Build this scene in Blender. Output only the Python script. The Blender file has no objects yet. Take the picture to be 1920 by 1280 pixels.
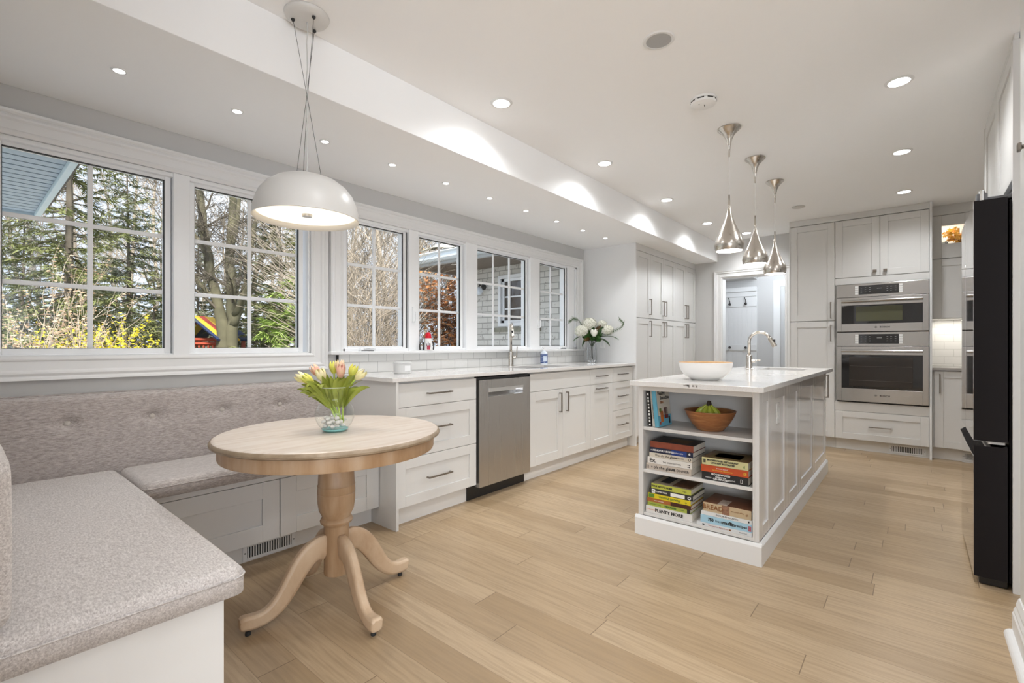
import bpy, bmesh, math, random
from mathutils import Vector, Matrix, noise
random.seed(7)
S = bpy.context.scene
COL = S.collection
PI = math.pi
R = math.radians

# ------------------------------------------------------------------ camera
F_PX = 894.0
YAW2 = math.atan((1718 - 960) / F_PX)         # the long axis of the kitchen (+x) lies this far right of the view
CH = 1.12                                     # eye height
cam_d = bpy.data.cameras.new('camera')
cam_d.sensor_width = 36.0
cam_d.lens = 36.0 * F_PX / 1920.0
cam_d.shift_y = 7.0 / 1920.0
cam_d.clip_start = 0.02
cam_d.clip_end = 300
cam = bpy.data.objects.new('camera', cam_d)
cam.location = (0, 0, CH)
cam.rotation_euler = (PI / 2, 0, YAW2 - PI / 2)   # looks along (cos, sin) of YAW2
COL.objects.link(cam)
S.camera = cam

# ------------------------------------------------------------------ world, sun, exposure
S.view_settings.view_transform = 'Standard'
S.view_settings.look = 'None'
S.view_settings.gamma = 1.0
S.view_settings.use_curve_mapping = False
S.view_settings.exposure = 0.72
w = bpy.data.worlds.new('overcast_sky')
S.world = w
w.use_nodes = True
wn = w.node_tree
wn.nodes.clear()
wo = wn.nodes.new('ShaderNodeOutputWorld')
wb = wn.nodes.new('ShaderNodeBackground')
wt = wn.nodes.new('ShaderNodeTexCoord')
wz = wn.nodes.new('ShaderNodeTexNoise')
wz.inputs['Scale'].default_value = 2.2
wz.inputs['Detail'].default_value = 5
wr = wn.nodes.new('ShaderNodeValToRGB')
wr.color_ramp.elements[0].position = 0.35
wr.color_ramp.elements[0].color = (0.60, 0.70, 0.88, 1)
wr.color_ramp.elements[1].position = 0.65
wr.color_ramp.elements[1].color = (0.80, 0.86, 0.95, 1)
wn.links.new(wt.outputs['Generated'], wz.inputs['Vector'])
wn.links.new(wz.outputs['Fac'], wr.inputs['Fac'])
wn.links.new(wr.outputs['Color'], wb.inputs['Color'])
wb.inputs['Strength'].default_value = 1.12
wn.links.new(wb.outputs[0], wo.inputs['Surface'])

def light(name, kind, loc, energy, color=(1, 1, 1), **kw):
    d = bpy.data.lights.new(name, kind)
    d.energy = energy
    d.color = color
    for k, v in kw.items():
        setattr(d, k, v)
    o = bpy.data.objects.new(name, d)
    o.location = loc
    COL.objects.link(o)
    return o

sun = light('sun', 'SUN', (0, -20, 30), 5.6, (1.0, 0.94, 0.86), angle=R(12))
sun.rotation_euler = Vector((0.45, 0.9, -1.15)).to_track_quat('-Z', 'Y').to_euler()

# fill lamps added behind the camera, at added windows, to brighten the room
fill_right = light('fill_light_right', 'AREA', (-1.1, -3.0, 1.32), 48, (0.90, 0.95, 1.0), shape='RECTANGLE', size=3.9, size_y=1.9)
fill_right.rotation_euler = Vector((0.45, 1, 0.10)).to_track_quat('-Z', 'Z').to_euler()
fill_back = light('fill_light_back', 'AREA', (-3.95, -2.1, 1.32), 60, (0.90, 0.95, 1.0), shape='RECTANGLE', size=1.5, size_y=1.9)
fill_back.rotation_euler = Vector((1, 0, 0)).to_track_quat('-Z', 'Z').to_euler()
S.cycles.diffuse_bounces = 6
S.cycles.max_bounces = 14
S.cycles.transparent_max_bounces = 24
S.cycles.caustics_reflective = False
S.cycles.caustics_refractive = False

# heights and planes of the room
ZC = 2.525        # ceiling
ZS = 2.26         # lowered ceiling along the windows
YW = 3.04         # window wall
YB = 2.077        # face of the dropped beam
XF = 6.80         # far wall
YD = 2.40         # fronts of the long cabinet run
CT0, CT1 = 0.8975, 0.9225
YR = -1.0         # right wall behind the fridge
XB = -4.0         # back wall

# ------------------------------------------------------------------ helpers
class MB:
    """collects shapes in world coordinates; build() links them as ONE mesh object"""
    def __init__(s):
        s.b = bmesh.new()
    def box(s, x0, x1, y0, y1, z0, z1):
        v = [s.b.verts.new((x, y, z)) for x in (x0, x1) for y in (y0, y1) for z in (z0, z1)]
        for f in ((0, 1, 3, 2), (4, 6, 7, 5), (0, 4, 5, 1), (2, 3, 7, 6), (0, 2, 6, 4), (1, 5, 7, 3)):
            s.b.faces.new([v[i] for i in f])
        return s
    def obox(s, c, size, m):
        """box of given size centred on c, axes from 3x3 matrix m"""
        hx, hy, hz = [q / 2 for q in size]
        v = [s.b.verts.new(Vector(c) + m @ Vector((x, y, z))) for x in (-hx, hx) for y in (-hy, hy) for z in (-hz, hz)]
        for f in ((0, 1, 3, 2), (4, 6, 7, 5), (0, 4, 5, 1), (2, 3, 7, 6), (0, 2, 6, 4), (1, 5, 7, 3)):
            s.b.faces.new([v[i] for i in f])
        return s
    def lathe(s, c, prof, n=32, cap=True, m=None, close=False):
        c = Vector(c)
        rings = []
        for r, z in prof:
            ring = []
            for i in range(n):
                a = 2 * PI * i / n
                p = Vector((r * math.cos(a), r * math.sin(a), z))
                if m is not None:
                    p = m @ p
                ring.append(s.b.verts.new(c + p))
            rings.append(ring)
        for k in range(len(rings) - 1):
            for i in range(n):
                j = (i + 1) % n
                s.b.faces.new((rings[k][i], rings[k][j], rings[k + 1][j], rings[k + 1][i]))
        if close:
            for i in range(n):
                j = (i + 1) % n
                s.b.faces.new((rings[-1][i], rings[-1][j], rings[0][j], rings[0][i]))
        elif cap:
            s.b.faces.new(rings[0][::-1])
            s.b.faces.new(rings[-1])
        return s
    def tube(s, pts, rad, n=8, cap=True, flat=1.0):
        pts = [Vector(p) for p in pts]
        if not hasattr(rad, '__len__'):
            rad = [rad] * len(pts)
        rings = []
        up = None
        for i, p in enumerate(pts):
            d = (pts[min(i + 1, len(pts) - 1)] - pts[max(i - 1, 0)])
            if d.length < 1e-9:
                d = Vector((0, 0, 1))
            d.normalize()
            if up is None:
                up = Vector((0, 0, 1)) if abs(d.z) < 0.9 else Vector((1, 0, 0))
            x = d.cross(up)
            if x.length < 1e-5:
                x = d.cross(Vector((0, 1, 0)))
            x.normalize()
            y = x.cross(d).normalized()
            up = y
            rings.append([s.b.verts.new(p + (x * math.cos(2 * PI * k / n) + y * math.sin(2 * PI * k / n) * flat) * rad[i]) for k in range(n)])
        for a, b in zip(rings, rings[1:]):
            for k in range(n):
                j = (k + 1) % n
                s.b.faces.new((a[k], b[k], b[j], a[j]))
        if cap and n > 2:
            s.b.faces.new(rings[0])
            s.b.faces.new(rings[-1][::-1])
        return s
    def prism(s, poly, axis, a0, a1):
        """poly: 2-D points; axis 'x','y','z' is the extrusion direction"""
        def P(u, v, a):
            return (a, u, v) if axis == 'x' else ((u, a, v) if axis == 'y' else (u, v, a))
        A = [s.b.verts.new(P(u, v, a0)) for u, v in poly]
        B = [s.b.verts.new(P(u, v, a1)) for u, v in poly]
        n = len(poly)
        s.b.faces.new(A)
        s.b.faces.new(B[::-1])
        for i in range(n):
            j = (i + 1) % n
            s.b.faces.new((A[i], B[i], B[j], A[j]))
        return s
    def quad(s, *p):
        s.b.faces.new([s.b.verts.new(q) for q in p])
        return s
    def build(s, name, mat, parent=None, org=None, smooth=False, bevel=0.0, seg=2, sub=0, recalc=True):
        o = Vector(_orgof(parent)) if parent is not None else Vector(org or (0, 0, 0))
        for v in s.b.verts:
            v.co -= o
        if recalc:
            bmesh.ops.recalc_face_normals(s.b, faces=s.b.faces)
        me = bpy.data.meshes.new(name)
        s.b.to_mesh(me)
        s.b.free()
        if smooth:
            for p in me.polygons:
                p.use_smooth = True
        ob = bpy.data.objects.new(name, me)
        COL.objects.link(ob)
        if mat is not None:
            me.materials.append(mat)
        if parent is not None:
            ob.parent = parent
        else:
            ob.location = o
        if bevel:
            b = ob.modifiers.new('bevel', 'BEVEL')
            b.width = bevel
            b.segments = seg
            b.limit_method = 'ANGLE'
            b.angle_limit = R(40)
        if sub:
            m_ = ob.modifiers.new('sub', 'SUBSURF')
            m_.levels = sub
            m_.render_levels = sub
        if smooth == 'auto':
            for p in me.polygons:
                p.use_smooth = True
            try:
                me.set_sharp_from_angle(angle=R(35))
            except Exception:
                pass
        _ORG[ob.name] = o.copy()
        return ob

_ORG = {}
def _orgof(o):
    return _ORG.get(o.name, Vector((0, 0, 0)))

def tag(o, label=None, cat=None, group=None, kind=None):
    if label: o['label'] = label
    if cat: o['category'] = cat
    if group: o['group'] = group
    if kind: o['kind'] = kind
    return o

def thing(name, label, cat, loc, group=None):
    o = bpy.data.objects.new(name, None)
    o.empty_display_size = 0.05
    o.location = loc
    COL.objects.link(o)
    _ORG[o.name] = Vector(loc)
    return tag(o, label, cat, group)

def dup(root, loc, label=None, rotz=None, scale=None, group=None):
    def cp(o, par):
        c = o.copy()
        COL.objects.link(c)
        if par is not None:
            c.parent = par
        for ch in o.children:
            cp(ch, c)
        return c
    c = cp(root, None)
    c.location = loc
    if rotz is not None: c.rotation_euler[2] = rotz
    if scale is not None: c.scale = (scale,) * 3 if not hasattr(scale, '__len__') else scale
    if label: c['label'] = label
    if group: c['group'] = group
    _ORG[c.name] = Vector(loc)
    return c

def struct(name, mb, mat, org=(0, 0, 0), label=None, **kw):
    o = mb.build(name, mat, None, org, **kw)
    o['kind'] = 'structure'
    if label: o['label'] = label
    return o

def text_mesh(name, body, size, mat, parent, m4, extrude=0.0003, bold=0.0, align='CENTER', sx=1.0):
    """lettering as mesh, laid out in the xy plane of matrix m4 (world)"""
    cu = bpy.data.curves.new(name, 'FONT')
    cu.body = body
    cu.size = size
    cu.extrude = extrude
    cu.offset = bold
    cu.align_x = align
    cu.align_y = 'CENTER'
    cu.resolution_u = 2
    tmp = bpy.data.objects.new(name, cu)
    COL.objects.link(tmp)
    dg = bpy.context.evaluated_depsgraph_get()
    me = bpy.data.meshes.new_from_object(tmp.evaluated_get(dg))
    bpy.data.objects.remove(tmp)
    bpy.data.curves.remove(cu)
    o = _orgof(parent) if parent is not None else Vector((0, 0, 0))
    for v in me.vertices:
        v.co.x *= sx
        v.co = m4 @ v.co - o
    me.materials.clear()
    me.materials.append(mat)
    ob = bpy.data.objects.new(name, me)
    COL.objects.link(ob)
    if parent is not None:
        ob.parent = parent
    return ob

def facing(origin, right, up):
    """4x4 whose x is 'right', y is 'up'"""
    r = Vector(right).normalized(); u = Vector(up).normalized(); n = r.cross(u)
    m = Matrix.Identity(4)
    for i in range(3):
        m[i][0] = r[i]; m[i][1] = u[i]; m[i][2] = n[i]; m[i][3] = origin[i]
    return m

# ------------------------------------------------------------------ materials
def newmat(name):
    m = bpy.data.materials.new(name)
    m.use_nodes = True
    nt = m.node_tree
    b = nt.nodes['Principled BSDF']
    return m, nt, b

def plain(name, col, rough=0.5, metal=0.0, bump=0.0, bscale=80, spec=None, var=0.0, vscale=3.0, emit=None, es=0.0, coat=0.0, trans=0.0, ior=None, sss=0.0):
    m, nt, b = newmat(name)
    b.inputs['Base Color'].default_value = (*col, 1)
    b.inputs['Roughness'].default_value = rough
    b.inputs['Metallic'].default_value = metal
    if spec is not None: b.inputs['Specular IOR Level'].default_value = spec
    if coat: b.inputs['Coat Weight'].default_value = coat; b.inputs['Coat Roughness'].default_value = 0.06
    if trans: b.inputs['Transmission Weight'].default_value = trans
    if ior: b.inputs['IOR'].default_value = ior
    if sss:
        b.inputs['Subsurface Weight'].default_value = sss
        b.inputs['Subsurface Radius'].default_value = (0.01, 0.01, 0.005)
    if emit:
        b.inputs['Emission Color'].default_value = (*emit, 1)
        b.inputs['Emission Strength'].default_value = es
    if var or bump:
        tc = nt.nodes.new('ShaderNodeTexCoord')
        nz = nt.nodes.new('ShaderNodeTexNoise')
        nz.inputs['Scale'].default_value = vscale
        nz.inputs['Detail'].default_value = 4
        nt.links.new(tc.outputs['Object'], nz.inputs['Vector'])
        if var:
            mx = nt.nodes.new('ShaderNodeMix'); mx.data_type = 'RGBA'
            mx.inputs[6].default_value = (*[c * (1 - var) for c in col], 1)
            mx.inputs[7].default_value = (*[min(1, c * (1 + var)) for c in col], 1)
            nt.links.new(nz.outputs['Fac'], mx.inputs[0])
            nt.links.new(mx.outputs[2], b.inputs['Base Color'])
        if bump:
            n2 = nt.nodes.new('ShaderNodeTexNoise')
            n2.inputs['Scale'].default_value = bscale
            nt.links.new(tc.outputs['Object'], n2.inputs['Vector'])
            bp = nt.nodes.new('ShaderNodeBump')
            bp.inputs['Strength'].default_value = bump
            bp.inputs['Distance'].default_value = 0.002
            nt.links.new(n2.outputs['Fac'], bp.inputs['Height'])
            nt.links.new(bp.outputs['Normal'], b.inputs['Normal'])
    return m

def emission(name, col, st):
    m = bpy.data.materials.new(name)
    m.use_nodes = True
    nt = m.node_tree
    nt.nodes.clear()
    e = nt.nodes.new('ShaderNodeEmission')
    e.inputs[0].default_value = (*col, 1)
    e.inputs[1].default_value = st
    o = nt.nodes.new('ShaderNodeOutputMaterial')
    nt.links.new(e.outputs[0], o.inputs[0])
    return m

def thin_glass(name, tint=(1, 1, 1), refl=1.0, rough=0.0, ior=1.45):
    m = bpy.data.materials.new(name)
    m.use_nodes = True
    nt = m.node_tree
    nt.nodes.clear()
    t = nt.nodes.new('ShaderNodeBsdfTransparent'); t.inputs[0].default_value = (*tint, 1)
    g = nt.nodes.new('ShaderNodeBsdfGlossy'); g.inputs['Roughness'].default_value = rough
    lw = nt.nodes.new('ShaderNodeLayerWeight')
    pw = nt.nodes.new('ShaderNodeMath'); pw.operation = 'POWER'; pw.inputs[1].default_value = 4.0
    ml = nt.nodes.new('ShaderNodeMath'); ml.operation = 'MULTIPLY_ADD'; ml.inputs[1].default_value = 0.9; ml.inputs[2].default_value = 0.04
    mu = nt.nodes.new('ShaderNodeMath'); mu.operation = 'MULTIPLY'; mu.inputs[1].default_value = refl
    mx = nt.nodes.new('ShaderNodeMixShader')
    o = nt.nodes.new('ShaderNodeOutputMaterial')
    nt.links.new(lw.outputs['Facing'], pw.inputs[0]); nt.links.new(pw.outputs[0], ml.inputs[0]); nt.links.new(ml.outputs[0], mu.inputs[0]); nt.links.new(mu.outputs[0], mx.inputs[0])
    nt.links.new(t.outputs[0], mx.inputs[1]); nt.links.new(g.outputs[0], mx.inputs[2])
    nt.links.new(mx.outputs[0], o.inputs[0])
    return m

def mathn(nt, op, a, b=None):
    n = nt.nodes.new('ShaderNodeMath'); n.operation = op
    for i, q in enumerate((a, b)):
        if q is None: continue
        if isinstance(q, (int, float)): n.inputs[i].default_value = q
        else: nt.links.new(q, n.inputs[i])
    return n.outputs[0]

def mixc(nt, fac, a, b, blend='MIX'):
    n = nt.nodes.new('ShaderNodeMix'); n.data_type = 'RGBA'; n.blend_type = blend
    for i, q in ((0, fac), (6, a), (7, b)):
        if isinstance(q, (int, float)): n.inputs[i].default_value = q
        elif isinstance(q, tuple): n.inputs[i].default_value = (*q, 1) if len(q) == 3 else q
        else: nt.links.new(q, n.inputs[i])
    return n.outputs[2]

def floor_mat():
    m, nt, b = newmat('oak_floor')
    tc = nt.nodes.new('ShaderNodeTexCoord')
    sp = nt.nodes.new('ShaderNodeSeparateXYZ')
    nt.links.new(tc.outputs['Object'], sp.inputs[0])
    X, Y = sp.outputs[0], sp.outputs[1]
    W, L = 0.1335, 1.25
    xs = mathn(nt, 'DIVIDE', mathn(nt, 'ADD', X, 10 * W - 0.002), W)
    row = mathn(nt, 'FLOOR', xs)
    fx = mathn(nt, 'FRACT', xs)
    wn_ = nt.nodes.new('ShaderNodeTexWhiteNoise'); wn_.noise_dimensions = '1D'
    nt.links.new(row, wn_.inputs['W'])
    ys = mathn(nt, 'ADD', mathn(nt, 'DIVIDE', Y, L), mathn(nt, 'MULTIPLY', wn_.outputs['Value'], 9.0))
    colm = mathn(nt, 'FLOOR', ys)
    fy = mathn(nt, 'FRACT', ys)
    w2 = nt.nodes.new('ShaderNodeTexWhiteNoise'); w2.noise_dimensions = '2D'
    cb = nt.nodes.new('ShaderNodeCombineXYZ')
    nt.links.new(row, cb.inputs[0]); nt.links.new(colm, cb.inputs[1])
    nt.links.new(cb.outputs[0], w2.inputs['Vector'])
    # joints
    ex = mathn(nt, 'MINIMUM', fx, mathn(nt, 'SUBTRACT', 1.0, fx))
    ey = mathn(nt, 'MINIMUM', fy, mathn(nt, 'SUBTRACT', 1.0, fy))
    gx = mathn(nt, 'LESS_THAN', ex, 0.008)
    gy = mathn(nt, 'LESS_THAN', ey, 0.0013)
    gap = mathn(nt, 'MAXIMUM', mathn(nt, 'MULTIPLY', gx, 0.6), gy)
    # grain, stretched along y and shifted from plank to plank
    mp = nt.nodes.new('ShaderNodeMapping')
    mp.inputs['Scale'].default_value = (48, 2.4, 1)
    nt.links.new(tc.outputs['Object'], mp.inputs['Vector'])
    ad = nt.nodes.new('ShaderNodeVectorMath'); ad.operation = 'ADD'
    sc_ = nt.nodes.new('ShaderNodeVectorMath'); sc_.operation = 'SCALE'
    nt.links.new(w2.outputs['Color'], sc_.inputs[0]); sc_.inputs['Scale'].default_value = 30
    nt.links.new(mp.outputs[0], ad.inputs[0]); nt.links.new(sc_.outputs[0], ad.inputs[1])
    g1 = nt.nodes.new('ShaderNodeTexNoise'); g1.inputs['Scale'].default_value = 1.6; g1.inputs['Detail'].default_value = 6; g1.inputs['Roughness'].default_value = 0.65
    nt.links.new(ad.outputs[0], g1.inputs['Vector'])
    mp2 = nt.nodes.new('ShaderNodeMapping'); mp2.inputs['Scale'].default_value = (3.0, 0.6, 1)
    nt.links.new(ad.outputs[0], mp2.inputs['Vector'])
    g2 = nt.nodes.new('ShaderNodeTexNoise'); g2.inputs['Scale'].default_value = 5.0; g2.inputs['Detail'].default_value = 3
    nt.links.new(mp2.outputs[0], g2.inputs['Vector'])
    c = mixc(nt, w2.outputs['Value'], (0.345, 0.240, 0.136), (0.465, 0.345, 0.218))
    c = mixc(nt, mathn(nt, 'MULTIPLY', mathn(nt, 'SUBTRACT', g1.outputs['Fac'], 0.42), 2.2), c, (0.255, 0.178, 0.104))
    fl = mathn(nt, 'MULTIPLY', mathn(nt, 'GREATER_THAN', g2.outputs['Fac'], 0.64), 0.22)
    c = mixc(nt, fl, c, (0.30, 0.20, 0.12))
    c = mixc(nt, gap, c, (0.17, 0.11, 0.06))
    nt.links.new(c, b.inputs['Base Color'])
    b.inputs['Roughness'].default_value = 0.33
    rg = mathn(nt, 'ADD', mathn(nt, 'MULTIPLY', g1.outputs['Fac'], 0.25), 0.22)
    nt.links.new(rg, b.inputs['Roughness'])
    bp = nt.nodes.new('ShaderNodeBump'); bp.inputs['Strength'].default_value = 0.25; bp.inputs['Distance'].default_value = 0.002
    h = mathn(nt, 'SUBTRACT', g1.outputs['Fac'], mathn(nt, 'MULTIPLY', gap, 2.0))
    nt.links.new(h, bp.inputs['Height'])
    nt.links.new(bp.outputs['Normal'], b.inputs['Normal'])
    return m

def wood_mat(name, c1, c2, c3, scale=(4, 4, 26), rough=0.4, wash=None, along='z', amt=1.0):
    m, nt, b = newmat(name)
    tc = nt.nodes.new('ShaderNodeTexCoord')
    mp = nt.nodes.new('ShaderNodeMapping')
    mp.inputs['Scale'].default_value = scale
    nt.links.new(tc.outputs['Object'], mp.inputs['Vector'])
    n1 = nt.nodes.new('ShaderNodeTexNoise'); n1.inputs['Scale'].default_value = 1.0; n1.inputs['Detail'].default_value = 6; n1.inputs['Roughness'].default_value = 0.6
    nt.links.new(mp.outputs[0], n1.inputs['Vector'])
    r = nt.nodes.new('ShaderNodeValToRGB')
    r.color_ramp.elements[0].position = 0.3; r.color_ramp.elements[0].color = (*c3, 1)
    r.color_ramp.elements[1].position = 0.7; r.color_ramp.elements[1].color = (*c1, 1)
    e = r.color_ramp.elements.new(0.5); e.color = (*c2, 1)
    nt.links.new(n1.outputs['Fac'], r.inputs['Fac'])
    nt.links.new(r.outputs['Color'], b.inputs['Base Color'])
    b.inputs['Roughness'].default_value = rough
    bp = nt.nodes.new('ShaderNodeBump'); bp.inputs['Strength'].default_value = 0.15; bp.inputs['Distance'].default_value = 0.002
    nt.links.new(n1.outputs['Fac'], bp.inputs['Height']); nt.links.new(bp.outputs['Normal'], b.inputs['Normal'])
    return m

def fabric_mat(name, lo, hi, scale=(30, 160, 160), sheen=0.3):
    m, nt, b = newmat(name)
    tc = nt.nodes.new('ShaderNodeTexCoord')
    mp = nt.nodes.new('ShaderNodeMapping'); mp.inputs['Scale'].default_value = scale
    nt.links.new(tc.outputs['Object'], mp.inputs['Vector'])
    n1 = nt.nodes.new('ShaderNodeTexNoise'); n1.inputs['Scale'].default_value = 1.0; n1.inputs['Detail'].default_value = 4; n1.inputs['Roughness'].default_value = 0.7
    nt.links.new(mp.outputs[0], n1.inputs['Vector'])
    n2 = nt.nodes.new('ShaderNodeTexNoise'); n2.inputs['Scale'].default_value = 420
    nt.links.new(tc.outputs['Object'], n2.inputs['Vector'])
    f = mathn(nt, 'MULTIPLY', mathn(nt, 'SUBTRACT', mathn(nt, 'ADD', mathn(nt, 'MULTIPLY', n1.outputs['Fac'], 0.8), mathn(nt, 'MULTIPLY', n2.outputs['Fac'], 0.2)), 0.34), 3.1)
    cl = nt.nodes.new('ShaderNodeClamp'); nt.links.new(f, cl.inputs[0])
    nt.links.new(mixc(nt, cl.outputs[0], lo, hi), b.inputs['Base Color'])
    b.inputs['Roughness'].default_value = 0.9
    b.inputs['Sheen Weight'].default_value = sheen
    bp = nt.nodes.new('ShaderNodeBump'); bp.inputs['Strength'].default_value = 0.35; bp.inputs['Distance'].default_value = 0.0015
    nt.links.new(f, bp.inputs['Height']); nt.links.new(bp.outputs['Normal'], b.inputs['Normal'])
    return m

def brick_mat(name, c1, c2, cm, bw, rh, ms, rough=0.5, axes='yz', bump=0.3, noise_amt=0.0, dark=(0.1, 0.1, 0.1), offs=0.5, shift=(0, 0)):
    m, nt, b = newmat(name)
    tc = nt.nodes.new('ShaderNodeTexCoord')
    sp = nt.nodes.new('ShaderNodeSeparateXYZ'); nt.links.new(tc.outputs['Object'], sp.inputs[0])
    cb = nt.nodes.new('ShaderNodeCombineXYZ')
    ix = {'x': 0, 'y': 1, 'z': 2}
    nt.links.new(mathn(nt, 'ADD', sp.outputs[ix[axes[0]]], 10 * bw + shift[0]), cb.inputs[0])
    nt.links.new(mathn(nt, 'ADD', sp.outputs[ix[axes[1]]], shift[1]), cb.inputs[1])
    br = nt.nodes.new('ShaderNodeTexBrick')
    nt.links.new(cb.outputs[0], br.inputs['Vector'])
    br.offset = offs
    br.inputs['Color1'].default_value = (*c1, 1); br.inputs['Color2'].default_value = (*c2, 1); br.inputs['Mortar'].default_value = (*cm, 1)
    br.inputs['Scale'].default_value = 1.0
    br.inputs['Mortar Size'].default_value = ms
    br.inputs['Brick Width'].default_value = bw; br.inputs['Row Height'].default_value = rh
    br.inputs['Mortar Smooth'].default_value = 0.1
    col = br.outputs['Color']
    if noise_amt:
        n = nt.nodes.new('ShaderNodeTexNoise'); n.inputs['Scale'].default_value = 9; n.inputs['Detail'].default_value = 8; n.inputs['Roughness'].default_value = 0.75
        nt.links.new(tc.outputs['Object'], n.inputs['Vector'])
        f = mathn(nt, 'MULTIPLY', mathn(nt, 'GREATER_THAN', n.outputs['Fac'], 0.60), noise_amt)
        col = mixc(nt, f, col, dark)
    nt.links.new(col, b.inputs['Base Color'])
    b.inputs['Roughness'].default_value = rough
    bp = nt.nodes.new('ShaderNodeBump'); bp.inputs['Strength'].default_value = bump; bp.inputs['Distance'].default_value = 0.004; bp.invert = True
    nt.links.new(br.outputs['Fac'], bp.inputs['Height']); nt.links.new(bp.outputs['Normal'], b.inputs['Normal'])
    return m

def quartz_mat():
    m, nt, b = newmat('quartz')
    tc = nt.nodes.new('ShaderNodeTexCoord')
    v = nt.nodes.new('ShaderNodeTexNoise'); v.inputs['Scale'].default_value = 260; v.inputs['Detail'].default_value = 3
    nt.links.new(tc.outputs['Object'], v.inputs['Vector'])
    n = nt.nodes.new('ShaderNodeTexNoise'); n.inputs['Scale'].default_value = 3; n.inputs['Detail'].default_value = 5
    nt.links.new(tc.outputs['Object'], n.inputs['Vector'])
    c = mixc(nt, n.outputs['Fac'], (0.66, 0.64, 0.62), (0.76, 0.745, 0.73))
    c = mixc(nt, mathn(nt, 'MULTIPLY', mathn(nt, 'GREATER_THAN', v.outputs['Fac'], 0.60), 0.35), c, (0.50, 0.46, 0.43))
    nt.links.new(c, b.inputs['Base Color'])
    b.inputs['Roughness'].default_value = 0.10
    return m

def steel_mat(name, col=(0.50, 0.49, 0.48), rough=0.28, scale=(2, 2, 300), bump=0.03):
    m, nt, b = newmat(name)
    b.inputs['Base Color'].default_value = (*col, 1)
    b.inputs['Metallic'].default_value = 1
    tc = nt.nodes.new('ShaderNodeTexCoord')
    mp = nt.nodes.new('ShaderNodeMapping'); mp.inputs['Scale'].default_value = scale
    nt.links.new(tc.outputs['Object'], mp.inputs['Vector'])
    n = nt.nodes.new('ShaderNodeTexNoise'); n.inputs['Scale'].default_value = 1; n.inputs['Detail'].default_value = 2
    nt.links.new(mp.outputs[0], n.inputs['Vector'])
    nt.links.new(mathn(nt, 'ADD', mathn(nt, 'MULTIPLY', n.outputs['Fac'], 0.14), rough - 0.07), b.inputs['Roughness'])
    bp = nt.nodes.new('ShaderNodeBump'); bp.inputs['Strength'].default_value = bump; bp.inputs['Distance'].default_value = 0.001
    nt.links.new(n.outputs['Fac'], bp.inputs['Height']); nt.links.new(bp.outputs['Normal'], b.inputs['Normal'])
    return m

M = {}
M['ceiling'] = plain('ceiling_paint', (0.92, 0.925, 0.93), 0.75, bump=0.03, bscale=300)
M['wall'] = plain('grey_wall_paint', (0.565, 0.562, 0.555), 0.6, bump=0.05, bscale=250)
M['trim'] = plain('white_trim_paint', (0.76, 0.762, 0.76), 0.35)
M['cab'] = plain('white_cabinet_paint', (0.665, 0.658, 0.642), 0.38)
M['cab_gloss'] = plain('glossy_cabinet_paint', (0.70, 0.695, 0.69), 0.12, coat=0.4)
M['shelf'] = plain('shelf_paint', (0.66, 0.65, 0.635), 0.4)
M['toe'] = plain('toe_kick_paint', (0.74, 0.73, 0.71), 0.4)
M['gap'] = plain('dark_gap', (0.03, 0.03, 0.03), 0.8)
M['floor'] = floor_mat()
M['quartz'] = quartz_mat()
M['steel'] = steel_mat('brushed_steel')
M['steel_v'] = steel_mat('brushed_steel_upright', scale=(300, 300, 2), rough=0.3)
M['nickel'] = steel_mat('satin_nickel', (0.58, 0.54, 0.49), 0.25, (60, 60, 60), 0.01)
M['handle'] = steel_mat('handle_nickel', (0.27, 0.24, 0.21), 0.3, (60, 60, 60), 0.01)
M['chrome'] = plain('chrome', (0.75, 0.75, 0.75), 0.08, metal=1)
M['black'] = plain('black_plastic', (0.012, 0.012, 0.013), 0.3)
M['black_glass'] = plain('black_glass', (0.006, 0.006, 0.007), 0.04, coat=0.5)
M['fabric_seat'] = fabric_mat('heather_fabric', (0.26, 0.225, 0.21), (0.64, 0.595, 0.57), (50, 240, 240))
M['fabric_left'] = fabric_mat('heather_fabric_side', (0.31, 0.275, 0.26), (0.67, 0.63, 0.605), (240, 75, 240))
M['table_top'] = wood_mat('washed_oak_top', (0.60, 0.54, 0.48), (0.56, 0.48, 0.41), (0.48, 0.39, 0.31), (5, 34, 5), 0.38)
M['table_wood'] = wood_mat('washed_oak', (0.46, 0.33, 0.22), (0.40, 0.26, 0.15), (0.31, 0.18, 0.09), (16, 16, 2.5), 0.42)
M['glass'] = thin_glass('window_glass', (0.98, 0.99, 0.99), 0.3)
M['vase_glass'] = thin_glass('vase_glass', (0.965, 0.985, 0.98), 1.0, ior=1.5)
M['aqua'] = plain('aqua_glass', (0.36, 0.78, 0.74), 0.05, trans=0.35, ior=1.3)
M['vinyl'] = plain('white_vinyl', (0.84, 0.85, 0.86), 0.3)
M['gasket'] = plain('window_gasket', (0.02, 0.02, 0.02), 0.6)
M['tile'] = brick_mat('subway_tile', (0.76, 0.76, 0.745), (0.72, 0.72, 0.705), (0.50, 0.50, 0.49), 0.154, 0.0775, 0.0022, 0.08, 'xz', 0.35, shift=(0.035, -0.9225))
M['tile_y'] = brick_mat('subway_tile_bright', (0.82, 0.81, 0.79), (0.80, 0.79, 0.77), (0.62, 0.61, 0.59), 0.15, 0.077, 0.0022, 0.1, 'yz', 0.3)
M['lamp_white'] = plain('lamp_white', (0.64, 0.63, 0.61), 0.35)
M['lamp_inner'] = plain('lamp_inner_cream', (0.90, 0.86, 0.78), 0.4)
M['bulb'] = emission('bulb_white', (1.0, 0.97, 0.92), 9.0)
M['bulb_warm'] = emission('bulb_warm', (1.0, 0.91, 0.76), 0.85)
M['white_plastic'] = plain('white_plastic', (0.82, 0.82, 0.81), 0.35)
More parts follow.
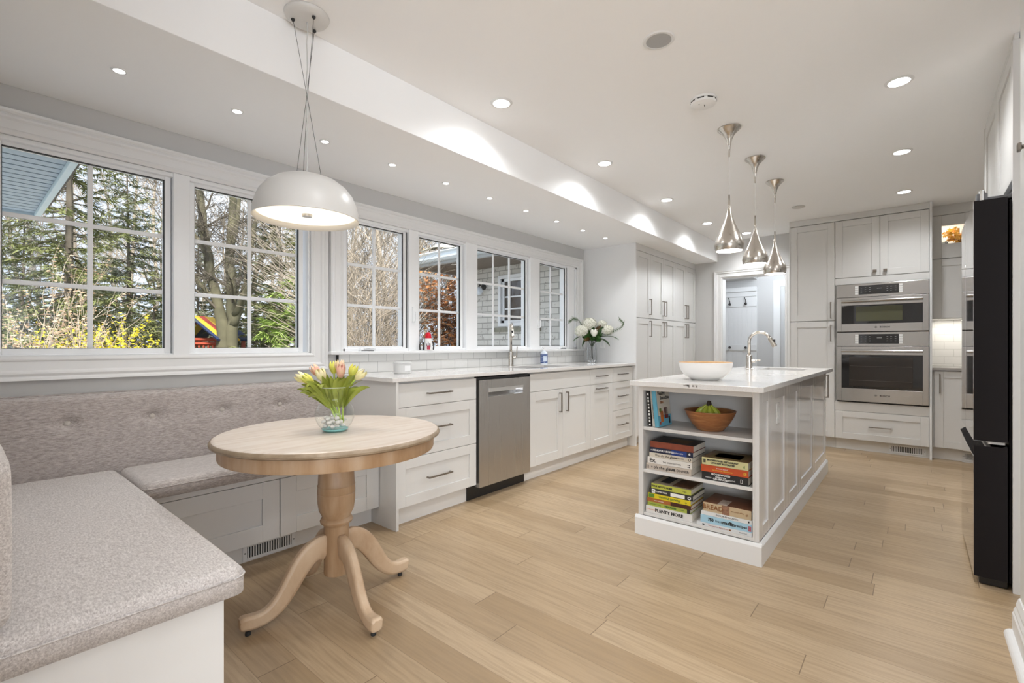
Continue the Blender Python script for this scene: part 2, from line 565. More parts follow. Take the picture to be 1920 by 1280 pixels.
M['grille'] = plain('speaker_mesh', (0.42, 0.42, 0.42), 0.7, bump=0.5, bscale=900)
M['rubber'] = plain('black_rubber', (0.02, 0.02, 0.02), 0.7)
M['ceramic'] = plain('ceramic_grey', (0.62, 0.62, 0.61), 0.35)
M['paper'] = plain('paper_pages', (0.74, 0.70, 0.62), 0.8, var=0.08, vscale=200)
M['leaf'] = plain('tulip_leaf', (0.27, 0.31, 0.045), 0.38, var=0.55, vscale=22, sss=0.15)
M['stem'] = plain('tulip_stem', (0.38, 0.50, 0.08), 0.45, var=0.2, vscale=10)
M['leaf_dark'] = plain('dark_leaf', (0.035, 0.09, 0.02), 0.35, var=0.5, vscale=12)
M['cotton'] = plain('hydrangea_white', (0.80, 0.79, 0.70), 0.7, var=0.08, vscale=40)

def c(h):
    """sRGB 0-255 triple to linear"""
    return tuple(((v / 255) / 12.92 if v <= 10.3 else (((v / 255) + 0.055) / 1.055) ** 2.4) for v in h)
# ================================================================== the room
fl = MB().box(-4.2, 9.6, -3.2, 4.4 - 1.2, -0.06, 0.0)
struct('floor', fl, M['floor'])

# window wall with two openings
W1 = (0.085, 1.545, 1.055, 2.045)      # x0 x1 z0 z1 of the left opening
W2 = (1.765, 4.765, 1.075, 2.03)
mb = MB()
mb.box(-0.25, XF + 0.2, YW, YW + 0.2, -0.06, W1[2])
mb.box(-0.25, XF + 0.2, YW, YW + 0.2, W1[3], ZC + 0.1)
mb.box(-0.25, W1[0], YW, YW + 0.2, W1[2], W1[3])
mb.box(W1[1], W2[0], YW, YW + 0.2, W1[2], W1[3])
mb.box(W2[1], XF + 0.2, YW, YW + 0.2, W1[2], W1[3])
mb.box(W2[0], W2[1], YW, YW + 0.2, W1[2], W2[2])
mb.box(W2[0], W2[1], YW, YW + 0.2, W2[3], W1[3])
struct('wall_left', mb, M['wall'])

# ceilings
struct('ceiling', MB().box(-4.2, XF + 0.2, -3.2, YW + 0.2, ZC, ZC + 0.12), M['ceiling'])
struct('ceiling_soffit', MB().box(-0.05, XF, YB, YW, ZS, ZC), M['ceiling'], bevel=0.003)

# far wall with doorway
DY0, DY1, DZ = 1.25, 2.02, 2.035
mb = MB()
mb.box(XF, XF + 0.12, -3.2, DY0, -0.06, ZC)
mb.box(XF, XF + 0.12, DY1, YW, -0.06, ZC)
mb.box(XF, XF + 0.12, DY0, DY1, DZ, ZC)
struct('wall_far', mb, M['wall'])
# right wall behind the fridge, pantry return, near wall end
struct('wall_right', MB().box(3.05, XF, YR - 0.12, YR, 0, ZC), M['wall'])
NX = 2.66
mb = MB().box(1.2, NX, -0.55, -0.305, 0, ZC)
struct('wall_near', mb, M['trim'])
struct('wall_side', MB().box(-0.22, -0.05, 1.0, YW, 0, ZC), M['wall'])
struct('wall_left.001', MB().box(-4.2, -0.22, 1.0, 1.15, 0, ZC), M['wall'])
# back wall and right wall of the open room behind the camera, with wide openings added for the fill lamps
mb = MB()
mb.box(XB - 0.15, XB, -3.2, -2.9, 0, ZC).box(XB - 0.15, XB, -1.3, 1.15, 0, ZC)
mb.box(XB - 0.15, XB, -2.9, -1.3, 0, 0.3).box(XB - 0.15, XB, -2.9, -1.3, 2.3, ZC)
struct('wall_back', mb, M['wall'])
mb = MB().box(-4.2, -3.2, -3.2, -3.05, 0, ZC).box(1.0, XF, -3.2, -3.05, 0, ZC).box(-3.2, 1.0, -3.2, -3.05, 0, 0.3).box(-3.2, 1.0, -3.2, -3.05, 2.3, ZC)
struct('wall_right.001', mb, M['wall'])
struct('wall_right.002', MB().box(NX, 3.05, YR - 0.12, YR, 0, ZC), M['wall'])

def profile_frame(mb, x0, x1, z0, z1, prof, y, sides='LRTB', sgn=-1):
    """mitred casing round a rectangle on a wall at y; prof = [(distance outward, protrusion)...]"""
    prof = [(0, 0)] + prof + [(prof[-1][0], 0)]
    def corner(cx, cz, sx, sz):
        return [(cx + sx * d, y + sgn * h, cz + sz * d) for d, h in prof]
    C = {'TL': corner(x0, z1, -1, 1), 'TR': corner(x1, z1, 1, 1), 'BL': corner(x0, z0, -1, -1), 'BR': corner(x1, z0, 1, -1)}
    if 'B' not in sides:
        C['BL'] = [(x0 - d, y + sgn * h, z0) for d, h in prof]
        C['BR'] = [(x1 + d, y + sgn * h, z0) for d, h in prof]
    seg = {'T': ('TL', 'TR'), 'B': ('BR', 'BL'), 'L': ('BL', 'TL'), 'R': ('TR', 'BR')}
    for s_ in sides:
        A, B = C[seg[s_][0]], C[seg[s_][1]]
        va = [mb.b.verts.new(p) for p in A]
        vb = [mb.b.verts.new(p) for p in B]
        for i in range(len(prof) - 1):
            mb.b.faces.new((va[i], va[i + 1], vb[i + 1], vb[i]))
        mb.b.faces.new(va); mb.b.faces.new(vb[::-1])
    return mb

CASE = [(0.0, 0.010), (0.012, 0.016), (0.018, 0.016), (0.024, 0.012), (0.062, 0.014), (0.070, 0.022), (0.078, 0.024), (0.090, 0.018), (0.098, 0.026), (0.108, 0.028)]
struct('trim_1', profile_frame(MB(), W1[0], W1[1] - 0.01, 1.07, W1[3], CASE, YW), M['trim'], label='white moulded casing round the left window', smooth=False)
mb = profile_frame(MB(), W2[0], W2[1], 1.075, W2[3], [(d * 0.93, h) for d, h in CASE], YW, 'LRT')
struct('trim_2', mb, M['trim'], label='white moulded casing round the long kitchen window')
# sill board
mb = MB().box(1.645, 4.885, 2.975, YW + 0.06, 1.055, 1.078)
struct('window_sill', mb, M['trim'], bevel=0.006, label='white sill board under the long kitchen window')

def window(name, label, opening, units, mull):
    """opening in the wall; units = (glass x0, x1, z0, z1, number of vertical bars, casement)"""
    x0, x1, z0, z1 = opening
    fr = MB()
    ya, yb = 3.045, 3.16
    d = 0.022
    fr.box(x0, x0 + d, ya, yb, z0, z1).box(x1 - d, x1, ya, yb, z0, z1)
    fr.box(x0, x1, ya, yb, z1 - d, z1).box(x0, x1, ya, yb, z0, z0 + d)
    for a, b_ in mull:
        fr.box(a, b_, 3.035, yb, z0, z1)
    root = fr.build(name, M['vinyl'], None, (x0, ya, z0), bevel=0.003)
    root['kind'] = 'structure'
    root['label'] = label
    for (g0, g1, h0, h1, nb, case) in units:
        sx = 0.034 if case else 0.028
        t = MB()
        s0, s1, q0, q1 = g0 - sx, g1 + sx, h0 - 0.034, h1 + 0.030
        ys, ye = (3.062, 3.125) if case else (3.070, 3.12)
        t.box(s0, g0, ys, ye, q0, q1).box(g1, s1, ys, ye, q0, q1)
        t.box(g0, g1, ys, ye, q0, h0).box(g0, g1, ys, ye, h1, q1)
        sa = t.build('sash', M['vinyl'], root, bevel=0.003)
        gk = MB()
        e = 0.004
        gk.box(g0 - e, g0, ys - 0.0012, ys + .01, h0, h1).box(g1, g1 + e, ys - 0.0012, ys + .01, h0 - e, h1 + e) if case else gk.box(g0, g0 + e * .6, ys + 0.004, ys + .02, h0, h1).box(g1 - e, g1, ys + .004, ys + .02, h0, h1)
        gk.box(g0, g1, ys + .004, ys + .02, h1 - e, h1).box(g0, g1, ys + 0.004, ys + .02, h0, h0 + e * .5)
        if case:
            gk.box(s1, s1 + 0.004, ys - 0.002, ys + 0.02, q0, q1).box(s0, s1, ys - 0.002, ys + 0.02, q1, q1 + 0.004)
        gk.build('gasket', M['gasket'], sa)
        bars = MB()
        wd = 0.021
        for k in range(nb):
            xx = g0 + (g1 - g0) * (k + 1) / (nb + 1)
            bars.box(xx - wd / 2, xx + wd / 2, 3.088, 3.100, h0, h1)
        for k in (1, 2):
            zz = h0 + (h1 - h0) * k / 3
            bars.box(g0, g1, 3.0885, 3.0995, zz - wd / 2, zz + wd / 2)
        bars.build('glazing_bars', M['vinyl'], sa, bevel=0.003)
        MB().box(g0 - 0.002, g1 + 0.002, 3.0935, 3.0955, h0 - 0.002, h1 + 0.002).build('glass_pane', M['glass'], sa)
        if case:
            lx = s1 + 0.045 if g0 < 3 else s0 - 0.045
            lk = MB().box(lx - 0.008, lx + 0.008, 3.022, 3.036, 1.30, 1.42).tube([(lx, 3.02, 1.30), (lx + .004, 3.0, 1.31), (lx + .006, 3.0, 1.38)], 0.006, 6)
            lk.build('sash_lock', M['vinyl'], root, smooth='auto')
            cx = g0 + (g1 - g0) * (0.28 if g0 < 3 else 0.80)
            cr = MB()
            cr.prism([(cx - 0.06, 1.079), (cx + 0.06, 1.079), (cx + 0.045, 1.10), (cx - 0.02, 1.106), (cx - 0.05, 1.098)], 'y', 3.015, 3.055)
            cr.tube([(cx - 0.03, 3.012, 1.098), (cx + 0.03, 3.008, 1.102), (cx + 0.062, 3.01, 1.096)], [0.008, 0.006, 0.008], 8)
            ck = cr.build('crank', M['vinyl'], root, bevel=0.002, smooth='auto')
            MB().box(cx - 0.05, cx + 0.05, 3.012, 3.05, 1.0782, 1.0792 + 0.003).build('crank_shadow_gap', M['gasket'], ck)
    return root

window('window_1', 'white two-unit window over the corner bench, left of the hanging lamp', W1,
       [(0.147, 0.745, 1.104, 2.005, 1, False), (0.884, 1.472, 1.104, 2.005, 1, False)], [(0.776, 0.852)])
window('window_2', 'long white four-unit window over the kitchen counter', W2,
       [(1.815, 2.288, 1.112, 1.995, 1, True), (2.461, 2.918, 1.112, 1.995, 1, False), (3.132, 3.837, 1.112, 1.995, 2, False), (4.074, 4.538, 1.112, 1.995, 1, True)],
       [(2.333, 2.425), (2.953, 3.096), (3.873, 4.035), (4.58, 4.70)])

# unseen window frames added behind the camera around the fill lamps
fr = MB()
for y in (-2.9, -2.125, -1.35):
    fr.box(XB - 0.12, XB - 0.06, y, y + 0.05, 0.3, 2.3)
fr.box(XB - 0.12, XB - 0.06, -2.9, -1.3, 0.30, 0.35).box(XB - 0.12, XB - 0.06, -2.9, -1.3, 2.25, 2.3)
struct('added_window_3', fr, M['vinyl'])
fr = MB()
for x in (-3.2, -1.82, -0.43, 0.95):
    fr.box(x, x + 0.05, -3.16, -3.10, 0.3, 2.3)
fr.box(-3.2, 1.0, -3.16, -3.10, 0.30, 0.35).box(-3.2, 1.0, -3.16, -3.10, 2.25, 2.3)
struct('added_window_4', fr, M['vinyl'])

# doorway casing in the far wall, baseboards
def yz_frame(mb, y0, y1, z0, z1, prof, x, sides='LRT', sgn=-1):
    t = MB()
    profile_frame(t, y0, y1, z0, z1, prof, 0, sides, sgn)
    vm = {}
    for v in t.b.verts:
        vm[v] = mb.b.verts.new((x + v.co.y, v.co.x, v.co.z))
    for f in t.b.faces:
        mb.b.faces.new([vm[v] for v in f.verts])
    t.b.free()
    return mb
dc = yz_frame(MB(), DY0, DY1, 0, DZ, [(d * 0.84, h) for d, h in CASE], XF)
dc.box(XF, XF + 0.13, DY0, DY0 + 0.012, 0, DZ).box(XF, XF + 0.13, DY1 - 0.012, DY1, 0, DZ).box(XF, XF + 0.13, DY0 + 0.012, DY1 - 0.012, DZ - 0.012, DZ)
struct('door_1', dc, M['trim'], label='white moulded casing of the open doorway to the mudroom')
struct('baseboard_far', MB().box(XF - 0.015, XF, 2.13, 2.37, 0, 0.12), M['trim'])
struct('baseboard_side', MB().box(XF + 0.12, XF + 0.135, 0.3, 1.1, 0, 0.12), M['trim'])
# near wall end: tall moulded baseboard and quarter round, returned round the corner
prof = [(0, 0), (0.022, 0), (0.022, 0.085), (0.018, 0.092), (0.018, 0.10), (0.012, 0.112), (0.012, 0.122), (0.0075, 0.135), (0.004, 0.145), (0, 0.147)]
mb = MB()
mb.prism([(-0.305 + d, z) for d, z in prof], 'x', 1.2, NX + 0.004)
struct('baseboard_near', mb, M['trim'], label='tall white moulded baseboard at the right edge')
q = [(0, 0)] + [(0.024 * math.cos(a * PI / 12), 0.024 * math.sin(a * PI / 12)) for a in range(7)]
struct('trim_3', MB().prism([(-0.283 + d, z) for d, z in q], 'x', 1.2, NX - 0.004), M['trim'], label='white shoe moulding at the foot of the baseboard at the right edge')

# tiles
mb = MB().box(1.73, 4.918, YW - 0.008, YW - 0.0005, CT1, 1.055).box(4.872, 4.918, YW - 0.008, YW - 0.0005, 1.055, 1.43)
t = mb.build('tile_backsplash', M['tile'], None, (0, 0, 0))
tag(t, 'white subway tile backsplash between the long counter and the window sill', 'backsplash', kind='structure')
MB().box(1.715, 1.730, YW - 0.012, YW - 0.0005, 0.985, 1.054).build('tile_edge', M['black'], t)
# mudroom beyond the doorway
struct('wall_mudroom', MB().box(8.40, 8.5, 0.2, 3.2, 0, ZC).box(XF + .12, 8.4, 3.1, 3.2, 0, ZC).box(XF + .12, 8.4, 0.2, 0.3, 0, ZC), M['wall'])
struct('ceiling_mudroom', MB().box(XF + 0.12, 8.5, 0.2, 3.2, 2.45, 2.57), M['ceiling'])
light('mudroom_light', 'POINT', (7.5, 1.5, 2.2), 20, (0.85, 0.92, 1.0), shadow_soft_size=0.25)
d2 = yz_frame(MB(), 0.7, 1.62, 0, 2.04, [(0, .012), (.095, .02)], 8.40)
struct('door_2', d2, M['trim'], label='white casing of the door inside the mudroom')
MB().box(8.36, 8.399, 0.72, 1.60, 0.01, 2.03).build('door_panel', plain('grey_door', (0.55, 0.56, 0.56), 0.4), bpy.data.objects['door_2'])
# ================================================================== cabinetry
def fbox(mb, Fr, a0, a1, z0, z1, n0, n1):
    k, p = Fr
    if k == 'Y-': mb.box(a0, a1, p - n1, p - n0, z0, z1)
    elif k == 'Y+': mb.box(a0, a1, p + n0, p + n1, z0, z1)
    elif k == 'X-': mb.box(p - n1, p - n0, a0, a1, z0, z1)
    return mb
def fpt(Fr, a, z, n):
    k, p = Fr
    return (a, p - n, z) if k == 'Y-' else ((a, p + n, z) if k == 'Y+' else (p - n, a, z))

def front(Fr, a0, a1, z0, z1, parent, name='door', rail=0.065, rec=0.008, mat=None, flat=False, railz=None):
    """door or drawer front: stiles, rails and a sunk panel in one mesh, face on the plane"""
    g = 0.0015
    a0 += g; a1 -= g; z0 += g; z1 -= g
    rz = railz or rail
    mb = MB()
    if flat:
        fbox(mb, Fr, a0, a1, z0, z1, -0.02, 0)
    else:
        fbox(mb, Fr, a0, a0 + rail, z0, z1, -0.02, 0); fbox(mb, Fr, a1 - rail, a1, z0, z1, -0.02, 0)
        fbox(mb, Fr, a0 + rail, a1 - rail, z0, z0 + rz, -0.02, 0); fbox(mb, Fr, a0 + rail, a1 - rail, z1 - rz, z1, -0.02, 0)
        fbox(mb, Fr, a0 + rail, a1 - rail, z0 + rz, z1 - rz, -0.019, -rec)
    return mb.build(name, mat or M['cab'], parent, bevel=0.0018, seg=2)

def bar(Fr, a, z, L, vert, parent, mat=None, sq=0.010, out=0.032):
    mb = MB()
    h = L / 2
    s2 = sq / 2
    if vert:
        fbox(mb, Fr, a - s2, a + s2, z - h, z + h, out - sq, out)
        fbox(mb, Fr, a - s2, a + s2, z - h, z - h + sq, 0, out - sq); fbox(mb, Fr, a - s2, a + s2, z + h - sq, z + h, 0, out - sq)
    else:
        fbox(mb, Fr, a - h, a + h, z - s2, z + s2, out - sq, out)
        fbox(mb, Fr, a - h, a - h + sq, z - s2, z + s2, 0, out - sq); fbox(mb, Fr, a + h - sq, a + h, z - s2, z + s2, 0, out - sq)
    return mb.build('handle', mat or M['handle'], parent, bevel=0.002)

def carcass(Fr, a0, a1, z0, z1, depth, parent, toe=True, toe_n=0.067, shelfz=None):
    t = 0.016
    mb = MB()
    fbox(mb, Fr, a0, a0 + t, z0, z1, -depth, -0.022); fbox(mb, Fr, a1 - t, a1, z0, z1, -depth, -0.022)
    fbox(mb, Fr, a0 + t, a1 - t, z0, z0 + t, -depth, -0.022)
    fbox(mb, Fr, a0 + t, a1 - t, z1 - 0.05, z1, -0.05, -0.022)
    fbox(mb, Fr, a0 + t, a1 - t, z0 + t, z1 - .05, -0.030, -0.024)
    mb.build('body', M['cab'], parent)
    if toe:
        fbox(MB(), Fr, a0, a1, 0.0, z0, -toe_n - 0.012, -toe_n).build('toe_kick', M['toe'], parent)

FY = ('Y-', YD)
ZT = 0.893
# left drawer unit
t = thing('drawer_cabinet', 'white base cabinet with three wide drawers at the left end of the long counter', 'cabinet', (2.09, 2.7, 0))
carcass(FY, 1.752, 2.437, 0.12, ZT, 0.62, t)
MB().box(1.732, 1.751, YD - 0.02, YW - 0.001, 0, CT0 - 0.0005).build('end_panel', M['cab'], t, bevel=0.001)
for z0, z1, fl_, hz in ((0.12, 0.42, False, 0.272), (0.42, 0.735, False, 0.59), (0.735, 0.885, True, 0.812)):
    d = front(FY, 1.752, 2.437, z0, z1, t, 'drawer', flat=fl_)
    bar(FY, 2.083, hz, 0.205, False, d)
# dishwasher
t = thing('dishwasher', 'stainless steel dishwasher with a recessed pocket handle under the long counter', 'dishwasher', (2.75, 2.7, 0))
MB().box(2.444, 3.054, YD + 0.035, YW - 0.03, 0.10, 0.885).build('body', M['black'], t)
mb = MB()
hx0, hx1, hz0, hz1 = 2.552, 2.952, 0.742, 0.806
yf, yb_ = YD - 0.012, YD + 0.03
mb.box(2.455, hx0, yf, yb_, 0.095, 0.868).box(hx1, 3.045, yf, yb_, 0.095, 0.868)
mb.box(hx0, hx1, yf, yb_, 0.095, hz0).box(hx0, hx1, yf, yb_, hz1, 0.868)
dd = mb.build('door', M['steel_v'], t, bevel=0.002)
mb = MB().box(hx0, hx1, yb_ - 0.004, yb_ - 0.002, hz0, hz1)
mb.prism([(yf + 0.004, hz0), (yb_ - 0.005, hz0), (yb_ - 0.005, hz0 + 0.028)], 'x', hx0 + .002, hx1 - .002)
mb.box(hx0, hx1, yf - 0.003, yf + 0.012, hz1 - 0.020, hz1)
mb.build('pocket_handle', M['chrome'], dd)
MB().box(2.40, 3.054, YD + 0.060, YD + 0.075, 0.002, 0.098).build('toe_kick', M['black'], t)
MB().box(2.440, 3.056, YD + 0.005, YD + 0.03, 0.871, 0.888).box(3.047, 3.056, YD + 0.0, YD + 0.03, 0.12, 0.888).build('top_seal', M['black'], t)
# sink cabinet
t = thing('sink_cabinet', 'white two-door base cabinet under the window sink, right of the dishwasher', 'cabinet', (3.53, 2.7, 0))
carcass(FY, 3.058, 4.0, 0.12, ZT, 0.62, t)
front(FY, 3.058, 4.0, 0.735, 0.885, t, 'false_front', flat=True)
d = front(FY, 3.058, 3.529, 0.12, 0.735, t, 'door', 0.075); bar(FY, 3.475, 0.617, 0.175, True, d)
d = front(FY, 3.529, 4.0, 0.12, 0.735, t, 'door', 0.075); bar(FY, 3.583, 0.617, 0.175, True, d)
# narrow pull-out
t = thing('pull_out_cabinet', 'narrow white base cabinet with one drawer over a tall pull-out door', 'cabinet', (4.22, 2.7, 0))
carcass(FY, 4.001, 4.447, 0.12, ZT, 0.62, t)
d = front(FY, 4.001, 4.447, 0.735, 0.885, t, 'drawer', flat=True); bar(FY, 4.20, 0.815, 0.20, False, d)
d = front(FY, 4.001, 4.447, 0.12, 0.735, t, 'door', 0.075); bar(FY, 4.20, 0.692, 0.20, False, d)
# right drawer unit
t = thing('drawer_cabinet', 'narrow white base cabinet with three drawers next to the tall pantry', 'cabinet', (4.68, 2.7, 0))
carcass(FY, 4.448, 4.905, 0.12, ZT, 0.62, t)
for z0, z1, fl_, hz in ((0.12, 0.434, False, 0.28), (0.434, 0.735, False, 0.583), (0.735, 0.885, True, 0.815)):
    d = front(FY, 4.448, 4.905, z0, z1, t, 'drawer', flat=fl_)
    bar(FY, 4.65, hz, 0.20, False, d)

# worktop with sink cut-out
mb = MB()
sx0, sx1, sy0, sy1 = 3.17, 3.90, 2.52, 2.88
mb.box(1.705, sx0, YD - 0.025, YW - 0.010, CT0, CT1).box(sx1, 4.918, YD - 0.025, YW - 0.010, CT0, CT1)
mb.box(sx0, sx1, YD - 0.025, sy0, CT0, CT1).box(sx0, sx1, sy1, YW - 0.010, CT0, CT1)
o = mb.build('countertop', M['quartz'], None, (3.3, 2.7, CT0), bevel=0.002)
tag(o, 'long pale quartz countertop under the kitchen window', 'countertop')

def sink(x0, x1, y0, y1, label, zt=0.0):
    mb = MB()
    z1, z0 = CT0 + zt - 0.001, CT0 + zt - 0.19
    e = 0.012
    mb.box(x0 - e, x0, y0 - e, y1 + e, z0, z1).box(x1, x1 + e, y0 - e, y1 + e, z0, z1)
    mb.box(x0, x1, y0 - e, y0, z0, z1).box(x0, x1, y1, y1 + e, z0, z1)
    mb.box(x0, x1, y0, y1, z0 - 0.003, z0)
    o = mb.build('sink', M['steel'], None, ((x0 + x1) / 2, (y0 + y1) / 2, z0))
    tag(o, label, 'sink')
    MB().lathe(((x0 + x1) / 2, (y0 + y1) / 2, z0), [(0.045, 0.0005), (0.045, 0.004), (0.03, 0.003), (0.03, 0.001)], 20).build('drain', M['chrome'], o, smooth='auto')
sink(sx0, sx1, sy0, sy1, 'undermounted steel sink in the long counter under the window')

def faucet(x, y, label, ang, reach, height, body_h, hand, zb=None, rise=0.006, ll=0.11):
    zb = CT1 if zb is None else zb
    t = thing('faucet', label, 'faucet', (x, y, zb))
    d = Vector((math.cos(ang), math.sin(ang), 0))
    o0 = Vector((x, y, zb))
    MB().lathe(o0, [(0.028, 0.0), (0.028, 0.006), (0.024, 0.010), (0.024, body_h), (0.021, body_h + 0.004), (0.016, body_h + 0.006)], 28).build('base', M['nickel'], t, smooth='auto')
    pts = []
    r = reach / 2
    ztop = height - r
    pts.append(o0 + Vector((0, 0, body_h)))
    pts.append(o0 + Vector((0, 0, ztop)))
    for i in range(1, 15):
        a = PI * i / 15 * 0.93
        pts.append(o0 + d * (r - r * math.cos(a)) + Vector((0, 0, ztop + r * math.sin(a))))
    MB().tube(pts, 0.0125, 16).build('spout', M['nickel'], t, smooth=True)
    e, dr = pts[-1], (pts[-1] - pts[-2]).normalized()
    hd = MB().tube([e, e + dr * 0.004, e + dr * 0.03, e + dr * 0.078, e + dr * 0.082], [0.0128, 0.016, 0.0165, 0.0195, 0.017], 18).build('spray_head', M['nickel'], t, smooth='auto')
    side = d.cross(Vector((0, 0, 1)))
    MB().obox(e + dr * 0.035 + d * 0.018, (0.010, 0.014, 0.034), Matrix((side, d, dr)).transposed() if False else Matrix.Identity(3)).build('spray_button', M['black'], hd, bevel=0.002)
    hv = Vector((math.cos(hand), math.sin(hand), 0))
    p = o0 + Vector((0, 0, body_h * 0.62))
    lv = MB().tube([p + hv * 0.02, p + hv * 0.045], [0.017, 0.015], 16)
    lv.tube([p + hv * 0.045, p + hv * 0.05 + Vector((0, 0, 0.004)), p + hv * ll + Vector((0, 0, rise))], [0.006, 0.005, 0.0045], 8)
    lv.build('lever', M['nickel'], t, smooth='auto')
    return t
faucet(3.44, 2.93, 'satin steel gooseneck faucet behind the window sink', math.atan2(-2.93, -3.44) + 0.06, 0.17, 0.395, 0.135, math.atan2(-0.7627, 0.6467), rise=0.10, ll=0.06)

# ------------------------------------------------------------------ pantry wall units
t0 = 0.37
FP = ('Y-', 2.373)
edges = [4.94 + 0.371 * i for i in range(6)]
def pantry(i0, i1, label, sides):
    x0, x1 = edges[i0], edges[i1]
    t = thing('pantry_cabinet', label, 'cabinet', ((x0 + x1) / 2, 2.7, 0), None)
    MB().box(x0 + .001, x1 - .001, 2.395, YW - 0.001, 0.10, ZS - 0.075).box(x0, x1, 2.45, 2.46, 0, 0.10).build('body', M['cab'], t)
    for i in range(i0, i1):
        a, b_ = edges[i], edges[i + 1]
        for z0, z1, hz in ((0.10, 1.428, 1.31), (1.432, ZS - 0.078, 1.565)):
            d = front(FP, a, b_, z0, z1, t, 'door', 0.062)
            s_ = sides[i - i0]
            bar(FP, b_ - 0.035 if s_ == 'R' else a + 0.035, hz, 0.185, True, d, out=0.034)
    return t
p1 = pantry(0, 1, 'tall white single-door pantry cabinet at the end of the long counter', 'R')
MB().box(4.92, 4.9395, 2.372, YW - 0.001, 0, ZS - 0.001).build('side_panel', M['trim'], p1)
pantry(1, 3, 'tall white two-door pantry cabinet in the middle of the pantry wall', 'RL')
pantry(3, 5, 'tall white two-door pantry cabinet closest to the mudroom doorway', 'RL')
o = MB().box(4.94, 6.797, 2.374, 2.40, ZS - 0.075, ZS - 0.001).build('cabinet_fascia', M['cab'], None, (5.8, 2.38, ZS - 0.07))
tag(o, 'white fascia board over the pantry doors, under the lowered ceiling', 'fascia')

# ------------------------------------------------------------------ oven wall
XO = 6.206
FO = ('X-', XO)
DEP = XF - XO - 0.002
t = thing('tall_cabinet', 'tall white cabinet with two long doors, left of the ovens', 'cabinet', (6.5, 0.88, 0))
MB().box(XO + 0.022, XF - .001, 0.672, 1.098, 0.12, 2.46).box(XO + .075, XO + .09, 0.672, 1.098, 0, 0.12).build('body', M['cab'], t)
d = front(FO, 0.674, 1.096, 0.12, 1.383, t); bar(FO, 0.709, 1.252, 0.18, True, d)
d = front(FO, 0.674, 1.096, 1.387, 2.455, t); bar(FO, 0.709, 1.50, 0.18, True, d)
MB().box(XO + .001, XO + 0.021, 1.0965, 1.1075, 0, 2.46).build('side_filler', M['cab'], t)

t = thing('oven_cabinet', 'white built-in cabinet around the two stainless ovens, with a drawer below and two doors above', 'cabinet', (6.5, 0.28, 0))
mb = MB().box(XO + 0.022, XF - .001, 0.655, 0.671, 0.12, 2.46).box(XO + 0.022, XF - .001, -0.112, -0.098, 0.12, 2.46)
mb.box(XO + 0.022, XF - .001, -0.098, 0.655, 1.78, 2.46).box(XO + 0.022, XF - .001, -0.098, 0.655, 0.12, 0.505).box(XF - 0.03, XF - .001, -0.098, 0.655, 0.505, 1.78)
mb.build('body', M['cab'], t)
MB().box(XO + .075, XO + .09, -0.098, 0.671, 0, 0.12).build('toe_kick', M['toe'], t)
MB().box(XO - 0.016, XF - .001, -0.118, -0.1135, 0, ZC - .001).box(XO - 0.016, XO + 0.02, -0.1135, -0.099, 0, ZC - .001).build('end_panel', M['trim'], t, bevel=0.001)
d = front(FO, -0.098, 0.671, 0.12, 0.418, t, 'drawer'); bar(FO, 0.286, 0.268, 0.185, False, d)
for z0, z1 in ((0.42, 0.515), (1.768, 1.836)):
    MB().box(XO + 0.001, XO + 0.02, -0.098, 0.671, z0, z1).build('filler', M['cab'], t, bevel=0.001)
def knob(a, z, par):
    MB().box(XO - 0.018, XO, a - 0.007, a + 0.007, z - 0.007, z + 0.007).box(XO - 0.028, XO - 0.017, a - 0.016, a + 0.016, z - 0.014, z + 0.014).build('knob', M['handle'], par, bevel=0.002)
d = front(FO, 0.286, 0.671, 1.84, 2.455, t); knob(0.328, 1.888, d)
d = front(FO, -0.098, 0.286, 1.84, 2.455, t); knob(0.242, 1.888, d)
o = MB().box(XO + 0.004, XO + 0.03, -0.098, 1.1075, 2.4615, ZC - 0.001).build('cabinet_fascia', M['cab'], None, (XO, 0.5, 2.46), bevel=0.001)
tag(o, 'white crown fascia between the oven wall cabinets and the ceiling', 'fascia')

M['panel_mark'] = plain('display_mark', (0.6, 0.6, 0.6), 0.5)
M['steel_h'] = steel_mat('brushed_steel_lengthwise', scale=(300, 3, 300), rough=0.24)
def control(t, z0, z1, za, zb):
    """steel fascia with a black display and white key strips"""
    p = MB().box(XO - 0.012, XO + 0.10, -0.096, 0.656, z0, z1).build('control_panel', M['steel_h'], t, bevel=0.002)
    dsp = MB().box(XO - 0.014, XO - 0.012, 0.135, 0.462, za, zb).build('display', M['black_glass'], p)
    for y in (0.480, 0.118):
        k = MB()
        for i in range(4):
            h = (zb - za) / 4
            k.box(XO - 0.0145, XO - 0.012, y - 0.014, y + 0.014, za + h * i + .002, za + h * (i + 1) - .002)
        k.build('key_strip', M['white_plastic'], p)
    mk = MB()
    for y in (0.44, 0.405, 0.37, 0.225, 0.195, 0.16):
        for i in range(3):
            zz = za + (zb - za) * (0.3 + 0.22 * i)
            mk.box(XO - 0.0145, XO - 0.014, y - 0.006, y + 0.006, zz - .0012, zz + .0012)
    mk.box(XO - 0.0145, XO - 0.014, 0.27, 0.31, za + (zb - za) * .6, za + (zb - za) * .6 + .003)
    mk.build('display_marks', M['panel_mark'], dsp)
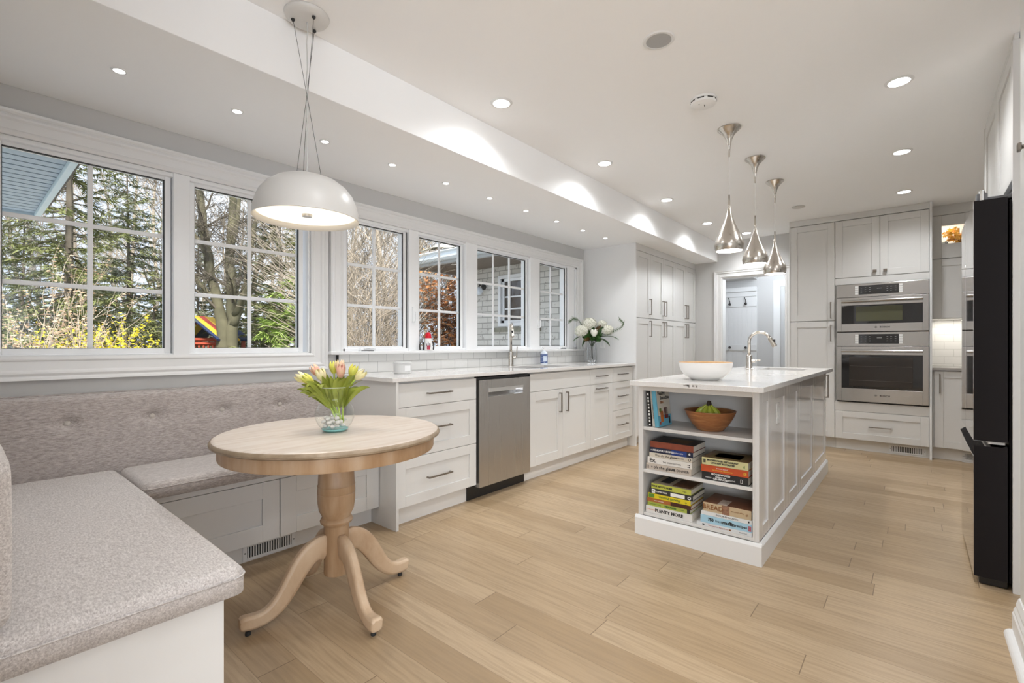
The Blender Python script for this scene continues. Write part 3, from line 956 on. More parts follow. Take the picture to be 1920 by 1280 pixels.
def oven_door(t, z0, z1, gz0, gz1, hz, nm):
    mb = MB()
    a0, a1, g0, g1 = -0.094, 0.654, -0.050, 0.610
    mb.box(XO - 0.03, XO - 0.002, a0, g0, z0, z1).box(XO - 0.03, XO - 0.002, g1, a1, z0, z1)
    mb.box(XO - 0.03, XO - 0.002, g0, g1, z0, gz0).box(XO - 0.03, XO - 0.002, g0, g1, gz1, z1)
    d = mb.build('door', M['steel_h'], t, bevel=0.002)
    MB().box(XO - 0.028, XO - 0.02, g0, g1, gz0, gz1).build('glass', M['black_glass'], d)
    h = MB().tube([(XO - 0.075, a0 + 0.045, hz), (XO - 0.075, a1 - 0.045, hz)], 0.0125, 18)
    for y in (a0 + 0.06, a1 - 0.06):
        h.box(XO - 0.078, XO - 0.028, y - 0.008, y + 0.008, hz - 0.010, hz + 0.010)
    h.build('handle', M['steel_h'], d, smooth='auto')
    m4 = facing((XO - 0.0305, 0.245, (z0 + gz0) / 2 + 0.002), (0, -1, 0), (0, 0, 1))
    lg = text_mesh('maker_lettering', 'BOSCH', 0.022, M['black'], d, m4, bold=0.0006, sx=1.15)
    rg = MB()
    c0 = Vector((XO - 0.0308, 0.318, (z0 + gz0) / 2 + 0.002))
    mm = Matrix(((0, 0, 1), (0, 1, 0), (1, 0, 0)))
    rg.lathe(c0, [(0.0095, -0.0004), (0.0095, 0.0004), (0.0075, 0.0004), (0.0075, -0.0004)], 20, m=mm, close=True)
    rg.box(c0.x - .0004, c0.x + .0004, c0.y - .0045, c0.y - .003, c0.z - .006, c0.z + .006).box(c0.x - .0004, c0.x + .0004, c0.y + .003, c0.y + .0045, c0.z - .006, c0.z + .006).box(c0.x - .0004, c0.x + .0004, c0.y - .003, c0.y + .003, c0.z - .001, c0.z + .001)
    rg.build('maker_emblem', M['black'], d)
    return d
mw = thing('microwave_oven', 'upper built-in stainless microwave oven with a wide green-tinted window', 'microwave', (6.4, 0.28, 1.262))
MB().box(XO + 0.001, XO + 0.45, -0.096, 0.654, 1.262, 1.764).build('body', M['black'], mw)
control(mw, 1.627, 1.764, 1.652, 1.745)
d = oven_door(mw, 1.264, 1.622, 1.345, 1.540, 1.582, 'mw')
MB().box(XO - 0.0295, XO - 0.0285, 0.105, 0.485, 1.372, 1.525).build('window', plain('green_tinted_window', (0.085, 0.085, 0.045), 0.12), d)
ov = thing('built_in_oven', 'lower built-in stainless wall oven with a large dark glass door', 'oven', (6.4, 0.28, 0.52))
MB().box(XO + 0.001, XO + 0.5, -0.096, 0.654, 0.522, 1.258).build('body', M['black'], ov)
control(ov, 1.112, 1.256, 1.136, 1.235)
d = oven_door(ov, 0.530, 1.106, 0.665, 1.020, 1.060, 'ov')
wi = MB().box(XO - 0.0290, XO - 0.0285, 0.025, 0.545, 0.69, 0.995).build('window', plain('smoky_window', (0.028, 0.022, 0.018), 0.12), d)
rk = MB()
for z in (0.75, 0.90):
    rk.box(XO - 0.0296, XO - 0.0291, 0.03, 0.54, z, z + 0.003)
rk.build('rack', plain('dim_rack', (0.10, 0.085, 0.075), 0.4), d)

def register(Fr, a0, a1, z0, z1, label, n=18):
    t = thing('vent_register', label, 'vent', fpt(Fr, (a0 + a1) / 2, z0, 0))
    mb = MB()
    f = 0.022; fz = 0.013
    fbox(mb, Fr, a0, a0 + f, z0, z1, 0.0005, 0.006); fbox(mb, Fr, a1 - f, a1, z0, z1, 0.0005, 0.006)
    fbox(mb, Fr, a0 + f, a1 - f, z0, z0 + fz, 0.0005, 0.006); fbox(mb, Fr, a0 + f, a1 - f, z1 - fz, z1, 0.0005, 0.006)
    mb.build('frame', M['trim'], t, bevel=0.002)
    mb = MB(); fbox(mb, Fr, a0 + f, a1 - f, z0 + fz, z1 - fz, 0.0003, 0.0012); mb.build('dark_duct', M['gap'], t)
    mb = MB()
    w_ = (a1 - a0 - 2 * f) / n
    for i in range(n):
        a = a0 + f + w_ * (i + 0.5)
        fbox(mb, Fr, a - w_ * 0.22, a + w_ * 0.22, z0 + fz, z1 - fz, 0.0012, 0.005)
    mb.build('louvres', M['trim'], t)
    mb = MB()
    for a in (a0 + f / 2, a1 - f / 2):
        fbox(mb, Fr, a - .003, a + .003, (z0 + z1) / 2 - .003, (z0 + z1) / 2 + .003, 0.006, 0.0072)
    mb.build('screws', M['gap'], t)
register(('X-', XO + 0.075), -0.075, 0.215, 0.016, 0.098, 'white floor register in the toe kick below the oven drawer')

# ------------------------------------------------------------------ nook right of the ovens
XN = 6.25
FN = ('X-', XN)
t = thing('base_cabinet', 'white base cabinet with one tall-handled door beside the fridge', 'cabinet', (6.5, -0.5, 0))
MB().box(XN + .022, XF - .001, YR + .001, -0.122, 0.12, 0.873).build('body', M['cab'], t)
MB().box(XN + .075, XN + .09, YR + .001, -0.122, 0, 0.12).build('toe_kick', M['toe'], t)
d = front(FN, -0.56, -0.135, 0.12, 0.87, t); bar(FN, -0.175, 0.745, 0.19, True, d)
d = front(FN, -0.99, -0.565, 0.12, 0.87, t); bar(FN, -0.945, 0.745, 0.19, True, d)
o = MB().box(XN - 0.02, XF - .001, YR + .001, -0.1195, 0.875, 0.90).build('countertop', plain('brown_grey_quartz', (0.36, 0.34, 0.32), 0.2), None, (6.5, -0.5, 0.875))
tag(o, 'short darker grey countertop beside the ovens', 'countertop')
t = MB().box(XF - 0.009, XF - 0.0005, YR + .001, -0.1195, 0.901, 1.42).build('tile_backsplash', M['tile_y'], None, (0, 0, 0))
tag(t, 'brightly lit white subway tile between the upper cabinet and short counter', 'backsplash', kind='structure')
t = thing('upper_cabinet', 'white upper cabinet with a small lit glass opening, right of the ovens', 'cabinet', (6.6, -0.5, 1.39))
XU = 6.44
FU = ('X-', XU)
mb = MB().box(XU + .022, XF - .001, YR + .001, -0.122, 1.385, 2.08).box(XU + .022, XF - .001, YR + .001, -0.40, 2.08, 2.38).box(XU + .022, XF - .001, -0.165, -0.122, 2.08, 2.38).box(XU + .022, XF - .001, YR + .001, -0.122, 2.38, 2.455).box(XF - .02, XF - .001, -0.40, -0.165, 2.08, 2.38)
mb.build('body', M['cab'], t)
front(FU, -0.56, -0.122, 1.39, 1.985, t, 'door', 0.07)
front(FU, -0.99, -0.562, 1.39, 1.985, t, 'door', 0.07)
gy0, gy1, gz0, gz1 = -0.365, -0.195, 2.135, 2.315
mb = MB()
fbox(mb, FU, -0.56, gy0, 1.99, 2.42, -.02, 0); fbox(mb, FU, gy1, -0.122, 1.99, 2.42, -.02, 0)
fbox(mb, FU, gy0, gy1, 1.99, gz0, -.02, 0); fbox(mb, FU, gy0, gy1, gz1, 2.42, -.02, 0)
gd = mb.build('glass_door', M['cab'], t, bevel=0.002)
MB().box(XU + .004, XU + .007, gy0, gy1, gz0, gz1).build('pane', M['glass'], gd)
front(FU, -0.99, -0.562, 1.99, 2.42, t, 'door', 0.07)
MB().box(XU + .005, XU + .02, YR + .001, -0.1195, 2.425, ZC - .001).build('fascia', M['cab'], t)
light('cabinet_light', 'POINT', (XU + 0.13, -0.24, 2.33), 0.9, (1, 0.9, 0.75), shadow_soft_size=0.02)
light('under_cabinet_light', 'AREA', (XU + 0.22, -0.45, 1.375), 1.3, (1, 0.95, 0.85), shape='RECTANGLE', size=0.08, size_y=0.6)
M['gold'] = plain('gold_leaf', (0.80, 0.42, 0.05), 0.4, var=0.3, vscale=30)
g = thing('leaf_garland', 'golden autumn leaf garland behind the small lit glass opening', 'decoration', (6.6, -0.27, 2.08))
lf = MB()
rr = random.Random(5)
for i in range(70):
    a = rr.random()
    cx = Vector((XU + 0.06 + rr.random() * 0.06, -0.24 - 0.13 * a + rr.uniform(-.03, .03), 2.15 + 0.10 * rr.random() + 0.05 * math.sin(a * 5)))
    m3 = Matrix.Rotation(rr.random() * 6, 3, 'X') @ Matrix.Rotation(rr.uniform(-.6, .6), 3, 'Z')
    pts = [m3 @ Vector((0.001 * k, (0.022 if k % 2 == 0 else 0.009) * math.cos(2 * PI * k / 10), (0.022 if k % 2 == 0 else 0.009) * math.sin(2 * PI * k / 10))) for k in range(10)]
    lf.b.faces.new([lf.b.verts.new(cx + p) for p in pts])
lf.build('leaves', M['gold'], g)
MB().tube([(XU + .09, -0.20, 2.16), (XU + .09, -0.27, 2.19), (XU + .09, -0.34, 2.17)], 0.003, 6).build('twig', plain('twig', (0.2, 0.1, 0.03), 0.7), g)
b_ = MB().lathe((XU + 0.14, -0.325, 2.081), [(0.02, 0), (0.022, 0.01), (0.022, 0.13), (0.009, 0.165), (0.009, 0.215), (0.011, 0.218), (0.0, 0.22)], 20).build('bottle', plain('brown_glass', (0.25, 0.12, 0.03), 0.1), None, (XU + .14, -.325, 2.081), smooth='auto')
tag(b_, 'small brown bottle behind the golden leaves in the lit opening', 'bottle')
b_ = MB().box(XU + .05, XU + .08, -0.245, -0.185, 2.081, 2.165).build('gift_box', M['white_plastic'], None, (XU + .06, -.21, 2.081), bevel=.003)
tag(b_, 'small white box with a dark ring mark in the lit glass opening', 'box')
MB().lathe((XU + .0495, -0.232, 2.150), [(0.0095, -.0006), (0.0095, 0.0006), (0.005, 0.0006), (0.005, -.0006)], 20, m=Matrix(((0, 0, 1), (0, 1, 0), (1, 0, 0))), close=True).build('ring_mark', M['black'], b_)

# ------------------------------------------------------------------ refrigerator and its surround
YFR = -0.205
t = thing('refrigerator', 'tall black-sided fridge with mirror-bright doors at the right edge', 'refrigerator', (3.6, -0.55, 0))
M['fridge_side'] = plain('fridge_side', (0.014, 0.012, 0.013), 0.5, spec=0.15)
M['mirror'] = plain('mirror_steel', (0.70, 0.70, 0.71), 0.035, metal=1)
MB().box(3.135, 4.035, -0.93, YFR - 0.12, 0.03, 1.785).build('body', M['fridge_side'], t, bevel=0.003)
def fdoor(x0, x1, z0, z1, nm, ex=False):
    mb = MB()
    n = 10
    # shallow outward curve towards the far end
    poly = [(x0, YFR - 0.112)]
    for i in range(n + 1):
        x = x0 + (x1 - x0) * i / n
        u = (x - 3.12) / 0.93
        poly.append((x, YFR - 0.022 * max(0, (u - 0.80) / 0.2) ** 2))
    poly.append((x1, YFR - 0.112))
    mb.prism(poly, 'z', z0, z1)
    return mb
d = fdoor(3.12, 3.583, 0.672, 1.797, '').build('door', M['mirror'], t, bevel=0.002)
MB().box(3.117, 3.1196, YFR - 0.113, YFR - 0.0015, 0.674, 1.797).build('door_edge', M['fridge_side'], d)
d = fdoor(3.587, 4.05, 0.672, 1.797, '').build('door', M['mirror'], t, bevel=0.002)
# freezer drawer: chamfered pocket along its top
mb = fdoor(3.12, 4.05, 0.04, 0.60, '')
fz = mb.build('freezer_drawer', M['mirror'], t, bevel=0.002)
MB().prism([(YFR - 0.112, 0.601), (YFR - 0.002, 0.601), (YFR - 0.05, 0.640), (YFR - 0.112, 0.655)], 'x', 3.125, 4.04).build('pocket_grip', M['black_glass'], fz)
MB().box(3.117, 3.1196, YFR - 0.113, YFR - 0.0015, 0.04, 0.650).build('door_edge', M['fridge_side'], fz)
hb = MB().box(3.16, 3.42, YFR - 0.36, YFR - 0.015, 1.80, 1.818).box(3.14, 3.19, YFR - 0.05, YFR - 0.012, 1.80, 1.835)
hb.build('hinge_cover', plain('grey_hinge_cover', (0.18, 0.18, 0.19), 0.4), t, bevel=0.004)
MB().lathe((3.15, YFR - 0.03, 1.80), [(0.012, 0), (0.012, 0.045), (0.008, 0.05)], 16).build('hinge_pin', M['chrome'], t, smooth='auto')
MB().box(3.14, 3.2, YFR - 0.108, YFR - 0.05, 0.657, 0.670).build('centre_hinge', M['chrome'], t, bevel=0.002)
MB().box(3.13, 4.04, YFR - 0.115, YFR - 0.02, 0.004, 0.036).build('bottom_grille', M['black'], t, bevel=0.003)

t = thing('fridge_surround', 'white panelled cabinet built round and above the fridge', 'cabinet', (3.6, -0.6, 0))
MB().box(3.10, 3.118, YR + .001, -0.332, 0, ZC - 0.03).build('side_panel', M['cab'], t, bevel=.001)
MB().box(4.262, 4.28, YR + .001, -0.332, 0, ZC - 0.03).build('side_panel', M['cab'], t)
MB().box(3.119, 4.261, YR + .001, -0.358, 1.87, ZC - 0.03).build('body', M['cab'], t)
FR_ = ('Y+', -0.334)
front(FR_, 3.12, 3.69, 1.875, ZC - 0.04, t)
front(FR_, 3.69, 4.262, 1.875, ZC - 0.04, t)
MB().box(3.10, 4.28, -0.352, -0.337, ZC - 0.029, ZC - .001).build('fascia', M['cab'], t)
k = MB().tube([(2.57, -0.305, 1.855), (2.57, -0.297, 1.855)], 0.008, 10).box(2.555, 2.585, -0.297, -0.286, 1.84, 1.87).build('knob', M['handle'], None, (2.57, -.305, 1.855), bevel=.003)
tag(k, 'small grey metal knob on the white surface at the right edge', 'knob')
# ================================================================== island
IX0, IX1, IY0, IY1 = 2.66, 5.02, 0.61, 1.265
ICT0, ICT1 = 0.888, 0.916
t = thing('kitchen_island', 'white kitchen island with open bookshelves on its end and glossy panelled side', 'island', (3.84, 0.94, 0))
ISL = t
mb = MB()
# end frame of the shelves
mb.box(IX0, IX0 + 0.02, 1.235, IY1, 0.115, ICT0 - .001).box(IX0, IX0 + 0.02, IY0 + 0.018, 0.640, 0.115, ICT0 - .001)
mb.box(IX0, IX0 + 0.02, 0.640, 1.235, 0.852, ICT0 - .001).box(IX0 + .004, IX0 + 0.02, 0.640, 1.235, 0.115, 0.132)
mb.build('face_frame', M['shelf'], t, bevel=0.0015)
mb = MB()
mb.box(IX0 + 0.02, 3.02, 1.236, IY1, 0.115, ICT0 - .001).box(IX0 + 0.02, 3.02, IY0 + .018, 0.638, 0.115, ICT0 - .001)
mb.box(3.0, 3.02, 0.638, 1.236, 0.132, ICT0 - .001).box(IX0 + .02, 3.0, 0.638, 1.236, 0.868, ICT0 - .001)
mb.box(IX0 + .02, 3.0, 0.638, 1.236, 0.115, 0.132)
mb.build('shelf_case', M['shelf'], t)
for z in (0.619, 0.369):
    MB().box(IX0 + 0.004, 2.999, 0.6385, 1.2355, z, z + 0.019).build('shelf', M['shelf'], t, bevel=0.0015)
# rear carcass with a hollow top for the sink
mb = MB().box(3.021, IX1, IY1 - .018, IY1, 0.115, ICT0 - .001).box(IX1 - .018, IX1, IY0 + .018, IY1 - .018, 0.115, ICT0 - .001).box(3.021, IX1 - .018, IY0 + .018, IY1 - .018, 0.115, 0.135)
mb.box(3.021, 4.2, IY0 + .018, IY1 - .018, 0.135, ICT0 - .001)
mb.build('body', M['cab'], t)
# panelled side towards the aisle
FI = ('Y-', IY0)
MB().box(IX0, IX0 + 0.016, IY0 - 0.001, IY0 + .018, 0.115, ICT0 - .001).build('corner_stile', M['cab_gloss'], t, bevel=.001)
for a, b_ in ((2.678, 2.925), (2.925, 3.350), (3.350, 3.760), (3.760, 4.355)):
    front(FI, a, b_, 0.116, ICT0 - 0.004, t, 'side_panel', 0.062 if a < 2.9 else 0.07, mat=M['cab_gloss'])
d = front(FI, 4.357, IX1, 0.116, ICT0 - 0.004, t, 'door', 0.07, mat=M['cab_gloss'])
bar(FI, 4.925, 0.765, 0.20, True, d)
# plinth moulding
mb = MB()
pr = [(0, 0), (0.016, 0), (0.016, 0.098), (0.012, 0.105), (0.006, 0.113), (0, 0.114)]
mb.prism([(IY0 - d_, z) for d_, z in pr], 'x', IX0, IX1)
mb.prism([(IY1 + d_, z) for d_, z in pr], 'x', IX0, IX1)
mb.build('plinth', M['trim'], t)
mb = MB()
A = [(IX0 - d_, z) for d_, z in pr]
mb.prism(A, 'y', IY0 - 0.016, IY1 + 0.016)
mb.build('plinth', M['trim'], t)
FO2 = MB().box(3.085, 3.160, IY0 - 0.006 + .008, IY0 + .008, 0.665, 0.785)
sw = FO2.build('switch_plate', M['white_plastic'], t, bevel=0.003)
MB().box(3.105, 3.14, IY0 - .009 + .008, IY0 - 0.006 + .008, 0.69, 0.76).build('rocker', M['white_plastic'], sw, bevel=0.001)

mb = MB()
jx0, jx1, jy0, jy1 = 4.42, 4.88, 0.70, 1.03
cx0, cx1, cy0, cy1 = 2.54, 5.05, 0.562, 1.262
mb.box(cx0, jx0, cy0, cy1, ICT0, ICT1).box(jx1, cx1, cy0, cy1, ICT0, ICT1).box(jx0, jx1, cy0, jy0, ICT0, ICT1).box(jx0, jx1, jy1, cy1, ICT0, ICT1)
o = mb.build('countertop', M['quartz'], None, (3.8, 0.9, ICT0), bevel=0.002)
tag(o, 'pale quartz countertop of the kitchen island', 'countertop')
chip = MB()
rr = random.Random(3)
for i in range(9):
    y = 0.90 + rr.uniform(-0.05, 0.06)
    chip.box(cx0 - 0.0006, cx0 + 0.001, y, y + rr.uniform(.004, .014), ICT0 + rr.uniform(.006, .018), ICT0 + rr.uniform(.019, .022))
chip.build('worn_mark', plain('worn_stone', (0.30, 0.28, 0.26), 0.6), o)
sink(jx0, jx1, jy0, jy1, 'small undermounted steel sink in the island countertop', ICT0 - CT0)
faucet(4.36, 1.075, 'satin steel gooseneck faucet standing on the island', -PI / 2 + 0.1, 0.158, 0.312, 0.118, -PI / 2 + 0.15, zb=ICT1, ll=0.085)
hs = MB().lathe((4.50, 1.10, ICT1), [(0.033, 0), (0.031, 0.004), (0.02, 0.008), (0.0, 0.009)], 24).build('tap_hole_cover', M['nickel'], None, (4.50, 1.10, ICT1), smooth='auto')
tag(hs, 'round satin metal cap lying on the island beside its faucet', 'cap')

# white bowl with a wooden inside
bx, by = 2.90, 0.955
pr = [(0.0, 0.0), (0.072, 0.0), (0.080, 0.004), (0.112, 0.025), (0.138, 0.055), (0.148, 0.085), (0.150, 0.102)]
b_ = MB().lathe((bx, by, ICT1), pr, 48, cap=False).build('fruit_bowl', plain('bowl_white', (0.82, 0.81, 0.79), 0.3), None, (bx, by, ICT1), smooth=True)
tag(b_, 'wide white bowl with a wooden inside standing on the island', 'bowl')
M['bowl_wood'] = wood_mat('bowl_bamboo', (0.62, 0.40, 0.20), (0.52, 0.31, 0.14), (0.42, 0.24, 0.10), (10, 10, 60), 0.4)
pr = [(0.150, 0.102), (0.147, 0.1045), (0.143, 0.102), (0.140, 0.085), (0.130, 0.057), (0.105, 0.030), (0.06, 0.012), (0.0, 0.010)]
MB().lathe((bx, by, ICT1), pr, 48, cap=False).build('wooden_inside', M['bowl_wood'], b_, smooth=True)
# wooden bowl with bananas on the top shelf
wx, wy, wz = 2.80, 0.895, 0.6386
M['acacia'] = wood_mat('acacia', (0.40, 0.17, 0.06), (0.26, 0.10, 0.035), (0.50, 0.24, 0.09), (7, 7, 42), 0.35)
pr = [(0.0, 0.0), (0.066, 0.0), (0.070, 0.003), (0.098, 0.035), (0.122, 0.075), (0.136, 0.108), (0.138, 0.112), (0.134, 0.112), (0.118, 0.075), (0.092, 0.037), (0.062, 0.010), (0.0, 0.008)]
b_ = MB().lathe((wx, wy, wz), pr, 48, cap=False).build('wooden_bowl', M['acacia'], None, (wx, wy, wz), smooth=True)
tag(b_, 'reddish brown wooden bowl holding bananas on the top island shelf', 'bowl')
M['banana'] = plain('green_banana', (0.38, 0.44, 0.05), 0.45, var=0.25, vscale=25)
M['banana_tip'] = plain('banana_tip', (0.04, 0.025, 0.015), 0.7)
bn = thing('banana_bunch', 'bunch of greenish bananas with dark stems in the wooden bowl', 'bananas', (wx - 0.01, wy, wz + 0.02))
top = Vector((wx - 0.02, wy + 0.0, wz + 0.150))
for i, (dy, dx, ln) in enumerate(((0.062, -0.03, 1), (0.022, -0.045, 1.0), (-0.018, -0.045, 1), (-0.055, -0.02, 1), (0.035, 0.03, 1), (-0.03, 0.035, 1))):
    end = Vector((wx + dx, wy + dy, wz + 0.040))
    mid = Vector((wx + dx * 1.15 - 0.01, wy + dy * 1.25, wz + 0.095))
    P_ = []
    for k in range(11):
        u = k / 10
        P_.append(top * (1 - u) ** 2 + mid * 2 * u * (1 - u) + end * u * u)
    rad = [0.006, 0.007, 0.010, 0.015, 0.0175, 0.018, 0.018, 0.0175, 0.0155, 0.011, 0.005]
    fr = MB().tube(P_, rad, 7).build('banana', M['banana'], bn, smooth='auto')
MB().tube([top + Vector((0, 0, -0.012)), top + Vector((0, 0, 0.004)), top + Vector((0.004, 0, 0.016))], [0.016, 0.013, 0.009], 9).build('stem', M['banana_tip'], bn, smooth='auto')

# ------------------------------------------------------------------ books
def cover(col, rough=0.45, var=0.0, vs=20):
    return plain('book_cover', col, rough, var=var, vscale=vs)
INK = {'k': plain('ink_black', (0.02, 0.02, 0.02), 0.5), 'w': plain('ink_white', (0.8, 0.8, 0.78), 0.5), 'r': plain('ink_red', (0.35, 0.05, 0.03), 0.5),
       'g': plain('ink_green', (0.05, 0.16, 0.03), 0.5), 'o': plain('ink_orange', (0.75, 0.15, 0.02), 0.5), 'y': plain('ink_yellow', (0.75, 0.6, 0.05), 0.5), 'n': plain('ink_brown', (0.22, 0.08, 0.02), 0.5)}
BOOKX = IX0 + 0.014
def lay_book(y1, y0, z, th, depth, col, label, group, texts=(), x=None, skew=0.0, topcol=None, toppatch=None, var=0.0, patches=()):
    """book lying flat, spine towards the end of the island; y1 is the left end seen from the camera"""
    x = BOOKX if x is None else x
    x0, x1 = x, x + depth
    org = ((x0 + x1) / 2, (y0 + y1) / 2, z)
    t = thing('book', label, 'book', org, group)
    t.rotation_euler[2] = skew
    c_ = 0.0022
    cm = cover(col, var=var)
    mb = MB().box(x0, x0 + c_, y0, y1, z, z + th).box(x0 + c_, x1, y0, y1, z, z + c_)
    if topcol is None:
        mb.box(x0 + c_, x1, y0, y1, z + th - c_, z + th)
    cv = mb.build('cover', cm, t, bevel=0.0008)
    if topcol is not None:
        MB().box(x0 + c_, x1, y0, y1, z + th - c_, z + th).build('front_cover', cover(topcol, var=0.3, vs=30), t, bevel=0.0006)
    MB().box(x0 + c_, x1 - 0.004, y0 + 0.003, y1 - 0.003, z + c_ + 0.0001, z + th - c_ - 0.0001).build('pages', M['paper'], t)
    L = y1 - y0
    for (f0, f1, h0, h1, pm) in patches:
        MB().box(x0 - 0.0004, x0, y1 - L * f1, y1 - L * f0, z + th * h0, z + th * h1).build('spine_patch', pm, cv)
    if toppatch:
        for (a0, a1, b0, b1, pm) in toppatch:
            MB().box(x0 + depth * b0, x0 + depth * b1, y1 - L * a1, y1 - L * a0, z + th, z + th + 0.0003).build('cover_picture', pm, t)
    for (body, f, h, size, ink, bold, sx) in texts:
        m4 = facing((x0 - 0.0006, y1 - L * f, z + th * h), (0, -1, 0), (0, 0, 1))
        text_mesh('title', body, size, INK[ink], cv, m4, bold=bold, sx=sx)
    return t
g2 = 'cookbooks lying in the left pile on the middle island shelf'
z = 0.3885
def pile(z, items):
    for it in items:
        lay_book(z=z, **it)
        z += it['th'] + 0.0004
    return z
pile(0.3885, [
 dict(y1=1.222, y0=0.957, th=0.037, depth=0.21, col=(0.50, 0.44, 0.38), label='beige cookbook oh she glows for dinner, base of the middle shelf left pile', group=g2, x=2.672, texts=[('oh she glows', 0.42, 0.5, 0.026, 'k', 0.0003, 0.95), ('FOR DINNER', 0.74, 0.5, 0.019, 'k', 0.0002, 1), ('||  v', 0.09, 0.5, 0.022, 'k', 0, 1), ('=', .95, .5, .014, 'k', 0, 1)]),
 dict(y1=1.216, y0=0.953, th=0.036, depth=0.215, col=(0.72, 0.70, 0.66), label='white cookbook with a black mark, second lowest of the middle shelf left pile', group=g2, x=2.676, texts=[('Ex.', 0.13, 0.5, 0.034, 'k', 0.0006, 1), ('THE GREEN KITCHEN', 0.56, 0.42, 0.011, 'k', 0, 1), ('::', 0.93, 0.5, 0.034, 'k', 0.001, 1)]),
 dict(y1=1.206, y0=0.954, th=0.026, depth=0.21, col=(0.62, 0.57, 0.48), label='tan cookbook in the middle of the middle shelf left pile', group=g2, x=2.680, texts=[('The oh she glows', 0.40, 0.5, 0.019, 'k', 0.0001, 1), ('COOKBOOK', 0.68, 0.5, 0.012, 'k', 0, 1), ('O', 0.94, 0.5, 0.022, 'k', 0.0008, 1)]),
 dict(y1=1.206, y0=0.950, th=0.030, depth=0.205, col=(0.012, 0.018, 0.045), label='navy cookbook with white lettering near the top of the middle shelf left pile', group=g2, x=2.682, texts=[('MINDFUL RECIPES', 0.33, 0.5, 0.014, 'w', 0.0004, 1.1), ('| kitchen table', 0.66, 0.5, 0.011, 'w', 0, 1), ('mi', 0.06, 0.5, 0.014, 'w', 0, 1), ('*', 0.92, 0.4, 0.03, 'w', 0.0005, 1)], patches=[(0.52, 0.86, 0.0, 1.0, plain('royal_blue', (0.02, 0.05, 0.22), 0.45))]),
 dict(y1=1.202, y0=0.948, th=0.036, depth=0.20, col=(0.22, 0.055, 0.03), label='thick brick red cookbook topmost of the middle shelf left pile', group=g2, x=2.684, var=0.45, topcol=(0.02, 0.012, 0.012), toppatch=[(0.35, 0.8, 0.25, 0.75, plain('dark_gold_print', (0.13, 0.07, 0.02), 0.5, var=0.6, vscale=60))]),
])
g3 = 'cookbooks lying in the right pile on the middle island shelf'
pile(0.3885, [
 dict(y1=0.899, y0=0.662, th=0.043, depth=0.22, col=(0.018, 0.018, 0.02), label='black cookbook at the base of the middle shelf right pile', group=g3, x=2.672, texts=[('MOOSEWOOD', 0.42, 0.80, 0.013, 'w', 0.0004, 1.1), ('restaurant', 0.42, 0.52, 0.012, 'w', 0.0003, 1.1), ('CELEBRATES', 0.42, 0.24, 0.013, 'w', 0.0004, 1.1), ('MENUS', 0.15, 0.3, 0.010, 'w', 0, 1), ('FESTIVE', 0.66, 0.3, 0.010, 'w', 0, 1), ('[]', 0.86, 0.5, 0.022, 'w', 0, 1)]),
 dict(y1=0.902, y0=0.662, th=0.036, depth=0.22, col=(0.50, 0.075, 0.02), label='orange red cookbook in the middle of the middle shelf right pile', group=g3, x=2.671, var=0.2, texts=[('DIANA SHAW', 0.46, 0.66, 0.008, 'w', 0, 1.2), ('THE ESSENTIAL VEGETARIAN', 0.46, 0.36, 0.008, 'y', 0, 1), ('@', 0.93, 0.5, 0.018, 'y', 0, 1)]),
 dict(y1=0.899, y0=0.664, th=0.040, depth=0.215, col=(0.60, 0.57, 0.30), label='cream yellow cookbook topmost of the middle shelf right pile', group=g3, x=2.674, topcol=(0.15, 0.08, 0.03), toppatch=[(0.10, 0.88, 0.10, 0.86, plain('olive_print', (0.17, 0.12, 0.04), 0.5, var=0.4, vscale=50)), (0.2, 0.78, 0.22, 0.72, plain('brown_print', (0.10, 0.05, 0.025), 0.5, var=0.5, vscale=50))], texts=[('MOOSEWOOD RESTAURANT', 0.46, 0.68, 0.012, 'k', 0.0007, 1.0), ('LOW-FAT FAVORITES', 0.46, 0.34, 0.012, 'k', 0.0007, 1.05), ('III', 0.055, 0.5, 0.026, 'k', 0.001, 0.8), ('g|', 0.92, 0.45, 0.014, 'g', 0, 1)]),
])
g4 = 'cookbooks lying in the left pile on the bottom island shelf'
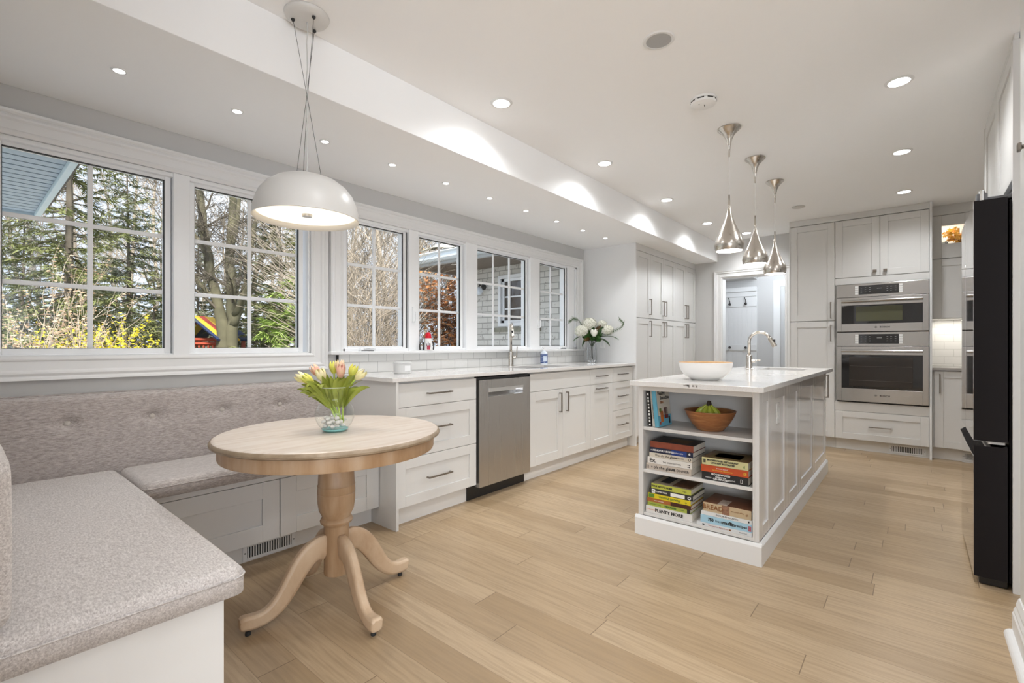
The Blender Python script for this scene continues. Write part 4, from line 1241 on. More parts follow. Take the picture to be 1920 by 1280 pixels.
pile(0.1325, [
 dict(y1=1.226, y0=0.952, th=0.040, depth=0.215, col=(0.68, 0.67, 0.65), label='white cookbook lettered PLENTY MORE on the bottom island shelf', group=g4, x=2.676, texts=[('PLENTY MORE', 0.51, 0.5, 0.024, 'k', 0.0010, 1.06), ('YOTAM OTTOLENGHI', 0.14, 0.5, 0.006, 'o', 0, 1)], patches=[]),
 dict(y1=1.218, y0=0.966, th=0.024, depth=0.20, col=(0.36, 0.42, 0.07), label='olive green cookbook second lowest of the bottom shelf left pile', group=g4, x=2.682, texts=[('MEXICAN', 0.55, 0.5, 0.014, 'g', 0.0008, 1.1), ('THOMASINA MIERS', 0.18, 0.5, 0.008, 'g', 0, 1.1), ('hodder', 0.82, 0.5, 0.008, 'g', 0, 1)], patches=[(0.93, 1, 0, 1, INK['k'])]),
 dict(y1=1.220, y0=0.960, th=0.023, depth=0.205, col=(0.36, 0.12, 0.035), label='rust brown cookbook under the yellow one, bottom shelf left pile', group=g4, x=2.680, var=0.3, texts=[('curry everyday', 0.28, 0.5, 0.009, 'w', 0, 1.1)], patches=[(0.55, 1, 0, 1, plain('dark_brown_cover', (0.06, 0.02, 0.012), 0.45))]),
 dict(y1=1.214, y0=0.962, th=0.026, depth=0.21, col=(0.66, 0.53, 0.02), label='yellow cookbook lettered WHOLE BOWLS in the bottom shelf left pile', group=g4, x=2.678, texts=[('WHOLE BOWLS', 0.52, 0.5, 0.016, 'g', 0.0004, 1.1), ('jp', 0.90, 0.5, 0.014, 'g', 0, 1)], patches=[(0.02, 0.16, 0.12, 0.95, plain('leaf_green_print', (0.10, 0.22, 0.03), 0.5, var=0.5, vscale=80))]),
 dict(y1=1.208, y0=0.951, th=0.029, depth=0.20, col=(0.03, 0.03, 0.028), label='black cookbook with a white oval on its spine, bottom shelf left pile', group=g4, x=2.684, texts=[('PROPERTIES', 0.27, 0.5, 0.011, 'w', 0.0002, 1.3), ('O', 0.92, 0.42, 0.024, 'w', 0.001, 1), ('ok', 0.10, 0.5, 0.013, 'k', 0.0004, 1)], patches=[(0.06, 0.14, 0.1, 0.9, INK['w']), (0.50, 0.82, 0.12, 0.80, INK['w'])]),
 dict(y1=1.196, y0=0.962, th=0.030, depth=0.205, col=(0.47, 0.50, 0.08), label='lime green cookbook topmost of the bottom shelf left pile', group=g4, x=2.686, topcol=(0.42, 0.37, 0.28), toppatch=[(0.14, 0.38, 0.25, 0.92, INK['k']), (0.50, 0.95, 0.1, 0.9, plain('food_print', (0.14, 0.07, 0.035), 0.5, var=0.8, vscale=40))], texts=[('YOUR KEY TO HOME', 0.27, 0.5, 0.013, 'k', 0.0007, 1), ('Vegan', 0.84, 0.5, 0.010, 'k', 0, 1)], patches=[]),
])
g5 = 'cookbooks lying in the right pile on the bottom island shelf'
pile(0.1325, [
 dict(y1=0.925, y0=0.645, th=0.019, depth=0.22, col=(0.66, 0.68, 0.70), label='slim white book at the base of the bottom shelf right pile', group=g5, x=2.668, texts=[('The Complete Baking Book', 0.40, 0.5, 0.009, 'r', 0, 1), ('Good Food', 0.85, 0.5, 0.008, 'k', 0, 1)], patches=[(0.11, 0.15, 0.3, 0.7, INK['k']), (0.60, 0.64, 0.3, 0.7, INK['n'])]),
 dict(y1=0.906, y0=0.645, th=0.041, depth=0.21, col=(0.36, 0.57, 0.70), label='light blue paperback lettered 750 best muffin recipes', group=g5, x=2.672, texts=[('750', 0.21, 0.5, 0.022, 'k', 0.0011, 0.9), ('best', 0.37, 0.5, 0.021, 'k', 0, 1), ('muffin', 0.56, 0.5, 0.025, 'k', 0.0011, 1.0), ('recipes', 0.80, 0.5, 0.020, 'k', 0.0004, 1.0)], patches=[(0.93, 0.985, 0.15, 0.8, plain('red_check', (0.4, 0.12, 0.15), 0.5, var=0.8, vscale=200))]),
 dict(y1=0.902, y0=0.646, th=0.020, depth=0.21, col=(0.70, 0.71, 0.71), label='slim white book just under the BREAD cookbook', group=g5, x=2.673, texts=[('SOURDOUGH', 0.52, 0.5, 0.012, 'k', 0, 1.5)], patches=[(0.93, 0.955, 0.3, 0.8, INK['k'])]),
 dict(y1=0.893, y0=0.650, th=0.048, depth=0.20, col=(0.50, 0.39, 0.25), label='tan cookbook lettered BREAD, topmost of the bottom shelf right pile', group=g5, x=2.678, topcol=(0.17, 0.07, 0.035), toppatch=[(0.3, 0.5, 0.02, 0.5, plain('flour_print', (0.5, 0.42, 0.36), 0.6, var=0.6, vscale=50))], texts=[('BREAD', 0.21, 0.5, 0.036, 'n', 0.0006, 0.98), ('hamelman wiley', 0.72, 0.55, 0.010, 'n', 0, 1), ('#', 0.91, 0.45, 0.018, 'n', 0, 1)], patches=[(0.40, 0.56, 0, 1, plain('loaf_print', (0.25, 0.13, 0.08), 0.5, var=0.9, vscale=70))]),
])
# upright books leaning against the left side of the top shelf
def up_book(y, th, h, depth, x, lean, col, label, group, frontcol=None, texts=(), patches=(), fpatch=(), ftexts=(), yaw=0.0):
    """spine faces the room end (-x); front cover faces -y"""
    org = (x, y, 0.6385)
    t = thing('book', label, 'book', org, group)
    c_ = 0.002
    z = 0.6385
    cm = cover(col)
    cv = MB().box(x, x + c_, y - th, y, z, z + h).box(x + c_, x + depth, y - c_, y, z, z + h).box(x + c_, x + depth, y - th, y - th + c_, z, z + h).build('cover', cm, t, bevel=.0006)
    MB().box(x + c_, x + depth - .004, y - th + c_ + .0001, y - c_ - .0001, z + .003, z + h - .003).build('pages', M['paper'], t)
    for (a0, a1, b0, b1, pm) in patches:
        MB().box(x - .0004, x, y - th * a1, y - th * a0, z + h * b0, z + h * b1).build('spine_patch', pm, cv)
    for (body, f, size, ink, bold) in texts:
        m4 = facing((x - 0.0006, y - th / 2, z + h * f), (0, 0, -1), (0, -1, 0))
        text_mesh('title', body, size, INK[ink], cv, m4, bold=bold)
    for (a0, a1, b0, b1, pm) in fpatch:
        MB().box(x + depth * a0, x + depth * a1, y - th - .0004, y - th, z + h * b0, z + h * b1).build('cover_picture', pm, cv)
    for (body, fx_, fz_, size, ink, bold) in ftexts:
        m4 = facing((x + depth * fx_, y - th - 0.0008, z + h * fz_), (1, 0, 0), (0, 0, 1))
        text_mesh('title', body, size, INK[ink], cv, m4, bold=bold)
    t.rotation_euler = (-lean, 0, yaw)
    return t
gU = 'books leaning upright on the top island shelf'
up_book(1.234, 0.020, 0.222, 0.17, 2.80, 0.0, (0.012, 0.012, 0.012), 'plain black book in the back left corner of the top island shelf', gU)
up_book(1.212, 0.016, 0.218, 0.17, 2.685, R(4.2), (0.015, 0.015, 0.015), 'thin book with a speckled black and white spine, leftmost on the top island shelf', gU,
        patches=[(0.25, 0.8, 0.03 + 0.09 * i, 0.07 + 0.09 * i + 0.02 * (i % 2), INK['w']) for i in range(10)])
up_book(1.190, 0.020, 0.212, 0.17, 2.690, R(4.5), (0.55, 0.53, 0.48), 'thin off-white book between the speckled one and the blue one', gU, texts=[('LAZY SLOW COOKER', 0.5, 0.012, 'k', 0)])
t = up_book(1.166, 0.024, 0.216, 0.17, 2.672, R(6.5), (0.12, 0.38, 0.52), 'blue and cream smoothie cookbook leaning on the top island shelf', gU, yaw=R(-3),
        fpatch=[(0.05, 0.995, 0.30, 0.995, plain('cream_print', (0.56, 0.53, 0.46), 0.5)), (0.20, 0.42, 0.12, 0.42, plain('orange_glass_print', (0.55, 0.17, 0.04), 0.5, var=0.3)), (0.50, 0.78, 0.20, 0.50, plain('berry_glass_print', (0.16, 0.03, 0.03), 0.5, var=0.4)),
                (0.14, 0.30, 0.40, 0.50, plain('green_print', (0.20, 0.30, 0.06), 0.5, var=.4)), (0.1, 0.2, 0.06, 0.14, INK['r']), (0.8, 0.9, 0.05, 0.25, INK['k'])],
        ftexts=[('Healthy', 0.40, 0.90, 0.030, 'k', 0.0008), ('Smoothie', 0.62, 0.77, 0.030, 'k', 0.0008), ('BIBLE', 0.42, 0.65, 0.020, 'n', 0.0006)])

# ================================================================== bench and cushions
BZ = 0.462
FB = ('Y-', 2.55)
t = thing('corner_bench', 'white built-in corner bench with panelled doors below the left window', 'bench', (0.9, 2.7, 0))
mb = MB().box(-0.049, 1.7315, 2.575, YW - .001, 0.108, BZ).box(-0.049, 0.467, 1.39, 2.575, 0.108, BZ).box(0.02, 0.467, 1.39, 1.41, 0, .108)
mb.build('body', M['cab'], t, bevel=.001)
MB().box(0.467, 1.7315, 2.64, 2.652, 0, 0.108).box(0.40, 0.412, 1.41, 2.64, 0, 0.108).build('toe_kick', M['toe'], t)
MB().box(0.470, 1.7315, 2.551, 2.574, 0.42, BZ - .001).build('top_rail', M['cab'], t, bevel=.001)
front(FB, 0.470, 1.122, 0.112, 0.419, t, 'door', 0.085)
front(FB, 1.124, 1.729, 0.112, 0.419, t, 'door', 0.085)
register(('Y-', 2.64), 0.972, 1.245, 0.006, 0.088, 'white floor register in the toe kick under the corner bench')

def cushion(name, mapf, A, B, T, mat, rad=0.03, crown=0.012, dimples=(), n=(60, 24), label=None, wr=0.0, org=(0, 0, 0)):
    """upholstered block: mapf(a, b, h) -> world; rounded top edges, slight crown, buttoned dimples"""
    a0, a1 = A; b0, b1 = B
    def line(u0, u1, n_):
        L = [0, 0.0012, 0.004, 0.009, 0.016, 0.024, rad]
        core = [rad + (u1 - u0 - 2 * rad) * i / n_ for i in range(1, n_)]
        s_ = [u0 + q for q in L] + [u0 + q for q in core] + [u1 - q for q in L[::-1]]
        return s_
    As, Bs = line(a0, a1, n[0]), line(b0, b1, n[1])
    def hgt(a, b):
        ea = min(a - a0, a1 - a); eb = min(b - b0, b1 - b)
        h = T
        for e in (ea, eb):
            if e < rad:
                q = rad - e
                h -= rad - math.sqrt(max(0, rad * rad - q * q))
        ua = (a - a0) / (a1 - a0); ub = (b - b0) / (b1 - b0)
        h += crown * (math.sin(PI * min(1, max(0, ua))) ** 0.5) * (math.sin(PI * min(1, max(0, ub))) ** 0.5)
        for (da, db) in dimples:
            r2 = ((a - da) ** 2 + (b - db) ** 2)
            h -= 0.016 * math.exp(-r2 / 0.0009) + 0.007 * math.exp(-((b - db) ** 2) / 0.0004 - ((a - da) ** 2) / 0.006)
        if wr:
            h += wr * noise.noise(Vector((a * 9, b * 3, 1.3))) + wr * 0.6 * noise.noise(Vector((a * 22, b * 5, 4.1)))
        return max(0.001, h)
    RC = 0.034
    def plan(a, b, g=0.0):
        dx = max(0, RC - min(a - a0, a1 - a)); dy = max(0, RC - min(b - b0, b1 - b))
        if dx > 0 and dy > 0:
            k = max(dx, dy) / math.hypot(dx, dy)
            ca = a0 + RC if a < (a0 + a1) / 2 else a1 - RC
            cb = b0 + RC if b < (b0 + b1) / 2 else b1 - RC
            return ca + (a - ca) * k, cb + (b - cb) * k
        return a, b
    mf0 = mapf
    def mapf(a, b, h):
        return mf0(*plan(a, b), h)
    mb = MB()
    G = [[mb.b.verts.new(mapf(a, b, hgt(a, b))) for b in Bs] for a in As]
    for i in range(len(As) - 1):
        for j in range(len(Bs) - 1):
            mb.b.faces.new((G[i][j], G[i + 1][j], G[i + 1][j + 1], G[i][j + 1]))
    rim = [G[i][0] for i in range(len(As))] + [G[-1][j] for j in range(1, len(Bs))] + [G[i][-1] for i in range(len(As) - 2, -1, -1)] + [G[0][j] for j in range(len(Bs) - 2, 0, -1)]
    ab = [(As[i], Bs[0]) for i in range(len(As))] + [(As[-1], Bs[j]) for j in range(1, len(Bs))] + [(As[i], Bs[-1]) for i in range(len(As) - 2, -1, -1)] + [(As[0], Bs[j]) for j in range(len(Bs) - 2, 0, -1)]
    low = [mb.b.verts.new(mapf(a, b, 0.0)) for a, b in ab]
    k = len(rim)
    for i in range(k):
        j = (i + 1) % k
        mb.b.faces.new((rim[i], rim[j], low[j], low[i]))
    mb.b.faces.new(low)
    o = mb.build(name, mat, None, org, smooth=True)
    # seam piping just under the rounded edge
    s = MB()
    zz = T - rad * 0.95
    e = 0.0015
    path = []
    for (ca, cb, t0_) in ((a1 - RC, b0 + RC, -90), (a1 - RC, b1 - RC, 0), (a0 + RC, b1 - RC, 90), (a0 + RC, b0 + RC, 180)):
        for q_ in range(7):
            an = R(t0_ + 15 * q_)
            path.append(mf0(ca + (RC + e) * math.cos(an), cb + (RC + e) * math.sin(an), zz))
    path.append(path[0])
    s.tube(path, 0.0026, 6)
    s.build('piping', mat, o, smooth=True)
    if dimples:
        for (da, db) in dimples:
            c0 = Vector(mapf(da, db, hgt(da, db) + 0.001)); c1 = Vector(mapf(da, db, hgt(da, db) + 0.007))
            nn = (c1 - c0).normalized()
            mm = nn.to_track_quat('Z', 'Y').to_matrix()
            MB().lathe(c0, [(0.0115, -0.002), (0.013, 0.003), (0.011, 0.006), (0.005, 0.0085), (0.0, 0.009)], 18, m=mm, cap=False).build('button', M['button'], o, smooth=True)
    if label:
        tag(o, label, 'cushion')
    return o
M['button'] = fabric_mat('button_fabric', (0.42, 0.38, 0.34), (0.62, 0.58, 0.54), (200, 200, 200))
M['fabric_back'] = fabric_mat('heather_fabric_back', (0.25, 0.215, 0.20), (0.55, 0.50, 0.48), (45, 220, 220))
cushion('seat_cushion', lambda a, b, h: (a, b, BZ + 0.001 + h), (0.522, 1.728), (2.475, 2.905), 0.072, M['fabric_seat'], 0.028, 0.006, label='grey-beige seat cushion of the bench under the window, partly behind the table', org=(1.1, 2.7, BZ), wr=0.002)
cushion('seat_cushion', lambda a, b, h: (a, b, BZ + 0.001 + h), (-0.045, 0.515), (1.362, 2.905), 0.072, M['fabric_left'], 0.028, 0.006, label='long grey-beige seat cushion of the left bench arm, in the foreground', org=(0.25, 2.1, BZ), wr=0.002)
cushion('back_cushion', lambda a, b, h: (a, YW - 0.002 - h, b), (-0.045, 1.728), (BZ + 0.006, 0.893), 0.115, M['fabric_back'], 0.03, 0.008,
        dimples=[(0.03, 0.765), (0.345, 0.765), (0.66, 0.765), (0.975, 0.765), (1.29, 0.765), (1.60, 0.765)], n=(150, 40), label='long buttoned grey-beige back cushion under the left window', org=(0.9, 3.0, 0.6), wr=0.004)
cushion('back_cushion', lambda a, b, h: (-0.0445 + h, a, b), (1.375, 2.905), (BZ + 0.085, 0.893), 0.125, M['fabric_left'], 0.03, 0.008, label='grey-beige back cushion at the far left edge, standing on the seat', org=(0, 2.1, 0.7), wr=0.002)

# ================================================================== round pedestal table
TX, TY = 1.083, 1.945
t = thing('pedestal_table', 'round whitewashed wooden pedestal table with four curved legs', 'table', (TX, TY, 0))
pr = [(0.0, 0.7225), (0.434, 0.7225), (0.452, 0.7465), (0.447, 0.7492), (0.438, 0.750), (0.0, 0.750)]
tp = MB().lathe((TX, TY, 0), pr, 96, cap=False).build('tabletop', M['table_top'], t, smooth='auto')
M['table_edge'] = wood_mat('weathered_edge', (0.36, 0.28, 0.20), (0.27, 0.20, 0.13), (0.20, 0.14, 0.085), (14, 14, 30), 0.45)
MB().lathe((TX, TY, 0), [(0.434, 0.722), (0.452, 0.7235), (0.4605, 0.729), (0.462, 0.736), (0.458, 0.7435), (0.4522, 0.7467), (0.450, 0.740)], 96, close=True).build('edge_band', M['table_edge'], tp, smooth='auto')
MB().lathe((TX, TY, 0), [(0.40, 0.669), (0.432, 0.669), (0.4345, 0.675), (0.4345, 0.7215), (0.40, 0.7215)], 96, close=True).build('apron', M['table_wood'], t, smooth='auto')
pedx = 0
blk = MB().obox((TX + 0.40 * math.cos(-0.55), TY + 0.40 * math.sin(-.55), 0.66), (0.016, 0.016, 0.03), Matrix.Rotation(-.55, 3, 'Z'))
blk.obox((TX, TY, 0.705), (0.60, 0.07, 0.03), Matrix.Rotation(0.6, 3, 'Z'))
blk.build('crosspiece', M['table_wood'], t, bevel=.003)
pr = [(0.0, 0.205), (0.050, 0.205), (0.052, 0.21), (0.052, 0.385), (0.056, 0.392), (0.065, 0.398), (0.068, 0.406), (0.064, 0.414), (0.058, 0.418), (0.060, 0.424), (0.072, 0.445), (0.0775, 0.475), (0.078, 0.505), (0.0785, 0.508), (0.0765, 0.511), (0.0785, 0.514), (0.077, 0.535), (0.0785, 0.538), (0.076, 0.541), (0.074, 0.58), (0.066, 0.63), (0.058, 0.675), (0.055, 0.70), (0.0, 0.70)]
TX, TY = TX + 0.010, TY - 0.013
# the column sits lower: legs spring from the plain cylinder
pr = [(r, 0.13 + (z - 0.205) * (0.70 - 0.13) / (0.70 - 0.205)) for r, z in pr]
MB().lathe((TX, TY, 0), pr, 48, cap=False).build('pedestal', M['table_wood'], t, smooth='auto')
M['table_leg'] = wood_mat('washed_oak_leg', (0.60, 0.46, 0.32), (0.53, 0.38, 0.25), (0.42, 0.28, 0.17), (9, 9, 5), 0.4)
feet = [(0.746, 1.971), (1.06, 1.602), (1.419, 1.919), (1.105, 2.288)]
leg_c = []
for fx_, fy_ in feet:
    d_ = Vector((fx_ - TX, fy_ - TY, 0)); L = d_.length + 0.035; d_.normalize()
    side = Vector((-d_.y, d_.x, 0))
    # centre line of the S-curved leg and its depth
    pts = [(0.035, 0.250, 0.060), (0.075, 0.262, 0.052), (0.110, 0.250, 0.046), (0.145, 0.215, 0.043), (0.175, 0.170, 0.040), (0.205, 0.120, 0.037), (0.235, 0.080, 0.034), (0.270, 0.055, 0.031), (0.300, 0.046, 0.029), (0.335, 0.046, 0.028), (0.360, 0.052, 0.028), (L, 0.050, 0.026)]
    mb = MB()
    rings = []
    for i, (u, z_, h_) in enumerate(pts):
        a = pts[max(0, i - 1)]; b_ = pts[min(len(pts) - 1, i + 1)]
        tx, tz = b_[0] - a[0], b_[1] - a[1]
        l_ = math.hypot(tx, tz); nx, nz = -tz / l_, tx / l_
        w_ = 0.020 if i < len(pts) - 3 else 0.024
        ring = []
        for (sn, sw_) in ((1, 0.72), (0.82, 1), (-0.82, 1), (-1, 0.72)):
            for sg in ((1,) if False else (1,)):
                ring.append((sn, sw_))
        prof_ = [(1, -0.7), (1, 0.7), (0.8, 1), (-0.8, 1), (-1, 0.7), (-1, -0.7), (-0.8, -1), (0.8, -1)]
        rings.append([mb.b.verts.new(Vector((TX, TY, 0)) + d_ * (u + nx * h_ * pn) + Vector((0, 0, max(0.012, z_ + nz * h_ * pn))) + side * w_ * ps) for pn, ps in prof_])
    for A_, B_ in zip(rings, rings[1:]):
        for k in range(8):
            mb.b.faces.new((A_[k], A_[(k + 1) % 8], B_[(k + 1) % 8], B_[k]))
    mb.b.faces.new(rings[0]); mb.b.faces.new(rings[-1][::-1])
    lg = mb.build('leg', M['table_leg'], t, smooth='auto', sub=1)
    MB().lathe((fx_ , fy_, 0), [(0.010, 0.0), (0.011, 0.004), (0.009, 0.016)], 12).build('foot_glide', M['rubber'], lg)
# ================================================================== tulips
VX_, VY_, VZ_ = 1.076, 1.915, 0.7505
def glass_vase(name, label, x, y, z, prof_out, th, mat, base=None, n=48):
    mb = MB()
    mb.lathe((x, y, z), prof_out, n, cap=False)
    o = mb.build(name, mat, None, (x, y, z), smooth=True)
    tag(o, label, 'vase')
    return o
pr = [(0.040, 0.002), (0.052, 0.010), (0.068, 0.030), (0.079, 0.055), (0.081, 0.078), (0.076, 0.100), (0.064, 0.118), (0.053, 0.128), (0.0495, 0.138), (0.051, 0.150), (0.057, 0.168), (0.066, 0.186), (0.068, 0.190)]
vs = glass_vase('glass_vase', 'clear round-bellied glass vase with an aqua base on the round table', VX_, VY_, VZ_, pr, 0.0018, M['vase_glass'])
MB().lathe((VX_, VY_, VZ_), [(0.0, 0.0), (0.042, 0.0), (0.050, 0.006), (0.056, 0.013), (0.050, 0.012), (0.03, 0.008), (0.0, 0.007)], 36, cap=False).build('aqua_base', M['aqua'], vs, smooth=True)
rim = MB().lathe((VX_, VY_, VZ_), [(0.0675 + 0.0012 * math.cos(a * PI / 4), 0.190 + 0.0012 * math.sin(a * PI / 4)) for a in range(8)], 48, close=True)
rim.build('rim', plain('glass_rim', (0.75, 0.82, 0.82), 0.05), vs, smooth=True)
M['pebble'] = plain('white_pebble', (0.72, 0.68, 0.64), 0.5, var=0.1, vscale=30)
rr = random.Random(11)
peb = None
ps = []
for i in range(400):
    if len(ps) >= 22: break
    a = rr.random() * 2 * PI; q = 0.060 * math.sqrt(rr.random()); 
    z = VZ_ + rr.choice((0.026, 0.044, 0.058))
    if z > VZ_ + 0.05: q *= 0.6
    if z < VZ_ + 0.03: q *= 0.8
    p = Vector((VX_ + q * math.cos(a), VY_ + q * math.sin(a), z))
    if all((p - o_).length > 0.0215 for o_ in ps):
        ps.append(p)
bm = bmesh.new(); bmesh.ops.create_icosphere(bm, subdivisions=2, radius=0.0115)
me = bpy.data.meshes.new('pebble'); bm.to_mesh(me); bm.free(); me.materials.append(M['pebble'])
for p_ in me.polygons: p_.use_smooth = True
for i, p in enumerate(ps):
    o = bpy.data.objects.new('pebble', me); COL.objects.link(o)
    o.location = p; o.scale = (rr.uniform(.9, 1.25), rr.uniform(.85, 1.1), rr.uniform(.6, .85)); o.rotation_euler = (rr.uniform(-.4, .4), rr.uniform(-.4, .4), rr.random() * 3)
    tag(o, 'smooth white pebble on the bottom of the round glass vase', 'pebble', 'white pebbles in the tulip vase')

def petal_cup(mb, c0, ax, length, rad, n=6, open_=0.0, rot0=0.0):
    """closed tulip head: n overlapping curved petals round an axis"""
    q = ax.to_track_quat('Z', 'Y').to_matrix()
    for k in range(n):
        a0 = 2 * PI * k / n + rot0
        rr_ = rad * (1.0 if k % 2 else 0.9)
        G = []
        for i in range(9):
            u = i / 8
            w_ = math.sin(PI * min(1, 0.12 + u * 0.86)) ** 0.6 * 0.62
            rad_u = rr_ * (math.sin(PI * (0.10 + 0.66 * u)) ** 0.8) * (1 + open_ * u)
            row = []
            for j in range(5):
                v = (j - 2) / 2
                a = a0 + v * w_ * 1.05
                r_ = rad_u * (1 - 0.10 * v * v * (0.3 + u))
                row.append(mb.b.verts.new(c0 + q @ Vector((r_ * math.cos(a), r_ * math.sin(a), length * (u - 0.06 * v * v * u)))))
            G.append(row)
        for i in range(8):
            for j in range(4):
                mb.b.faces.new((G[i][j], G[i][j + 1], G[i + 1][j + 1], G[i + 1][j]))
def blade(mb, pts, width, fold=0.35, up=None):
    """long leaf along pts with a folded midrib"""
    n = len(pts)
    rows = []
    for i, p in enumerate(pts):
        p = Vector(p)
        d_ = (Vector(pts[min(n - 1, i + 1)]) - Vector(pts[max(0, i - 1)])).normalized()
        s_ = d_.cross(up or Vector((0, 0, 1)))
        if s_.length < 1e-3: s_ = Vector((1, 0, 0))
        s_.normalize()
        nn = s_.cross(d_).normalized()
        u = i / (n - 1)
        w_ = width * (math.sin(PI * min(1, 0.08 + 0.92 * u) * 1.0) ** 0.75 if u < 1 else 0.02) * (1 if u > .02 else .4)
        w_ = max(w_, 0.0006)
        rows.append([mb.b.verts.new(p + s_ * w_ * t_ + nn * abs(t_) * w_ * fold) for t_ in (-1, -0.5, 0, 0.5, 1)])
    for a, b_ in zip(rows, rows[1:]):
        for k in range(4):
            mb.b.faces.new((a[k], a[k + 1], b_[k + 1], b_[k]))
def bez(p0, p1, p2, n=10):
    return [Vector(p0) * (1 - u) ** 2 + Vector(p1) * 2 * u * (1 - u) + Vector(p2) * u * u for u in [i / n for i in range(n + 1)]]
cR = Vector((0.6467, -0.7627, 0)); cF = Vector((0.7627, 0.6467, 0))
def tulip_mat(name, a, b_):
    m, nt, bs = newmat(name)
    tc = nt.nodes.new('ShaderNodeTexCoord'); n = nt.nodes.new('ShaderNodeTexNoise'); n.inputs['Scale'].default_value = 30; n.inputs['Detail'].default_value = 3
    nt.links.new(tc.outputs['Object'], n.inputs['Vector'])
    f = mathn(nt, 'MULTIPLY', mathn(nt, 'SUBTRACT', n.outputs['Fac'], 0.35), 3)
    cl = nt.nodes.new('ShaderNodeClamp'); nt.links.new(f, cl.inputs[0])
    nt.links.new(mixc(nt, cl.outputs[0], a, b_), bs.inputs['Base Color'])
    bs.inputs['Roughness'].default_value = 0.45
    bs.inputs['Subsurface Weight'].default_value = 0.2; bs.inputs['Subsurface Radius'].default_value = (.01, .008, .004)
    return m
TM = {'cream': tulip_mat('tulip_cream', (0.80, 0.70, 0.48), (0.74, 0.70, 0.32)), 'pink': tulip_mat('tulip_pink', (0.75, 0.34, 0.30), (0.72, 0.52, 0.34)), 'yellow': tulip_mat('tulip_yellow', (0.66, 0.62, 0.10), (0.55, 0.58, 0.12)), 'peach': tulip_mat('tulip_peach', (0.78, 0.52, 0.38), (0.70, 0.64, 0.34))}
# (offset right, offset away, height above vase base, colour, lean)
tul = [(-0.125, -0.01, 0.232, 'cream', (-0.75, 0.5), 'cream tulip at the far left of the bouquet on the round table'),
       (-0.078, 0.02, 0.252, 'pink', (-0.55, 0.7), 'deep pink tulip left of the middle of the bouquet'),
       (-0.082, -0.045, 0.225, 'yellow', (-0.6, 0.5), 'yellow-green tulip bud at the lower left of the bouquet'),
       (-0.036, -0.045, 0.236, 'cream', (-0.25, 0.9), 'pale cream-green tulip bud at the front centre-left of the bouquet'),
       (-0.020, 0.04, 0.262, 'yellow', (-0.1, 1), 'yellowish tulip half hidden at the back of the bouquet'),
       (0.036, -0.03, 0.248, 'pink', (0.12, 1), 'striped pink and green tulip at the top right of the bouquet'),
       (0.012, 0.03, 0.268, 'peach', (-0.05, 1), 'pale peach tulip behind the striped pink one'),
       (0.066, 0.02, 0.250, 'yellow', (0.35, 0.9), 'bright yellow tulip at the back right of the bouquet'),
       (0.098, 0.0, 0.240, 'cream', (0.7, 0.65), 'cream tulip pointing to the right edge of the bouquet')]
base = Vector((VX_, VY_, VZ_))
rr = random.Random(21)
